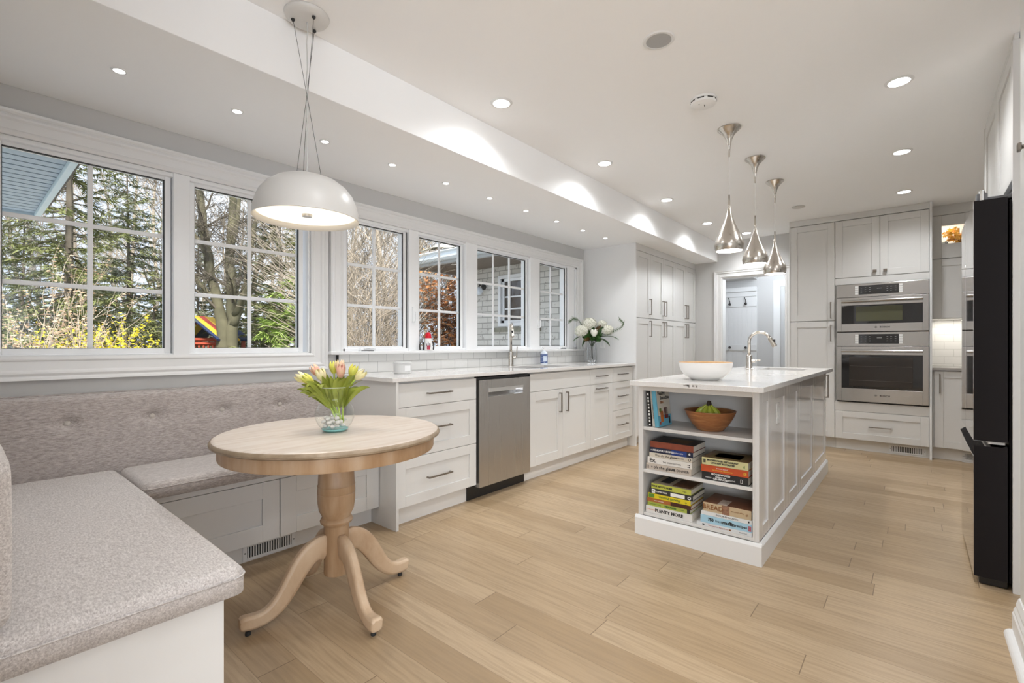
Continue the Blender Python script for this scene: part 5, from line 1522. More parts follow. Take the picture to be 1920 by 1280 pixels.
for i, (r_, f_, h_, colr, (lr, lu), lab) in enumerate(tul):
    hd0 = base + cR * r_ * 0.92 + cF * f_ + Vector((0, 0, h_ - 0.018))
    ax = (cR * lr + Vector((0, 0, lu)) + cF * f_ * 3).normalized()
    ft = base + cR * (0.015 * math.cos(i * 2.4) + 0.018) + cF * 0.018 * math.sin(i * 2.4) + Vector((0, 0, 0.035))
    neck = base + cR * max(-0.030, min(0.034, r_ * 0.4)) + cF * max(-.02, min(.02, f_ * .5)) + Vector((0, 0, 0.145))
    t = thing('tulip', lab, 'flower', tuple(ft), 'tulips in the glass vase')
    pth = bez(ft, ft * 0.5 + neck * 0.5, neck, 5) + bez(neck, neck * 0.4 + hd0 * 0.6 + Vector((0, 0, 0.012)), hd0, 6)[1:]
    MB().tube(pth, 0.0036, 8).build('stem', M['stem'], t, smooth=True)
    mb = MB()
    petal_cup(mb, hd0, ax, 0.056 if colr != 'pink' else 0.060, 0.0195 if i % 3 else 0.0215, 6, 0.06, rr.random())
    mb.build('flower_head', TM[colr], t, smooth=True, recalc=False)
    # leaves from the neck of the vase outward
    for k in range(4):
        side = (-1) ** (k + i)
        tipd = cR * (r_ * (1.15 - 0.2 * (k > 1)) + rr.uniform(-0.03, 0.03) + side * 0.020) + cF * (f_ * 1.2 + rr.uniform(-0.06, 0.03))
        tip = base + tipd + Vector((0, 0, h_ - 0.022 + rr.uniform(-0.05, 0.028)))
        st = ft * 0.45 + neck * 0.55
        mid = neck * 0.55 + tip * 0.45 + Vector((0, 0, 0.028))
        lf = MB()
        blade(lf, bez(st, mid, tip, 12), 0.0105 + rr.uniform(0, 0.006), 0.5, up=(cF * (-1 if k else 1) + Vector((0, 0, 0.4))))
        lf.build('leaf', M['leaf'], t, smooth=True, recalc=False)
    if i == 0:
        lf = MB(); blade(lf, bez(neck, base + cR * -0.10 + Vector((0, 0, 0.215)), base + cR * -0.168 + Vector((0, 0, 0.212)), 12), 0.012, 0.3)
        lf.build('leaf', M['leaf'], t, smooth=True, recalc=False)
    if i == 8:
        lf = MB(); blade(lf, bez(neck, base + cR * 0.07 + Vector((0, 0, 0.205)), base + cR * 0.122 + Vector((0, 0, 0.218)), 12), 0.012, 0.3)
        lf.build('leaf', M['leaf'], t, smooth=True, recalc=False)
    if i in (2, 3):
        lf = MB(); blade(lf, bez(neck + cF * -.02, base + cR * (-0.075 + .03 * (i - 2)) + cF * -0.07 + Vector((0, 0, 0.235)), base + cR * (-0.085 + 0.06 * (i - 2)) + cF * -0.085 + Vector((0, 0, 0.19)), 12), 0.021, 0.3)
        lf.build('leaf', M['leaf'], t, smooth=True, recalc=False)
    if i in (5, 7):
        lf = MB(); blade(lf, bez(neck + cF * -.02, base + cR * 0.03 + cF * -0.05 + Vector((0, 0, 0.22)), base + cR * (0.045 + .04 * (i == 7)) + cF * -0.075 + Vector((0, 0, 0.235)), 12), 0.017, 0.3)
        lf.build('leaf', M['leaf'], t, smooth=True, recalc=False)

# ================================================================== things on the long counter
cdx, cdy = 2.052, 2.745
t = MB().lathe((cdx, cdy, CT1), [(0.0, 0.0), (0.057, 0.0), (0.0605, 0.004), (0.0625, 0.066), (0.0, 0.066)], 40, cap=False).build('candle_jar', M['ceramic'], None, (cdx, cdy, CT1), smooth='auto')
tag(t, 'squat light grey candle jar with a blank label on the long counter', 'candle')
MB().lathe((cdx, cdy, CT1), [(0.0, 0.0665), (0.0635, 0.0665), (0.0645, 0.069), (0.0645, 0.078), (0.0635, 0.080), (0.0, 0.080)], 40, cap=False).build('lid', M['ceramic'], t, smooth='auto')
vd = Vector((-cdx, -cdy, 0)).normalized()
lab_ = MB()
a_mid = math.atan2(vd.y, vd.x) + 0.62
rws = []
for k in range(9):
    a = a_mid + (k - 4) * 0.095
    rws.append([lab_.b.verts.new((cdx + 0.0630 * math.cos(a), cdy + 0.0630 * math.sin(a), CT1 + z_)) for z_ in (0.020, 0.056)])
for a, b_ in zip(rws, rws[1:]): lab_.b.faces.new((a[0], b_[0], b_[1], a[1]))
lab_.build('label', plain('pale_label', (0.80, 0.80, 0.80), 0.4), t, smooth=True)

# soap bottle
sx, sy = 4.0, 2.955
t = thing('soap_bottle', 'clear pump bottle with a blue patterned label behind the window sink', 'bottle', (sx, sy, CT1))
M['soap'] = plain('soap_clear', (0.72, 0.78, 0.84), 0.1)
MB().lathe((sx, sy, CT1), [(0, 0), (0.036, 0), (0.038, 0.004), (0.038, 0.115), (0.033, 0.128), (0.016, 0.138), (0.014, 0.142), (0, 0.142)], 32, cap=False).build('bottle', M['soap'], t, smooth='auto')
M['blue_lace'] = brick_mat('blue_lace', (0.03, 0.07, 0.24), (0.55, 0.62, 0.75), (0.04, 0.09, 0.28), 0.009, 0.007, 0.0015, 0.4, 'xz', 0.0)
lb = MB().lathe((sx, sy, CT1), [(0.0385, 0.012), (0.0385, 0.108)], 32, cap=False).build('label', M['blue_lace'], t, smooth=True)
def arc_patch(mb, cx, cy, r, amid, da, z0, z1, n=8):
    rws = []
    for k in range(n + 1):
        a = amid + (k / n - 0.5) * da
        rws.append([mb.b.verts.new((cx + r * math.cos(a), cy + r * math.sin(a), z_)) for z_ in (z0, z1)])
    for a, b_ in zip(rws, rws[1:]): mb.b.faces.new((a[0], b_[0], b_[1], a[1]))
    return mb
va = math.atan2(-sy, -sx)
arc_patch(MB(), sx, sy, 0.0392, va + 0.35, 1.1, CT1 + 0.032, CT1 + 0.086).build('label_panel', plain('pale_blue_panel', (0.62, 0.70, 0.80), 0.4), lb, smooth=True)
MB().lathe((sx, sy, CT1), [(0, 0.142), (0.011, 0.142), (0.011, 0.155), (0.005, 0.157), (0.005, 0.172), (0, 0.172)], 16, cap=False).box(sx - 0.03, sx + 0.012, sy - 0.008, sy + 0.008, CT1 + 0.170, CT1 + 0.180).build('pump', M['white_plastic'], t, bevel=0.002)

# red-capped bottle and two wire stands on the window sill
t = thing('spray_bottle', 'white tapered bottle with a red cap on the window sill', 'bottle', (2.49, 2.995, 1.078))
MB().lathe((2.49, 2.995, 1.078), [(0, 0), (0.030, 0), (0.032, 0.004), (0.0315, 0.04), (0.027, 0.085), (0.0245, 0.098), (0, 0.098)], 28, cap=False).build('body', plain('bottle_white', (0.80, 0.80, 0.79), 0.3), t, smooth='auto')
MB().lathe((2.49, 2.995, 1.078), [(0, 0.0985), (0.0255, 0.0985), (0.024, 0.125), (0.018, 0.142), (0.008, 0.147), (0, 0.147)], 28, cap=False).build('cap', plain('red_cap', (0.60, 0.005, 0.02), 0.25), t, smooth='auto')
va = math.atan2(-2.995, -2.49)
g = MB()
arc_patch(g, 2.49, 2.995, 0.0325, va + 0.1, 0.85, 1.086, 1.118)
gl = g.build('label', plain('red_print', (0.42, 0.03, 0.06), 0.4, var=0.7, vscale=150), t, smooth=True)
g = MB()
for da in (-0.35, 0.0, 0.3, 0.55):
    arc_patch(g, 2.49, 2.995, 0.0320, va + da, 0.16, 1.112 + 0.006 * math.sin(da * 9), 1.140 + 0.008 * math.cos(da * 7), 3)
g.build('dark_print', plain('plum_print', (0.10, 0.03, 0.06), 0.4), t, smooth=True)
M['iron'] = plain('speckled_iron', (0.06, 0.055, 0.05), 0.5, metal=0.6, var=0.8, vscale=200)
for k, (xx, lab) in enumerate(((2.438, 'small dark horseshoe-shaped ornament left of the red-capped bottle'), (2.542, 'small dark horseshoe-shaped ornament right of the red-capped bottle'))):
    pts = []
    for i in range(17):
        a = PI * (-0.18 + 1.36 * i / 16)
        pts.append((xx + (0.020 * math.cos(a)), 3.012, 1.078 + 0.038 + 0.030 * math.sin(a)))
    pts[0] = (pts[0][0], 3.012, 1.083); pts[-1] = (pts[-1][0], 3.012, 1.083)
    t = MB().tube(pts, 0.0052, 8).build('horseshoe_ornament', M['iron'], None, (xx, 3.012, 1.078), smooth=True)
    tag(t, lab, 'ornament')

# hydrangeas in a cut glass vase
hx, hy = 4.75, 2.83
class _Side:
    '''sideways direction of the bouquet: bends away from the panel on its right and the window on its left'''
    def __mul__(s, x):
        return Vector((0.12, -0.99, 0)) * (x * 1.12) if x > 0 else Vector((0.8, -0.6, 0)) * x
cS = _Side()
pr = [(0.040, 0.0), (0.043, 0.003), (0.0425, 0.20), (0.0445, 0.205)]
n = 24
mb = MB()
def fl_ring(sc_):
    out = []
    return out
rings = []
for (r_, z_) in [(0.0, 0.0)] + pr + [(0.040, 0.205), (0.038, 0.02), (0.0, 0.016)]:
    rings.append([mb.b.verts.new((hx + (r_ * (1 + (0.06 if k % 2 else -0.05))) * math.cos(2 * PI * k / n), hy + (r_ * (1 + (0.06 if k % 2 else -0.05))) * math.sin(2 * PI * k / n), CT1 + z_)) for k in range(n)])
for a, b_ in zip(rings, rings[1:]):
    for k in range(n):
        try: mb.b.faces.new((a[k], a[(k + 1) % n], b_[(k + 1) % n], b_[k]))
        except Exception: pass
bmesh.ops.remove_doubles(mb.b, verts=mb.b.verts, dist=1e-5)
M['cut_glass'] = plain('cut_glass', (0.93, 0.95, 0.97), 0.02, trans=1.0, ior=1.45)
o = mb.build('crystal_vase', M['cut_glass'], None, (hx, hy, CT1))
tag(o, 'tall cut-glass vase of white hydrangeas at the end of the long counter', 'vase')
def hyd_bloom(c0, rad, label, nfl=95, seed=0):
    r_ = random.Random(seed)
    t = thing('hydrangea', label, 'flower', tuple(c0), 'white blooms in the cut-glass vase')
    mb = MB()
    for i in range(nfl):
        z_ = 1 - 2 * (i + .5) / nfl; a = i * 2.39996
        s_ = math.sqrt(max(0, 1 - z_ * z_))
        nrm = Vector((s_ * math.cos(a), s_ * math.sin(a), z_))
        p = Vector(c0) + Vector((nrm.x, nrm.y, nrm.z * 0.82)) * rad * r_.uniform(0.88, 1.06)
        q = nrm.to_track_quat('Z', 'Y').to_matrix() @ Matrix.Rotation(r_.random() * 3, 3, 'Z')
        for k in range(4):
            m3 = q @ Matrix.Rotation(k * PI / 2, 3, 'Z')
            w_ = 0.0085
            v = [mb.b.verts.new(p + m3 @ Vector(x_)) for x_ in ((0, 0, 0), (w_, -w_ * .6, .002), (w_ * 1.7, 0, 0.0005), (w_, w_ * .6, .002))]
            mb.b.faces.new(v)
    mb.build('petals', M['cotton'], t, recalc=False)
    bm = bmesh.new(); bmesh.ops.create_icosphere(bm, subdivisions=2, radius=rad * 0.86)
    m2 = MB(); m2.b.free(); m2.b = bm
    for v in bm.verts: v.co = v.co * 1.0 + Vector(c0)
    m2.build('core', plain('bloom_core', (0.50, 0.50, 0.38), 0.8), t, smooth=True)
    MB().tube([Vector(c0), Vector(c0) * 0.5 + Vector((hx, hy, CT1 + 0.2)) * 0.5, Vector((hx, hy, CT1 + 0.14)), Vector((hx + .01, hy, CT1 + 0.03))], 0.004, 7).build('stem', M['leaf_dark'], t, smooth=True)
hb = Vector((hx, hy, CT1))
hyd_bloom(hb + cS * -0.025 + Vector((0, 0, 0.345)), 0.070, 'large white hydrangea bloom at the top of the bouquet', 150, 1)
hyd_bloom(hb + cS * -0.105 + cF * -0.02 + Vector((0, 0, 0.285)), 0.060, 'white hydrangea bloom at the left of the bouquet by the pantry', 110, 2)
hyd_bloom(hb + cS * 0.135 + cF * 0.0 + Vector((0, 0, 0.290)), 0.052, 'creamy hydrangea bloom at the right of the bouquet by the pantry', 70, 3)
hyd_bloom(hb + cS * 0.095 + cF * 0.03 + Vector((0, 0, 0.345)), 0.042, 'small greenish white hydrangea bloom at the back right', 55, 4)
t = thing('white_rose', 'round white bud at the front of the hydrangea bouquet', 'flower', tuple(hb + cS * 0.01 + cF * -.06 + Vector((0, 0, 0.25))), 'white blooms in the cut-glass vase')
mb = MB(); petal_cup(mb, hb + cS * 0.01 + cF * -.06 + Vector((0, 0, 0.235)), Vector((0, 0, 1)), 0.066, 0.034, 7, 0.1)
mb.build('petals', plain('rose_white', (0.80, 0.79, 0.70), 0.5), t, smooth=True, recalc=False)
MB().tube([hb + cS * 0.01 + cF * -.06 + Vector((0, 0, 0.24)), hb + Vector((0, 0, 0.16)), hb + Vector((0, 0, 0.04))], 0.0035, 7).build('stem', M['leaf_dark'], t, smooth=True)
t = thing('magnolia_branch', 'dark green and bronze leaves around the hydrangeas', 'foliage', tuple(hb + Vector((0, 0, 0.1))))
rr = random.Random(8)
M['bronze_leaf'] = plain('bronze_leaf', (0.10, 0.055, 0.015), 0.45, var=0.3, vscale=15)
MB().tube([hb + Vector((0.012, 0, 0.03)), hb + Vector((0.0, .005, 0.16)), hb + Vector((0, 0, 0.22))], 0.004, 7).build('stem', M['leaf_dark'], t, smooth=True)
for i in range(34):
    a = rr.uniform(-PI, 0.35 * PI)
    r1 = rr.uniform(0.045, 0.14)
    d_ = cS * (math.cos(a) * r1) + cF * (math.sin(a) * 0.07)
    tip = hb + d_ * 1.1 + Vector((0, 0, rr.uniform(0.175, 0.335)))
    st = hb + d_ * 0.15 + Vector((0, 0, 0.205))
    lf = MB(); blade(lf, bez(st, st * .5 + tip * .5 + Vector((0, 0, 0.03)), tip, 8), rr.uniform(.018, .026), 0.15, up=cF)
    lf.build('leaf', M['leaf_dark'] if i % 4 else M['bronze_leaf'], t, smooth=True, recalc=False)
for (dr, dz, w_) in ((0.225, 0.20, 0.03), (0.15, 0.145, 0.028), (-0.185, 0.19, 0.022), (-0.10, 0.14, .018)):
    lf = MB(); st = hb + cS * dr * .2 + Vector((0, 0, 0.22)); tip = hb + cS * dr + cF * -0.03 + Vector((0, 0, dz))
    blade(lf, bez(st, st * .4 + tip * .6 + Vector((0, 0, 0.05)), tip, 8), w_, 0.2); lf.build('leaf', M['leaf_dark'], t, smooth=True, recalc=False)
for sgn, pth in ((1, [cS * 0.06 + Vector((0, 0, 0.24)), cS * 0.17 + Vector((0, 0, 0.27)), cS * 0.25 + Vector((0, 0, 0.31)), cS * 0.27 + Vector((0, 0, 0.345)), cS * 0.23 + Vector((0, 0, 0.385))]),
                 (-1, [cS * -0.05 + Vector((0, 0, 0.26)), cS * -0.13 + Vector((0, 0, 0.385)), cS * -0.18 + Vector((0, 0, 0.395)), cS * -0.225 + Vector((0, 0, 0.365))])):
    s_ = thing('fern_sprig', 'thin feathery green sprig arching out to the %s of the hydrangeas' % ('right' if sgn > 0 else 'left'), 'foliage', tuple(hb + pth[0]))
    ws = [hb + q for q in pth]
    MB().tube(ws, 0.002, 6).build('stem', M['leaf_dark'], s_, smooth=True)
    mb = MB()
    for a, b_ in zip(ws, ws[1:]):
        for k in range(7):
            p = a.lerp(b_, k / 7)
            for sg in (-1, 1):
                q = p + (b_ - a).normalized() * 0.018 + Vector((0, 0, sg * 0.020)) + cF * rr.uniform(-.012, .012)
                mb.tube([p, q], [0.0022, 0.0006], 4)
    mb.build('leaflets', plain('fern_green', (0.12, 0.17, 0.09), 0.6), s_)
for o in list(COL.objects):
    if o.parent is None and (o.name.startswith(('hydrangea', 'white_rose', 'magnolia_branch', 'fern_sprig', 'crystal_vase'))):
        o.location = hb + (Vector(o.location) - hb) * 1.26
        o.scale = (1.26, 1.26, 1.26)
sp = MB().box(4.9185 - .0075, 4.9185, 2.755, 2.825, 1.085, 1.20)
o = sp.build('outlet_plate', M['white_plastic'], None, (4.915, 2.79, 1.14), bevel=0.002)
tag(o, 'white double outlet plate on the pantry side panel behind the hydrangeas', 'outlet')
MB().box(4.9185 - .009, 4.9112, 2.775, 2.805, 1.105, 1.18).build('socket', M['trim'], o, bevel=.001)

# ================================================================== lamps
def small_down(x, y, label, group, first=None):
    if first is not None:
        return dup(first, (x, y, ZS), label)
    t = thing('recessed_light', label, 'light', (x, y, ZS), group)
    MB().lathe((x, y, ZS), [(0.020, -0.0005), (0.020, -0.0045), (0.026, -0.004), (0.028, -0.0005)], 24, close=True).build('trim_ring', M['trim'], t, smooth='auto')
    MB().lathe((x, y, ZS), [(0.0, -0.002), (0.0195, -0.002)], 24, cap=False).build('lens', M['bulb'], t)
    return t
names = ['first', 'second', 'third', 'fourth', 'fifth', 'sixth', 'seventh', 'eighth', 'ninth', 'tenth']
f0 = None
for i in range(10):
    x = 0.455 + 0.4505 * i
    lab = 'tiny round recessed light in the lowered ceiling, %s from the left' % names[i]
    o = small_down(x, 2.522, lab, 'tiny recessed lights in the lowered ceiling', f0)
    f0 = f0 or o
    light('mini_light', 'SPOT', (x, 2.522, ZS - 0.012), 3.4, (0.985, 0.985, 0.985), spot_size=R(110), spot_blend=0.7, shadow_soft_size=0.03)
def big_down(x, y, label, first=None):
    if first is not None:
        return dup(first, (x, y, ZC), label)
    t = thing('recessed_light', label, 'light', (x, y, ZC), 'round recessed lights in the main ceiling')
    MB().lathe((x, y, ZC), [(0.048, -0.0005), (0.048, -0.006), (0.058, -0.005), (0.064, -0.0005)], 32, close=True).build('trim_ring', M['trim'], t, smooth='auto')
    MB().lathe((x, y, ZC), [(0.0, -0.003), (0.0475, -0.003)], 32, cap=False).build('lens', M['bulb'], t)
    return t
DL = [(2.07, 1.835, 'large round recessed light by the beam, nearest to the hanging bowl lamp'), (3.27, 1.835, 'round recessed light by the beam, second from the hanging bowl lamp'), (4.48, 1.84, 'round recessed light by the beam, third from the hanging bowl lamp'),
      (5.64, 1.835, 'round recessed light by the beam, just left of the first steel pendant'), (6.45, 1.62, 'round recessed light seen between two steel pendants near the doorway'),
      (3.27, 0.07, 'large round recessed light at the upper right of the ceiling'), (4.47, 0.08, 'round recessed light in the middle of the right row'), (5.645, 0.086, 'round recessed light closest to the oven cabinets')]
f0 = None
for x, y, lab in DL:
    o = big_down(x, y, lab, f0); f0 = f0 or o
BACK_FILL = [(0.9, 0.9), (0.9, -0.6), (2.07, 0.07), (-0.6, 0.4), (-0.6, -1.6), (-2.2, 0.4), (-2.2, -1.6), (1.0, -2.0)]  # unseen ceiling lamps without fixtures, added to brighten the room
for x, y in [(a, b) for a, b, _ in DL] + BACK_FILL:
    light('down_or_fill_light', 'SPOT', (x, y, ZC - 0.015), 29 if (x, y) not in BACK_FILL else 19, (0.955, 0.98, 1.0), spot_size=R(152), spot_blend=1.0, shadow_soft_size=0.05)

# ceiling speaker, smoke detector, flat cover
t = MB().lathe((2.112, 0.905, ZC), [(0.056, -0.0005), (0.056, -0.006), (0.066, -0.006), (0.072, -0.0005)], 48, close=True).build('ceiling_speaker', M['trim'], None, (2.112, .905, ZC), smooth='auto')
tag(t, 'round ceiling speaker with a grey mesh', 'speaker')
MB().lathe((2.112, 0.905, ZC), [(0.0, -0.004), (0.0555, -0.004)], 48, cap=False).build('mesh_grille', M['grille'], t)
t = thing('smoke_detector', 'round white smoke detector on the ceiling', 'smoke detector', (2.786, 0.928, ZC))
MB().lathe((2.786, 0.928, ZC), [(0.0, -0.0005), (0.070, -0.0005), (0.071, -0.012), (0.066, -0.014), (0.066, -0.020), (0.070, -0.022), (0.066, -0.032), (0.045, -0.040), (0.0, -0.042)], 48, cap=False).build('housing', M['white_plastic'], t, smooth='auto')
mb = MB()
for k in range(8):
    a = 2 * PI * (k + .15) / 8
    m3 = Matrix.Rotation(a, 3, 'Z')
    mb.obox(Vector((2.786, 0.928, ZC - 0.017)) + m3 @ Vector((0.0665, 0, 0)), (0.003, 0.034, 0.0045), m3)
mb.obox((2.78, 0.92, ZC - 0.0422), (0.03, 0.003, 0.001), Matrix.Rotation(.2, 3, 'Z')).obox((2.75, 0.94, ZC - 0.0405), (0.008, 0.004, 0.001), Matrix.Rotation(.2, 3, 'Z'))
mb.build('vents', M['gap'], t)
t = MB().lathe((5.58, 0.914, ZC), [(0.0, -0.0005), (0.058, -0.0005), (0.060, -0.004), (0.052, -0.008), (0.0, -0.009)], 32, cap=False).build('ceiling_cover_plate', plain('cover_plate', (0.60, 0.59, 0.57), 0.5), None, (5.58, .914, ZC), smooth='auto')
tag(t, 'flat round cover plate on the ceiling in front of the tall cabinet', 'cover plate')

# three steel drop pendants
def pendant(x, y, label):
    t = thing('pendant_lamp', label, 'lamp', (x, y, ZC), 'steel drop pendants over the island')
    MB().lathe((x, y, ZC), [(0.0, -0.0005), (0.070, -0.0005), (0.071, -0.006), (0.066, -0.012), (0.048, -0.028), (0.030, -0.048), (0.018, -0.075), (0.012, -0.105), (0.0095, -0.110), (0.0085, -0.112), (0.0045, -0.185), (0.0, -0.185)], 32, cap=False).build('canopy', M['nickel'], t, smooth='auto')
    cp = MB().tube([(x + 0.002 * math.sin(i * 1.3), y + .002 * math.cos(i), ZC - 0.185 - 0.25 * i / 12) for i in range(13)], 0.0014, 6).build('cord', plain('clear_cord', (0.75, 0.75, 0.74), 0.3), t, smooth=True)
    pr = [(0.0, -0.430), (0.0042, -0.430), (0.0072, -0.495), (0.009, -0.498), (0.009, -0.51), (0.0125, -0.54), (0.022, -0.58), (0.038, -0.625), (0.060, -0.675), (0.079, -0.715), (0.088, -0.750), (0.0885, -0.762), (0.085, -0.782), (0.079, -0.795)]
    inn = [(0.0775, -0.794), (0.083, -0.780), (0.0865, -0.762), (0.077, -0.716), (0.058, -0.677), (0.03, -0.625), (0.0, -0.61)]
    sh = MB().lathe((x, y, ZC), pr, 40, cap=False).build('lamp_shade', M['nickel'], t, smooth=True)
    MB().lathe((x, y, ZC), [pr[-1]] + inn, 40, cap=False).build('inner_lining', M['lamp_inner'], sh, smooth=True)
    MB().lathe((x, y, ZC), [(0.0, -0.790), (0.077, -0.790)], 40, cap=False).build('bulb', M['bulb'], t)
    return t
pl = ['steel drop pendant over the island, nearest and largest of the three', 'middle steel drop pendant over the island', 'steel drop pendant over the island farthest away, nearest to the tall cabinet']
f0 = None
for x, lab in zip((3.267, 3.92, 4.574), pl):
    if f0 is None: f0 = pendant(x, 0.925, lab)
    else: dup(f0, (x, 0.925, ZC), lab)
    light('pendant_light', 'SPOT', (x, 0.925, ZC - 0.80), 7, (1, 0.95, 0.87), spot_size=R(140), spot_blend=0.6, shadow_soft_size=0.05)

# bowl pendant over the table
px, py = 0.985, 1.98
t = thing('bowl_pendant_lamp', 'large white bowl-shaped lamp hanging on crossed wires over the round table', 'lamp', (px, py, ZC))
MB().lathe((px, py, ZC), [(0.0, -0.0005), (0.088, -0.0005), (0.090, -0.004), (0.088, -0.010), (0.080, -0.020), (0.060, -0.028), (0.0, -0.029)], 48, cap=False).build('canopy', M['lamp_white'], t, smooth=True)
ztop, zrim = 1.838, 1.655
pr = [(0.0, ztop), (0.05, ztop - .001), (0.09, ztop - 0.008), (0.125, ztop - 0.022), (0.160, ztop - 0.048), (0.185, ztop - 0.080), (0.200, ztop - 0.115), (0.209, ztop - 0.150), (0.211, zrim)]
inn = [(0.2085, zrim - .001), (0.2055, ztop - 0.150), (0.195, ztop - 0.115), (0.178, ztop - 0.083), (0.154, ztop - 0.053), (0.12, ztop - 0.03), (0.0, ztop - 0.018)]
sh = MB().lathe((px, py, 0), pr, 72, cap=False).build('lamp_shade', M['lamp_white'], t, smooth=True)
MB().lathe((px, py, 0), [pr[-1]] + inn, 72, cap=False).build('inner_lining', M['lamp_inner'], sh, smooth=True)
df = MB().lathe((px, py, 0), [(0.0, zrim + 0.022), (0.196, zrim + 0.022)], 72, cap=False).build('diffuser', M['bulb_warm'], t)
MB().lathe((px, py, 0), [(0.0, zrim + 0.012), (0.020, zrim + 0.012), (0.021, zrim + 0.0215), (0, zrim + 0.0215)], 28, cap=False).build('knob', M['nickel'], t, smooth='auto')
rr = random.Random(2)
MB().tube([(px + 0.002 * math.sin(i), py + 0.002 * math.cos(i * 1.7), ZC - 0.028 - (ZC - 0.028 - ztop) * i / 30) for i in range(31)], 0.0028, 7).build('cord', plain('clear_cable', (0.62, 0.62, 0.61), 0.3), t, smooth=True)
M['wire'] = plain('steel_wire', (0.10, 0.10, 0.10), 0.4, metal=.5)
for k in range(3):
    a = 2 * PI * k / 3 + 0.55
    p0 = Vector((px + 0.055 * math.cos(a), py + 0.055 * math.sin(a), ZC - 0.029))
    a2 = a + 2.5
    p1 = Vector((px + 0.004 * math.cos(a2), py + 0.004 * math.sin(a2), 2.16))
    a3 = a + PI * 0.94
    p2 = Vector((px + 0.058 * math.cos(a3), py + 0.058 * math.sin(a3), ztop - 0.002))
    MB().tube([p0, p1, p2], 0.0011, 5).build('wire', M['wire'], t)
    MB().lathe(p0, [(0.007, 0.001), (0.008, -0.004), (0.004, -0.010), (0.0, -0.010)], 12, cap=False).build('wire_grip', M['gap'], t, smooth='auto')
light('bowl_lamp_light', 'SPOT', (px, py, zrim + 0.005), 9, (1, 0.93, 0.80), spot_size=R(150), spot_blend=0.6, shadow_soft_size=0.12)

# ================================================================== mudroom wall with hooks
t = thing('hook_board', 'white beadboard panel with coat hook rails, seen through the doorway', 'hook board', (8.38, 2.2, 0.4))
y0, y1 = 1.952, 2.75
mb = MB().box(8.386, 8.399, y0, y1, 0.4, 1.99)
for i in range(11):
    y = y0 + (y1 - y0) * i / 11
    mb.box(8.382, 8.386, y + 0.004, y + (y1 - y0) / 11 - 0.004, 0.4, 1.75)
mb.build('beadboard', M['trim'], t)
MB().box(8.37, 8.3815, y0, y1, 1.745, 1.91).box(8.355, 8.3815, y0, y1, 1.91, 1.99).box(8.33, 8.3985, y0, y1, 1.99, 2.062).build('top_rail', M['trim'], t, bevel=.003)
MB().box(8.37, 8.3815, y0, y1, 1.03, 1.13).build('lower_rail', M['trim'], t, bevel=.003)
M['dark_metal'] = plain('dark_pewter', (0.07, 0.065, 0.065), 0.3, metal=0.8)
def hook(y, z, big, lab):
    h = thing('coat_hook', lab, 'hook', (8.369, y, z), 'dark coat hooks on the mudroom board')
    mb = MB()
    mb.tube([(8.368, y, z), (8.345, y, z - 0.004), (8.33, y, z + 0.018)], [0.012, 0.008, 0.007], 8)
    if big:
        mb.tube([(8.362, y, z + 0.01), (8.35, y + .004, z + 0.06), (8.325, y + .014, z + 0.105)], [0.007, 0.006, 0.005], 8)
        mb.lathe((8.325, y + .014, z + 0.107), [(0, -.01), (0.011, 0), (0, 0.01)], 10, cap=False)
    mb.build('prong', M['dark_metal'], h, smooth='auto')
    MB().lathe((8.33, y, z + .008), [(0, -0.022), (0.016, -0.014), (0.022, 0), (0.016, 0.014), (0, 0.022)], 14, cap=False).build('ball', M['dark_metal'], h, smooth=True)
hook(2.351, 1.785, True, 'dark double coat hook at the upper left of the mudroom board')
hook(2.107, 1.785, True, 'dark double coat hook at the upper right of the mudroom board')
hook(2.351, 1.075, False, 'dark coat hook at the lower left of the mudroom board')
hook(2.107, 1.075, False, 'dark coat hook at the lower right of the mudroom board, behind the faucet')
o = MB().box(8.05, 8.3985, 1.952, 3.09, 2.18, 2.4499).build('wall_niche', M['wall'], None, (8.2, 2.5, 2.2)); tag(o, kind='structure')
o.name = 'trim_4'
# ================================================================== outdoors
M['bark'] = plain('grey_bark', (0.125, 0.105, 0.08), 0.9, var=0.45, vscale=6)
M['bark_tan'] = plain('tan_bark', (0.38, 0.32, 0.25), 0.9, var=0.35, vscale=6)
M['bark_far'] = plain('far_bark', (0.25, 0.225, 0.20), 0.9, var=0.3, vscale=4)
M['needle'] = plain('spruce_needles', (0.19, 0.21, 0.075), 0.8, var=0.55, vscale=3)
M['needle_b'] = plain('blue_green_needles', (0.21, 0.23, 0.14), 0.8, var=0.5, vscale=3)
M['needle_l'] = plain('light_green_needles', (0.24, 0.33, 0.07), 0.8, var=0.5, vscale=3)
o = MB().box(-8, 5.3, YW + 0.21, 10.5, -0.35, -0.30).build('bounce_slab', plain('bounce_slab_pale', (0.62, 0.61, 0.59), 0.9, var=0.1), None, (0, 0, 0))  # pale slab out of view, added to bounce sun onto the lowered ceiling
o['kind'] = 'structure'; o['label'] = 'pale unseen slab added below the windows to bounce sunlight indoors'
M['grass'] = plain('winter_grass', (0.10, 0.11, 0.04), 0.95, var=0.4, vscale=0.8)
o = MB().box(-60, 80, YW + 0.2, 90, -0.5, -0.35).build('lawn', M['grass'], None, (0, 0, 0))
tag(o, kind='structure'); o.name = 'ground'

def at(u, v, k):
    """world point seen at pixel (u, v), k metres along the view axis"""
    tx = (u - 960) / F_PX
    return Vector((k * (math.cos(YAW2) + math.sin(YAW2) * tx), k * (math.sin(YAW2) - math.cos(YAW2) * tx), CH - (v - 647) / F_PX * k))

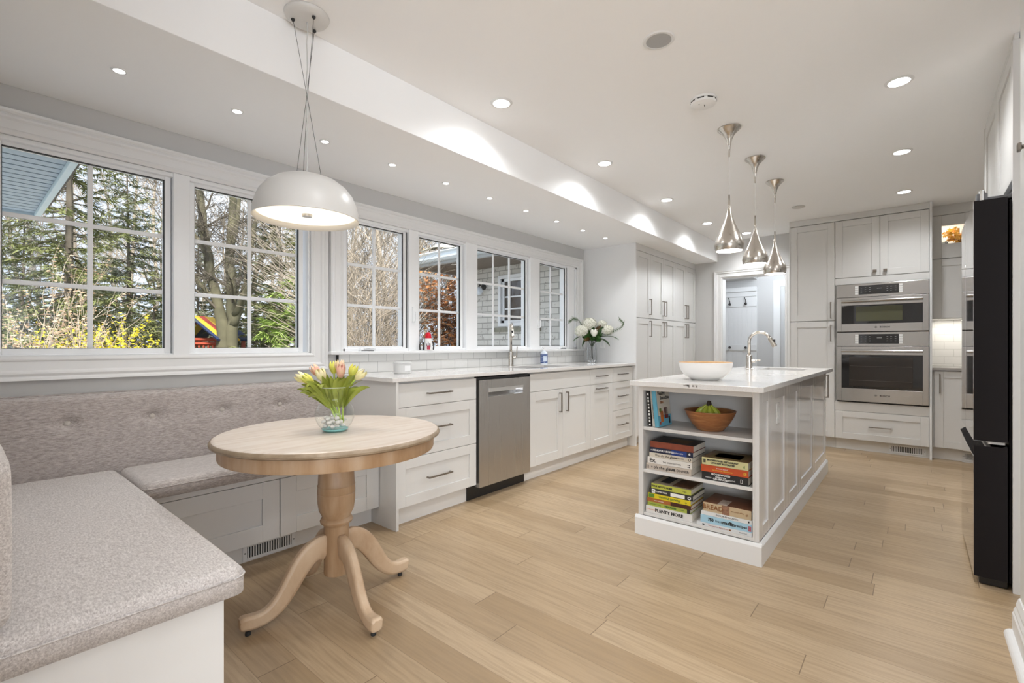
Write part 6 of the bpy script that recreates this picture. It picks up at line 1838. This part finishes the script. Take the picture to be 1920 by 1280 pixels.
def limb(mb, p, d, L, r, r_, lev, cfg, n):
    """one wandering branch with children"""
    seg = cfg['seg'][lev]
    pts = [p.copy()]; rad = [r]
    dd = d.normalized()
    for i in range(seg):
        w_ = cfg['wob'][lev]
        dd = (dd + Vector((r_.uniform(-w_, w_), r_.uniform(-w_, w_), r_.uniform(-w_, w_) + cfg['lift'][lev]))).normalized()
        p = p + dd * (L / seg)
        pts.append(p.copy()); rad.append(max(r * (1 - (1 - cfg['tap']) * (i + 1) / seg), cfg['min']))
    mb.tube(pts, rad, n[lev], cap=False)
    if lev + 1 < len(cfg['kids']) + 0 and cfg['kids'][lev] > 0:
        kids = cfg['kids'][lev]
        for k in range(kids):
            u = cfg['from'][lev] + (1 - cfg['from'][lev]) * (k + r_.random()) / kids
            x = u * seg; i = min(seg - 1, int(x)); f = x - i
            q = pts[i].lerp(pts[i + 1], f); rr_ = rad[i] * (1 - f) + rad[i + 1] * f
            dir_ = (pts[i + 1] - pts[i]).normalized()
            a = r_.random() * 2 * PI
            s_ = dir_.cross(Vector((0.3, 0.2, 1))).normalized(); s2 = dir_.cross(s_)
            sp = cfg['spread'][lev] * r_.uniform(.7, 1.2)
            nd = dir_ * math.cos(sp) + (s_ * math.cos(a) + s2 * math.sin(a)) * math.sin(sp)
            limb(mb, q, nd, L * cfg['len'][lev] * r_.uniform(.7, 1.15) * (1.15 - 0.5 * u), rr_ * cfg['rr'][lev], r_, lev + 1, cfg, n)

def bare_tree_mesh(name, seed, H, r0, mat, **kw):
    r_ = random.Random(seed)
    cfg = dict(seg=[9, 7, 5, 4, 3], wob=[0.10, 0.20, 0.30, 0.38, 0.4], lift=[0.05, 0.07, 0.05, 0.03, 0.0], kids=[11, 6, 5, 4, 0], len=[0.45, 0.5, 0.5, 0.5], rr=[0.5, 0.5, 0.5, 0.6], spread=[0.75, 0.75, 0.8, 0.8], tap=0.25, min=0.004)
    cfg['from'] = [0.22, 0.15, 0.1, 0.1]
    cfg.update(kw)
    mb = MB()
    limb(mb, Vector((0, 0, -0.4)), Vector((r_.uniform(-.08, .08), r_.uniform(-.08, .08), 1)), H, r0, r_, 0, cfg, [7, 5, 4, 3, 3])
    return mb.build(name, mat, None, (0, 0, 0), recalc=False)

far_label = 'bare leafless tree in the tangle at the far end of the garden'
protos = [bare_tree_mesh('bare_tree', s_, 13 + s_ % 3 * 2, 0.17, M['bark_far'] if s_ % 2 else M['bark_tan'], min=0.007) for s_ in (1, 2, 3, 4)]
rr = random.Random(77)
spots = []
for i in range(30):
    u = -60 + 1000 * (i + rr.random()) / 30
    k = rr.uniform(20, 40)
    p = at(u, 700, k)
    if p.y < 8: continue
    spots.append(p)
for i, p in enumerate(spots):
    src = protos[i % 4]
    if i < 4: o = src
    else:
        o = src.copy(); COL.objects.link(o)
    o.location = (p.x, p.y, -0.35)
    o.rotation_euler[2] = rr.random() * 6.28
    s_ = rr.uniform(0.75, 1.15); o.scale = (s_, s_, s_)
    tag(o, far_label, 'tree', 'bare trees at the far end of the garden')

# the big forked maple, seen in the right unit of the left window
t = thing('maple_tree', 'big grey forked bare tree seen in the right unit of the left window', 'tree', tuple(at(418, 660, 13).to_2d().to_3d() + Vector((0, 0, -0.4))))
mb = MB(); tw = MB()
k = 13.0
mains = [([(424, 760), (420, 650), (417, 605), (411, 575), (398, 530), (390, 480), (382, 430), (377, 385), (372, 340), (374, 240)], [.22, .21, .19, .15, .145, .135, .12, .11, .10, .06], 0.0),
         ([(430, 760), (432, 650), (437, 600), (434, 560), (431, 500), (433, 440), (437, 380), (431, 320), (436, 220)], [.20, .19, .17, .15, .14, .13, .11, .09, .05], 0.3),
         ([(436, 610), (450, 575), (462, 530), (468, 480), (476, 430), (490, 380), (497, 300)], [.13, .11, .10, .09, .075, .06, .03], 0.6),
         ([(440, 590), (455, 560), (472, 545), (484, 500), (505, 450), (520, 420), (536, 380)], [.09, .08, .07, .06, .05, .04, .02], -0.8),
         ([(411, 580), (398, 556), (372, 530), (352, 500), (330, 440), (322, 380)], [.10, .08, .07, .06, .04, .02], -0.5),
         ([(432, 470), (446, 420), (450, 370), (462, 300)], [.08, .06, .05, .03], -0.4),
         ([(390, 480), (372, 450), (358, 430), (340, 360)], [.07, .05, .04, .02], .5)]
r_ = random.Random(5)
cfgm = dict(seg=[5, 5, 4, 3], wob=[0.22, 0.3, 0.38, 0.4], lift=[0.05, 0.04, 0.02, 0], kids=[8, 6, 5, 0], len=[0.5, 0.5, 0.5], rr=[0.5, 0.5, 0.6], spread=[0.8, 0.85, 0.8], tap=0.3, min=0.0045)
cfgm['from'] = [0.1, 0.1, 0.1]
for ml, rd, dk in mains:
    pts = []
    for j, (u, v) in enumerate(ml):
        p = at(u, v, k + dk * j / len(ml)); pts.append(p)
    sm = []; sr = []
    for a, b_, ra, rb in zip(pts, pts[1:], rd, rd[1:]):
        for q in range(3):
            f = q / 3
            sm.append(a.lerp(b_, f) + Vector((r_.uniform(-.02, .02), r_.uniform(-.02, .02), 0))); sr.append(ra * (1 - f) + rb * f)
    sm.append(pts[-1]); sr.append(rd[-1])
    mb.tube(sm, [q * 0.86 for q in sr], 9)
    for i in range(6, len(sm) - 1, 2):
        if sm[i].z < 1.9: continue
        d_ = (sm[i + 1] - sm[i]).normalized(); a = r_.random() * 6.28
        s_ = d_.cross(Vector((0.3, 0.2, 1))).normalized(); s2 = d_.cross(s_)
        nd = d_ * 0.6 + (s_ * math.cos(a) + s2 * math.sin(a)) * 0.8
        limb(tw, sm[i], nd, r_.uniform(1.0, 1.9), max(0.012, sr[i] * 0.28), r_, 0, cfgm, [5, 4, 3, 3])
mb.build('trunk', plain('mossy_bark', (0.125, 0.115, 0.07), 0.95, var=0.5, vscale=5, bump=0.6, bscale=14), t, smooth=True, recalc=False)
tw.build('branches', M['bark'], t, recalc=False)

# conifers
def conifer_mesh(seed, H, spread, dens, z0=0.5, droop=0.25):
    r_ = random.Random(seed)
    tr = MB().tube([Vector((0, 0, -0.4)), Vector((0.05, 0, H * .5)), Vector((0, 0.04, H))], [0.011 * H, 0.007 * H, 0.01], 7)
    nd = MB()
    z = z0
    while z < H:
        f = 1 - z / H
        n = 5 + int(4 * f)
        for i in range(n):
            a = r_.random() * 6.28
            L = spread * (f ** 0.75) * r_.uniform(0.6, 1.1) + 0.15
            d_ = Vector((math.cos(a), math.sin(a), 0)); dr_ = r_.uniform(-droop * 1.8, droop * 0.5)
            pts = [Vector((0, 0, z + r_.uniform(-.1, .1))) + d_ * L * q + Vector((0, 0, dr_ * L * (q ** 1.3) + 0.12 * L * q ** 3)) for q in (0, .25, .5, .75, 1)]
            tr.tube(pts, [0.02 * f + .008, .015 * f + .006, .008, .006, .004], 3, cap=False)
            m_ = int(dens * 2.6 * L) + 3
            for j in range(m_):
                q = r_.uniform(0.15, 1)
                ii = min(3, int(q * 4)); p = pts[ii].lerp(pts[ii + 1], q * 4 - ii)
                sd = d_.cross(Vector((0, 0, 1))) * r_.choice((-1, 1))
                dir_ = (d_ * r_.uniform(.2, .8) + sd * r_.uniform(.2, 1) + Vector((0, 0, r_.uniform(-.6, .15)))).normalized()
                l_ = r_.uniform(.08, .22)
                w_ = dir_.cross(Vector((r_.uniform(-1, 1), r_.uniform(-1, 1), 1))).normalized() * r_.uniform(.006, .014)
                nd.b.faces.new([nd.b.verts.new(x_) for x_ in (p - w_ * .5, p + dir_ * l_ * .5 - w_, p + dir_ * l_, p + dir_ * l_ * .5 + w_, p + w_ * .5)])
        z += 0.20 + 0.02 * r_.random() + 0.10 * (1 - f)
    return tr, nd
def conifer(p, seed, H, spread, dens, mat, label, z0=0.5, droop=0.25, group=None):
    t = thing('conifer_tree', label, 'tree', (0, 0, 0), group)
    tr, nd = conifer_mesh(seed, H, spread, dens, z0, droop)
    tr.build('trunk', M['bark'], t, recalc=False)
    nd.build('foliage', mat, t, recalc=False)
    t.location = (p.x, p.y, -0.35)
    return t
c1 = conifer(at(125, 700, 11), 3, 9.5, 2.6, 34, M['needle'], 'tall sparse green conifer behind the left pane of the left window', 1.2, .3)
c2 = conifer(at(238, 700, 15), 4, 7.5, 2.4, 42, M['needle_b'], 'grey-green conifer in the right half of the first window unit', .3)
c3 = conifer(at(525, 700, 15), 5, 6.5, 2.5, 46, M['needle'], 'dark green conifer at the right of the second window unit', .3)
def cdup(src, p, s_, lab):
    dup(src, (p.x, p.y, -0.35), lab, rotz=1.7 * s_ * 3, scale=s_)
cdup(c2, at(45, 700, 13), 0.72, 'lower dark conifer at the far left edge of the garden view')
cdup(c3, at(175, 700, 19), 0.9, 'dark conifer mid-way behind the yellow bushes')
cdup(c3, at(290, 700, 12.5), 0.52, 'small grey conifer beside the window mullion')
cdup(c2, at(478, 700, 21), 0.95, 'distant conifer right behind the forked tree')
cdup(c3, at(575, 700, 17), 1.0, 'tall dark conifer hidden mostly behind the hanging bowl lamp')
cdup(c2, at(370, 700, 22), 1.0, 'distant conifer above the play set roof')
c4 = conifer(at(556, 700, 9.5), 9, 2.9, 1.5, 80, M['needle_l'], 'fresh green low conifer at the lower right of the second window unit', .2, .1)

# yellow flowering bushes
M['forsythia'] = plain('forsythia_yellow', (0.80, 0.66, 0.02), 0.6, var=0.25, vscale=10)
def bush(p, seed, H, W, label, cat, leafmat, barkmat, nstem, nleaf, leaf=(.03, .02), name='bush', group=None, lean=0.7, sub=5, zmin=0.2, sw=0.6):
    r_ = random.Random(seed)
    t = thing(name, label, cat, (p.x, p.y, -0.35), group)
    st = MB(); lf = MB()
    for i in range(nstem):
        a = r_.random() * 6.28; L = H * r_.uniform(.7, 1.05)
        out = Vector((math.cos(a), math.sin(a), 0)) * W * r_.uniform(.2, 1)
        b0 = Vector((p.x, p.y, -0.35)) + out * .12
        pts = bez(b0, b0 + out * .2 + Vector((0, 0, L * .65)), b0 + out + Vector((r_.uniform(-.1, .1), r_.uniform(-.1, .1), L)), 7)
        pts = [q + Vector((r_.uniform(-.03, .03), r_.uniform(-.03, .03), 0)) for q in pts]
        st.tube(pts, [q * sw for q in (0.016, .014, .012, .010, .008, .006, .005, .003)], 4, cap=False)
        subs = [pts]
        for s_ in range(sub):
            ii = r_.randint(1, 6)
            d_ = (pts[ii + 1] - pts[ii]).normalized() + Vector((r_.uniform(-lean, lean), r_.uniform(-lean, lean), r_.uniform(-.3, .3)))
            q = [pts[ii]]
            for m_ in range(4):
                d_ = (d_ + Vector((r_.uniform(-.25, .25), r_.uniform(-.25, .25), r_.uniform(-.15, .2)))).normalized()
                q.append(q[-1] + d_ * H * 0.09)
            st.tube(q, [x_ * sw for x_ in (.007, .006, .005, .004, .003)], 3, cap=False)
            subs.append(q)
        if leafmat:
            for s_ in range(nleaf):
                q = r_.choice(subs); ii = r_.randint(0, len(q) - 2)
                c0 = q[ii].lerp(q[ii + 1], r_.random())
                if c0.z < zmin: continue
                c0 = c0 + Vector((r_.uniform(-.04, .04), r_.uniform(-.04, .04), r_.uniform(-.04, .04)))
                m3 = Matrix.Rotation(r_.random() * 6, 3, 'Z') @ Matrix.Rotation(r_.random() * 3, 3, 'X')
                l_, w_ = leaf[0] * r_.uniform(.7, 1.3), leaf[1] * r_.uniform(.7, 1.2)
                lf.b.faces.new([lf.b.verts.new(c0 + m3 @ Vector(x_)) for x_ in ((-l_, 0, 0), (0, -w_, .004), (l_, 0, 0), (0, w_, .004))])
    st.build('stems', barkmat, t, recalc=False)
    if leafmat: lf.build('leaves', leafmat, t, recalc=False)
    return t
bush(at(112, 700, 9.0), 1, 1.66, 0.55, 'yellow flowering bush left of the first window bar', 'bush', M['forsythia'], M['bark_tan'], 22, 70, name='forsythia_bush')
bush(at(228, 700, 9.2), 2, 1.72, 0.60, 'yellow flowering bush right of the first window bar', 'bush', M['forsythia'], M['bark_tan'], 22, 70, name='forsythia_bush')
M['beech_far'] = plain('pale_dry_leaves', (0.55, 0.38, 0.24), 0.7, var=0.3, vscale=9)
bush(at(40, 700, 6.5), 3, 2.3, 1.5, 'shrub with pale dry leaves at the lower left of the left window', 'bush', M['beech_far'], M['bark_tan'], 12, 110, (.026, .014), name='dry_leaf_shrub')
bush(at(150, 700, 8.0), 4, 2.6, 1.2, 'thin shrub with pinkish dry leaves near the first window bar', 'bush', M['beech_far'], M['bark_tan'], 9, 70, (.026, .014), name='dry_leaf_shrub')
M['beech'] = plain('copper_leaves', (0.60, 0.27, 0.10), 0.6, var=0.5, vscale=5)
bush(at(852, 700, 8.6), 5, 2.75, 0.62, 'copper brown beech shrub behind the second unit of the long window', 'bush', M['beech'], M['bark'], 46, 120, (.045, .024), name='beech_shrub', sub=8)
# tan brush filling the first unit of the long window
for i, (u, k, H, W) in enumerate(((665, 7.0, 2.9, 1.4), (725, 8.5, 3.3, 1.6), (690, 11, 4.6, 2.2), (790, 12, 4.2, 2.0), (650, 10, 3.6, 1.2), (750, 14, 5.0, 2.4))):
    bush(at(u, 700, k), 20 + i, H, W, 'leafless shrub behind the left units of the long window, %s' % ('nearest one', 'second nearest', 'mid thicket', 'past the copper beech', 'leftmost', 'farthest back')[i], 'bush', None, M['bark_tan'] if i % 2 == 0 else M['bark'], 26 if i < 2 else 24, 0, name='leafless_shrub', sub=22, lean=1.6, sw=0.55)
# low undergrowth along the back
M['under'] = plain('undergrowth_green', (0.10, 0.11, 0.05), 0.9, var=0.6, vscale=4)
for i in range(9):
    u = -30 + i * 78
    bush(at(u, 700, 17 + 2 * (i % 3)), 40 + i, 2.9, 1.9, 'low tangled undergrowth shrub under the far trees', 'bush', M['under'], M['bark_far'], 22, 60, (.08, .05), name='undergrowth_shrub', sub=8, group='undergrowth shrubs at the far end of the garden')

# red wooden play set with a striped roof
t = thing('play_set', 'red wooden play set with a blue and yellow striped roof, left of the forked tree', 'play set', tuple(at(380, 700, 13).to_2d().to_3d() + Vector((0, 0, -.35))))
M['red_wood'] = plain('red_stained_wood', (0.36, 0.06, 0.03), 0.6, var=0.2, vscale=5)
ca = at(352, 640, 13.0); cb = at(413, 640, 13.0)
dx_ = (cb - ca); dx_.z = 0; W_ = dx_.length; ux = dx_.normalized(); uy = Vector((-ux.y, ux.x, 0))
c0 = Vector((ca.x, ca.y, 0))
zb = 1.12 - (628 - 647) / F_PX * 13; zr = 1.12 - (605 - 647) / F_PX * 13
for s_ in (0.05, W_ - 0.05):
    for q in (0, 1.2):
        p = c0 + ux * s_ + uy * q
        MB().obox(p + Vector((0, 0, (zb - .35) / 2)), (0.09, 0.09, zb + .35), Matrix.Identity(3)).build('post', M['red_wood'], t)
mb = MB()
for z_ in (1.15, 1.27):
    mb.tube([c0 + ux * 0 + Vector((0, 0, z_)), c0 + ux * (W_ + .05) + Vector((0, 0, z_))], 0.05, 4)
for i in range(7):
    p = c0 + ux * (W_ * (i + .5) / 7)
    mb.tube([p + Vector((0, 0, 0.6)), p + Vector((0, 0, 1.15))], 0.03, 4)
mb.build('railing', M['red_wood'], t)
cols = [plain('awning_blue', (0.02, 0.035, 0.10), 0.6), plain('awning_yellow', (0.80, 0.50, 0.03), 0.6), plain('awning_red', (0.45, 0.05, 0.03), 0.6)]
r0 = c0 + ux * -0.15 + uy * 0.6 + Vector((0, 0, zr + .12))
def slope(mat, a, b_, nm):
    mb = MB()
    for sgn in (-1, 1):
        pass
    e0 = c0 + ux * (W_ + 0.1) + Vector((0, 0, zb - 0.12))
    top = c0 + ux * (W_ * 0.22) + Vector((0, 0, zr + 0.20))
    q = [top + uy * a, e0 + uy * a, e0 + uy * b_, top + uy * b_]
    mb.quad(*q); mb.quad(*[x_ - Vector((0, 0, 0.03)) for x_ in q][::-1])
    e1 = c0 + ux * (-W_ * 0.5) + Vector((0, 0, zb - 0.12))
    q = [top + uy * a, e1 + uy * a, e1 + uy * b_, top + uy * b_]
    mb.quad(*q)
    mb.build(nm, mat, t)
slope(cols[0], -0.30, -0.12, 'roof_stripe'); slope(cols[1], -0.12, 0.15, 'roof_stripe'); slope(cols[2], .15, .4, 'roof_stripe'); slope(cols[1], .4, .8, 'roof_stripe'); slope(cols[0], .8, 1.4, 'roof_stripe')

# overhead cables
for (v0, v1, kk) in ((523, 540, 14), (478, 500, 15)):
    a, b_ = at(-150, v0 - 8, kk), at(760, v1 + 6, kk + 4)
    pts = [a.lerp(b_, i / 12) - Vector((0, 0, 0.5 * math.sin(PI * i / 12))) for i in range(13)]
    o = MB().tube(pts, 0.010, 5).build('overhead_cable', M['gap'], None, tuple(a))
    tag(o, 'thin dark overhead cable crossing the garden view, %s' % ('lower one' if v0 == 523 else 'upper one'), 'cable')

# eave of the neighbouring roof above the left window
M['soffit_blue'] = plain('slatted_soffit_blue', (0.36, 0.44, 0.51), 0.5)
M['fascia_blue'] = plain('pale_blue_fascia', (0.60, 0.72, 0.77), 0.45, var=0.1, vscale=4)
t = thing('porch_roof', 'pale blue porch roof eave with slatted underside at the top left of the left window', 'roof', (-1, 4.5, 2.3))
mb = MB()
n = 24; y0, y1 = YW + .2, 6.05
for i in range(n):
    a = y0 + (y1 - y0) * i / n; w_ = (y1 - y0) / n
    mb.box(-4, 0.49, a, a + w_ * 0.82, 2.305, 2.32)
mb.build('soffit_slats', M['soffit_blue'], t)
MB().box(-4, 0.49, y0, y1, 2.322, 2.42).build('deck', M['gap'], t)
MB().box(0.491, 0.53, y0, y1 + .05, 2.27, 2.45).box(-4, .53, y1, y1 + 0.04, 2.27, 2.45).build('fascia', M['fascia_blue'], t, bevel=.004)
MB().box(0.53, 0.60, y0, y1 + .1, 2.40, 2.47).build('shingle_edge', plain('shingle_edge', (0.14, 0.12, 0.10), 0.9, var=.4, vscale=20), t)

# wing of the house with painted brick, eave and window
XW_ = 5.35
M['brick'] = brick_mat('painted_brick', (0.74, 0.72, 0.67), (0.62, 0.60, 0.56), (0.40, 0.39, 0.36), 0.24, 0.086, 0.007, 0.9, 'yz', 1.0, 0.6, (0.16, 0.13, 0.10))
t = thing('house_wing', 'grey painted brick wing of the house with a white window, seen through the right units', 'building', (XW_, 4.3, 0))
wy0, wy1, wz0, wz1 = 4.08, 4.80, 1.40, 2.16
ye = 5.42
mb = MB().box(XW_, XW_ + .25, YW + .21, wy0, -0.4, 2.42).box(XW_, XW_ + .25, wy1, ye, -0.4, 2.42).box(XW_, XW_ + .25, wy0, wy1, -0.4, wz0).box(XW_, XW_ + .25, wy0, wy1, wz1, 2.42)
mb.build('brick_wall', M['brick'], t)
mb = MB()
yz_frame(mb, wy0 + .05, wy1 - .05, wz0 + .05, wz1 - .05, [(0, .03), (.05, .03), (0.052, 0.0)], XW_ + 0.01, 'LRTB')
mb.box(XW_ + .02, XW_ + .07, wy0, wy0 + .09, wz0, wz1).box(XW_ + .02, XW_ + .07, wy1 - .09, wy1, wz0, wz1).box(XW_ + .02, XW_ + .07, wy0, wy1, wz0, wz0 + .09).box(XW_ + .02, XW_ + .07, wy0, wy1, wz1 - .09, wz1)
wf = mb.build('window_frame', M['vinyl'], t)
MB().box(XW_ + .05, XW_ + .055, wy0 + .05, wy1 - .05, wz0 + .05, wz1 - .05).build('dark_pane', plain('dark_window_pane', (0.05, 0.035, 0.025), 0.03, coat=1.0), wf)
mb = MB()
for y in (wy0 + 0.30, wy0 + 0.53): mb.box(XW_ + .035, XW_ + .05, y - .01, y + .01, wz0 + .08, wz1 - .08)
for z_ in (wz0 + 0.26, wz0 + 0.44): mb.box(XW_ + .0355, XW_ + .0495, wy0 + .08, wy1 - .08, z_ - .01, z_ + .01)
mb.build('glazing_bars', M['vinyl'], wf)
MB().box(XW_ - 0.05, XW_ + .02, wy0 - .08, wy1 + .08, wz0 - 0.08, wz0 - 0.02).build('stone_sill', plain('mossy_sill', (0.26, 0.25, 0.20), 0.95, var=0.5, vscale=14), t)
mb = MB()
yo = 5.88
for i in range(8):
    a = XW_ - 0.72 + i * 0.09
    mb.box(a, a + .083, YW + .21, yo, 2.30, 2.315)
mb.box(XW_, XW_ + 2.5, ye, yo, 2.30, 2.315)
mb.build('eave_soffit', plain('brown_soffit', (0.20, 0.165, 0.135), 0.7, bump=.8, bscale=120), t)
MB().box(XW_ - 0.78, XW_ - 0.72, YW + .21, yo + .04, 2.29, 2.42).box(XW_ - .78, XW_ + 2.5, yo, yo + .04, 2.29, 2.42).build('fascia', plain('grey_fascia', (0.42, 0.43, 0.43), 0.5), t)
gp = [(XW_ - 0.785, 2.33), (XW_ - 0.84, 2.335), (XW_ - 0.87, 2.36), (XW_ - 0.87, 2.42), (XW_ - 0.895, 2.44), (XW_ - 0.895, 2.455), (XW_ - 0.785, 2.455)]
MB().prism(gp, 'y', YW + .21, yo + .08).build('gutter', plain('white_gutter', (0.72, 0.78, 0.82), 0.35), t)
MB().prism([(XW_ - 0.80, 2.46), (XW_ + 0.9, 3.05), (XW_ + 0.9, 3.0), (XW_ - 0.80, 2.43)], 'y', YW + .21, yo + .06).build('roof_slope', plain('worn_shingles', (0.30, 0.27, 0.20), 0.95, var=0.5, vscale=9), t)
cv = MB()
rr = random.Random(9)
for q in range(3):
    rows = []
    for i in range(24):
        y = YW + .6 + (yo - YW - .6) * i / 23
        rows.append([cv.b.verts.new((XW_ - 0.62 + 0.1 * j + 0.25 * q, y, 2.58 + 0.09 * q + 0.035 * j + 0.03 * math.sin(y * 7 + j * 1.3 + q) + (0.02 if j % 2 else 0))) for j in range(4)])
    for a, b_ in zip(rows, rows[1:]):
        for j in range(3): cv.b.faces.new((a[j], a[j + 1], b_[j + 1], b_[j]))
o = cv.build('roof_tarp', plain('pale_tarp', (0.62, 0.62, 0.58), 0.6), None, (XW_ - .5, 5, 2.6), smooth=True)
tag(o, 'rumpled pale sheeting lying on the roof of the house wing', 'tarp')
o.modifiers.new('solid', 'SOLIDIFY').thickness = 0.01
wl = thing('globe_lantern', 'small white globe lamp on the brick wall outside', 'lamp', (XW_ - .02, 5.10, 1.95))
MB().lathe((XW_ - 0.0, 5.10, 2.02), [(0, 0.0), (0.045, 0.0), (0.045, 0.02), (0.02, 0.03), (0, 0.03)], 20, cap=False, m=Matrix(((0, 0, -1), (0, 1, 0), (1, 0, 0)))).tube([(XW_ - .02, 5.10, 2.02), (XW_ - .10, 5.10, 2.04), (XW_ - .12, 5.10, 2.01)], .012, 8).build('bracket', M['gap'], wl, smooth='auto')
MB().lathe((XW_ - .12, 5.10, 1.95), [(0, -0.065), (0.035, -0.055), (0.06, -0.02), (0.062, 0.01), (0.045, 0.045), (0.02, 0.06), (0, 0.062)], 20, cap=False).build('globe', plain('opal_globe', (0.75, 0.80, 0.85), 0.2), wl, smooth=True)
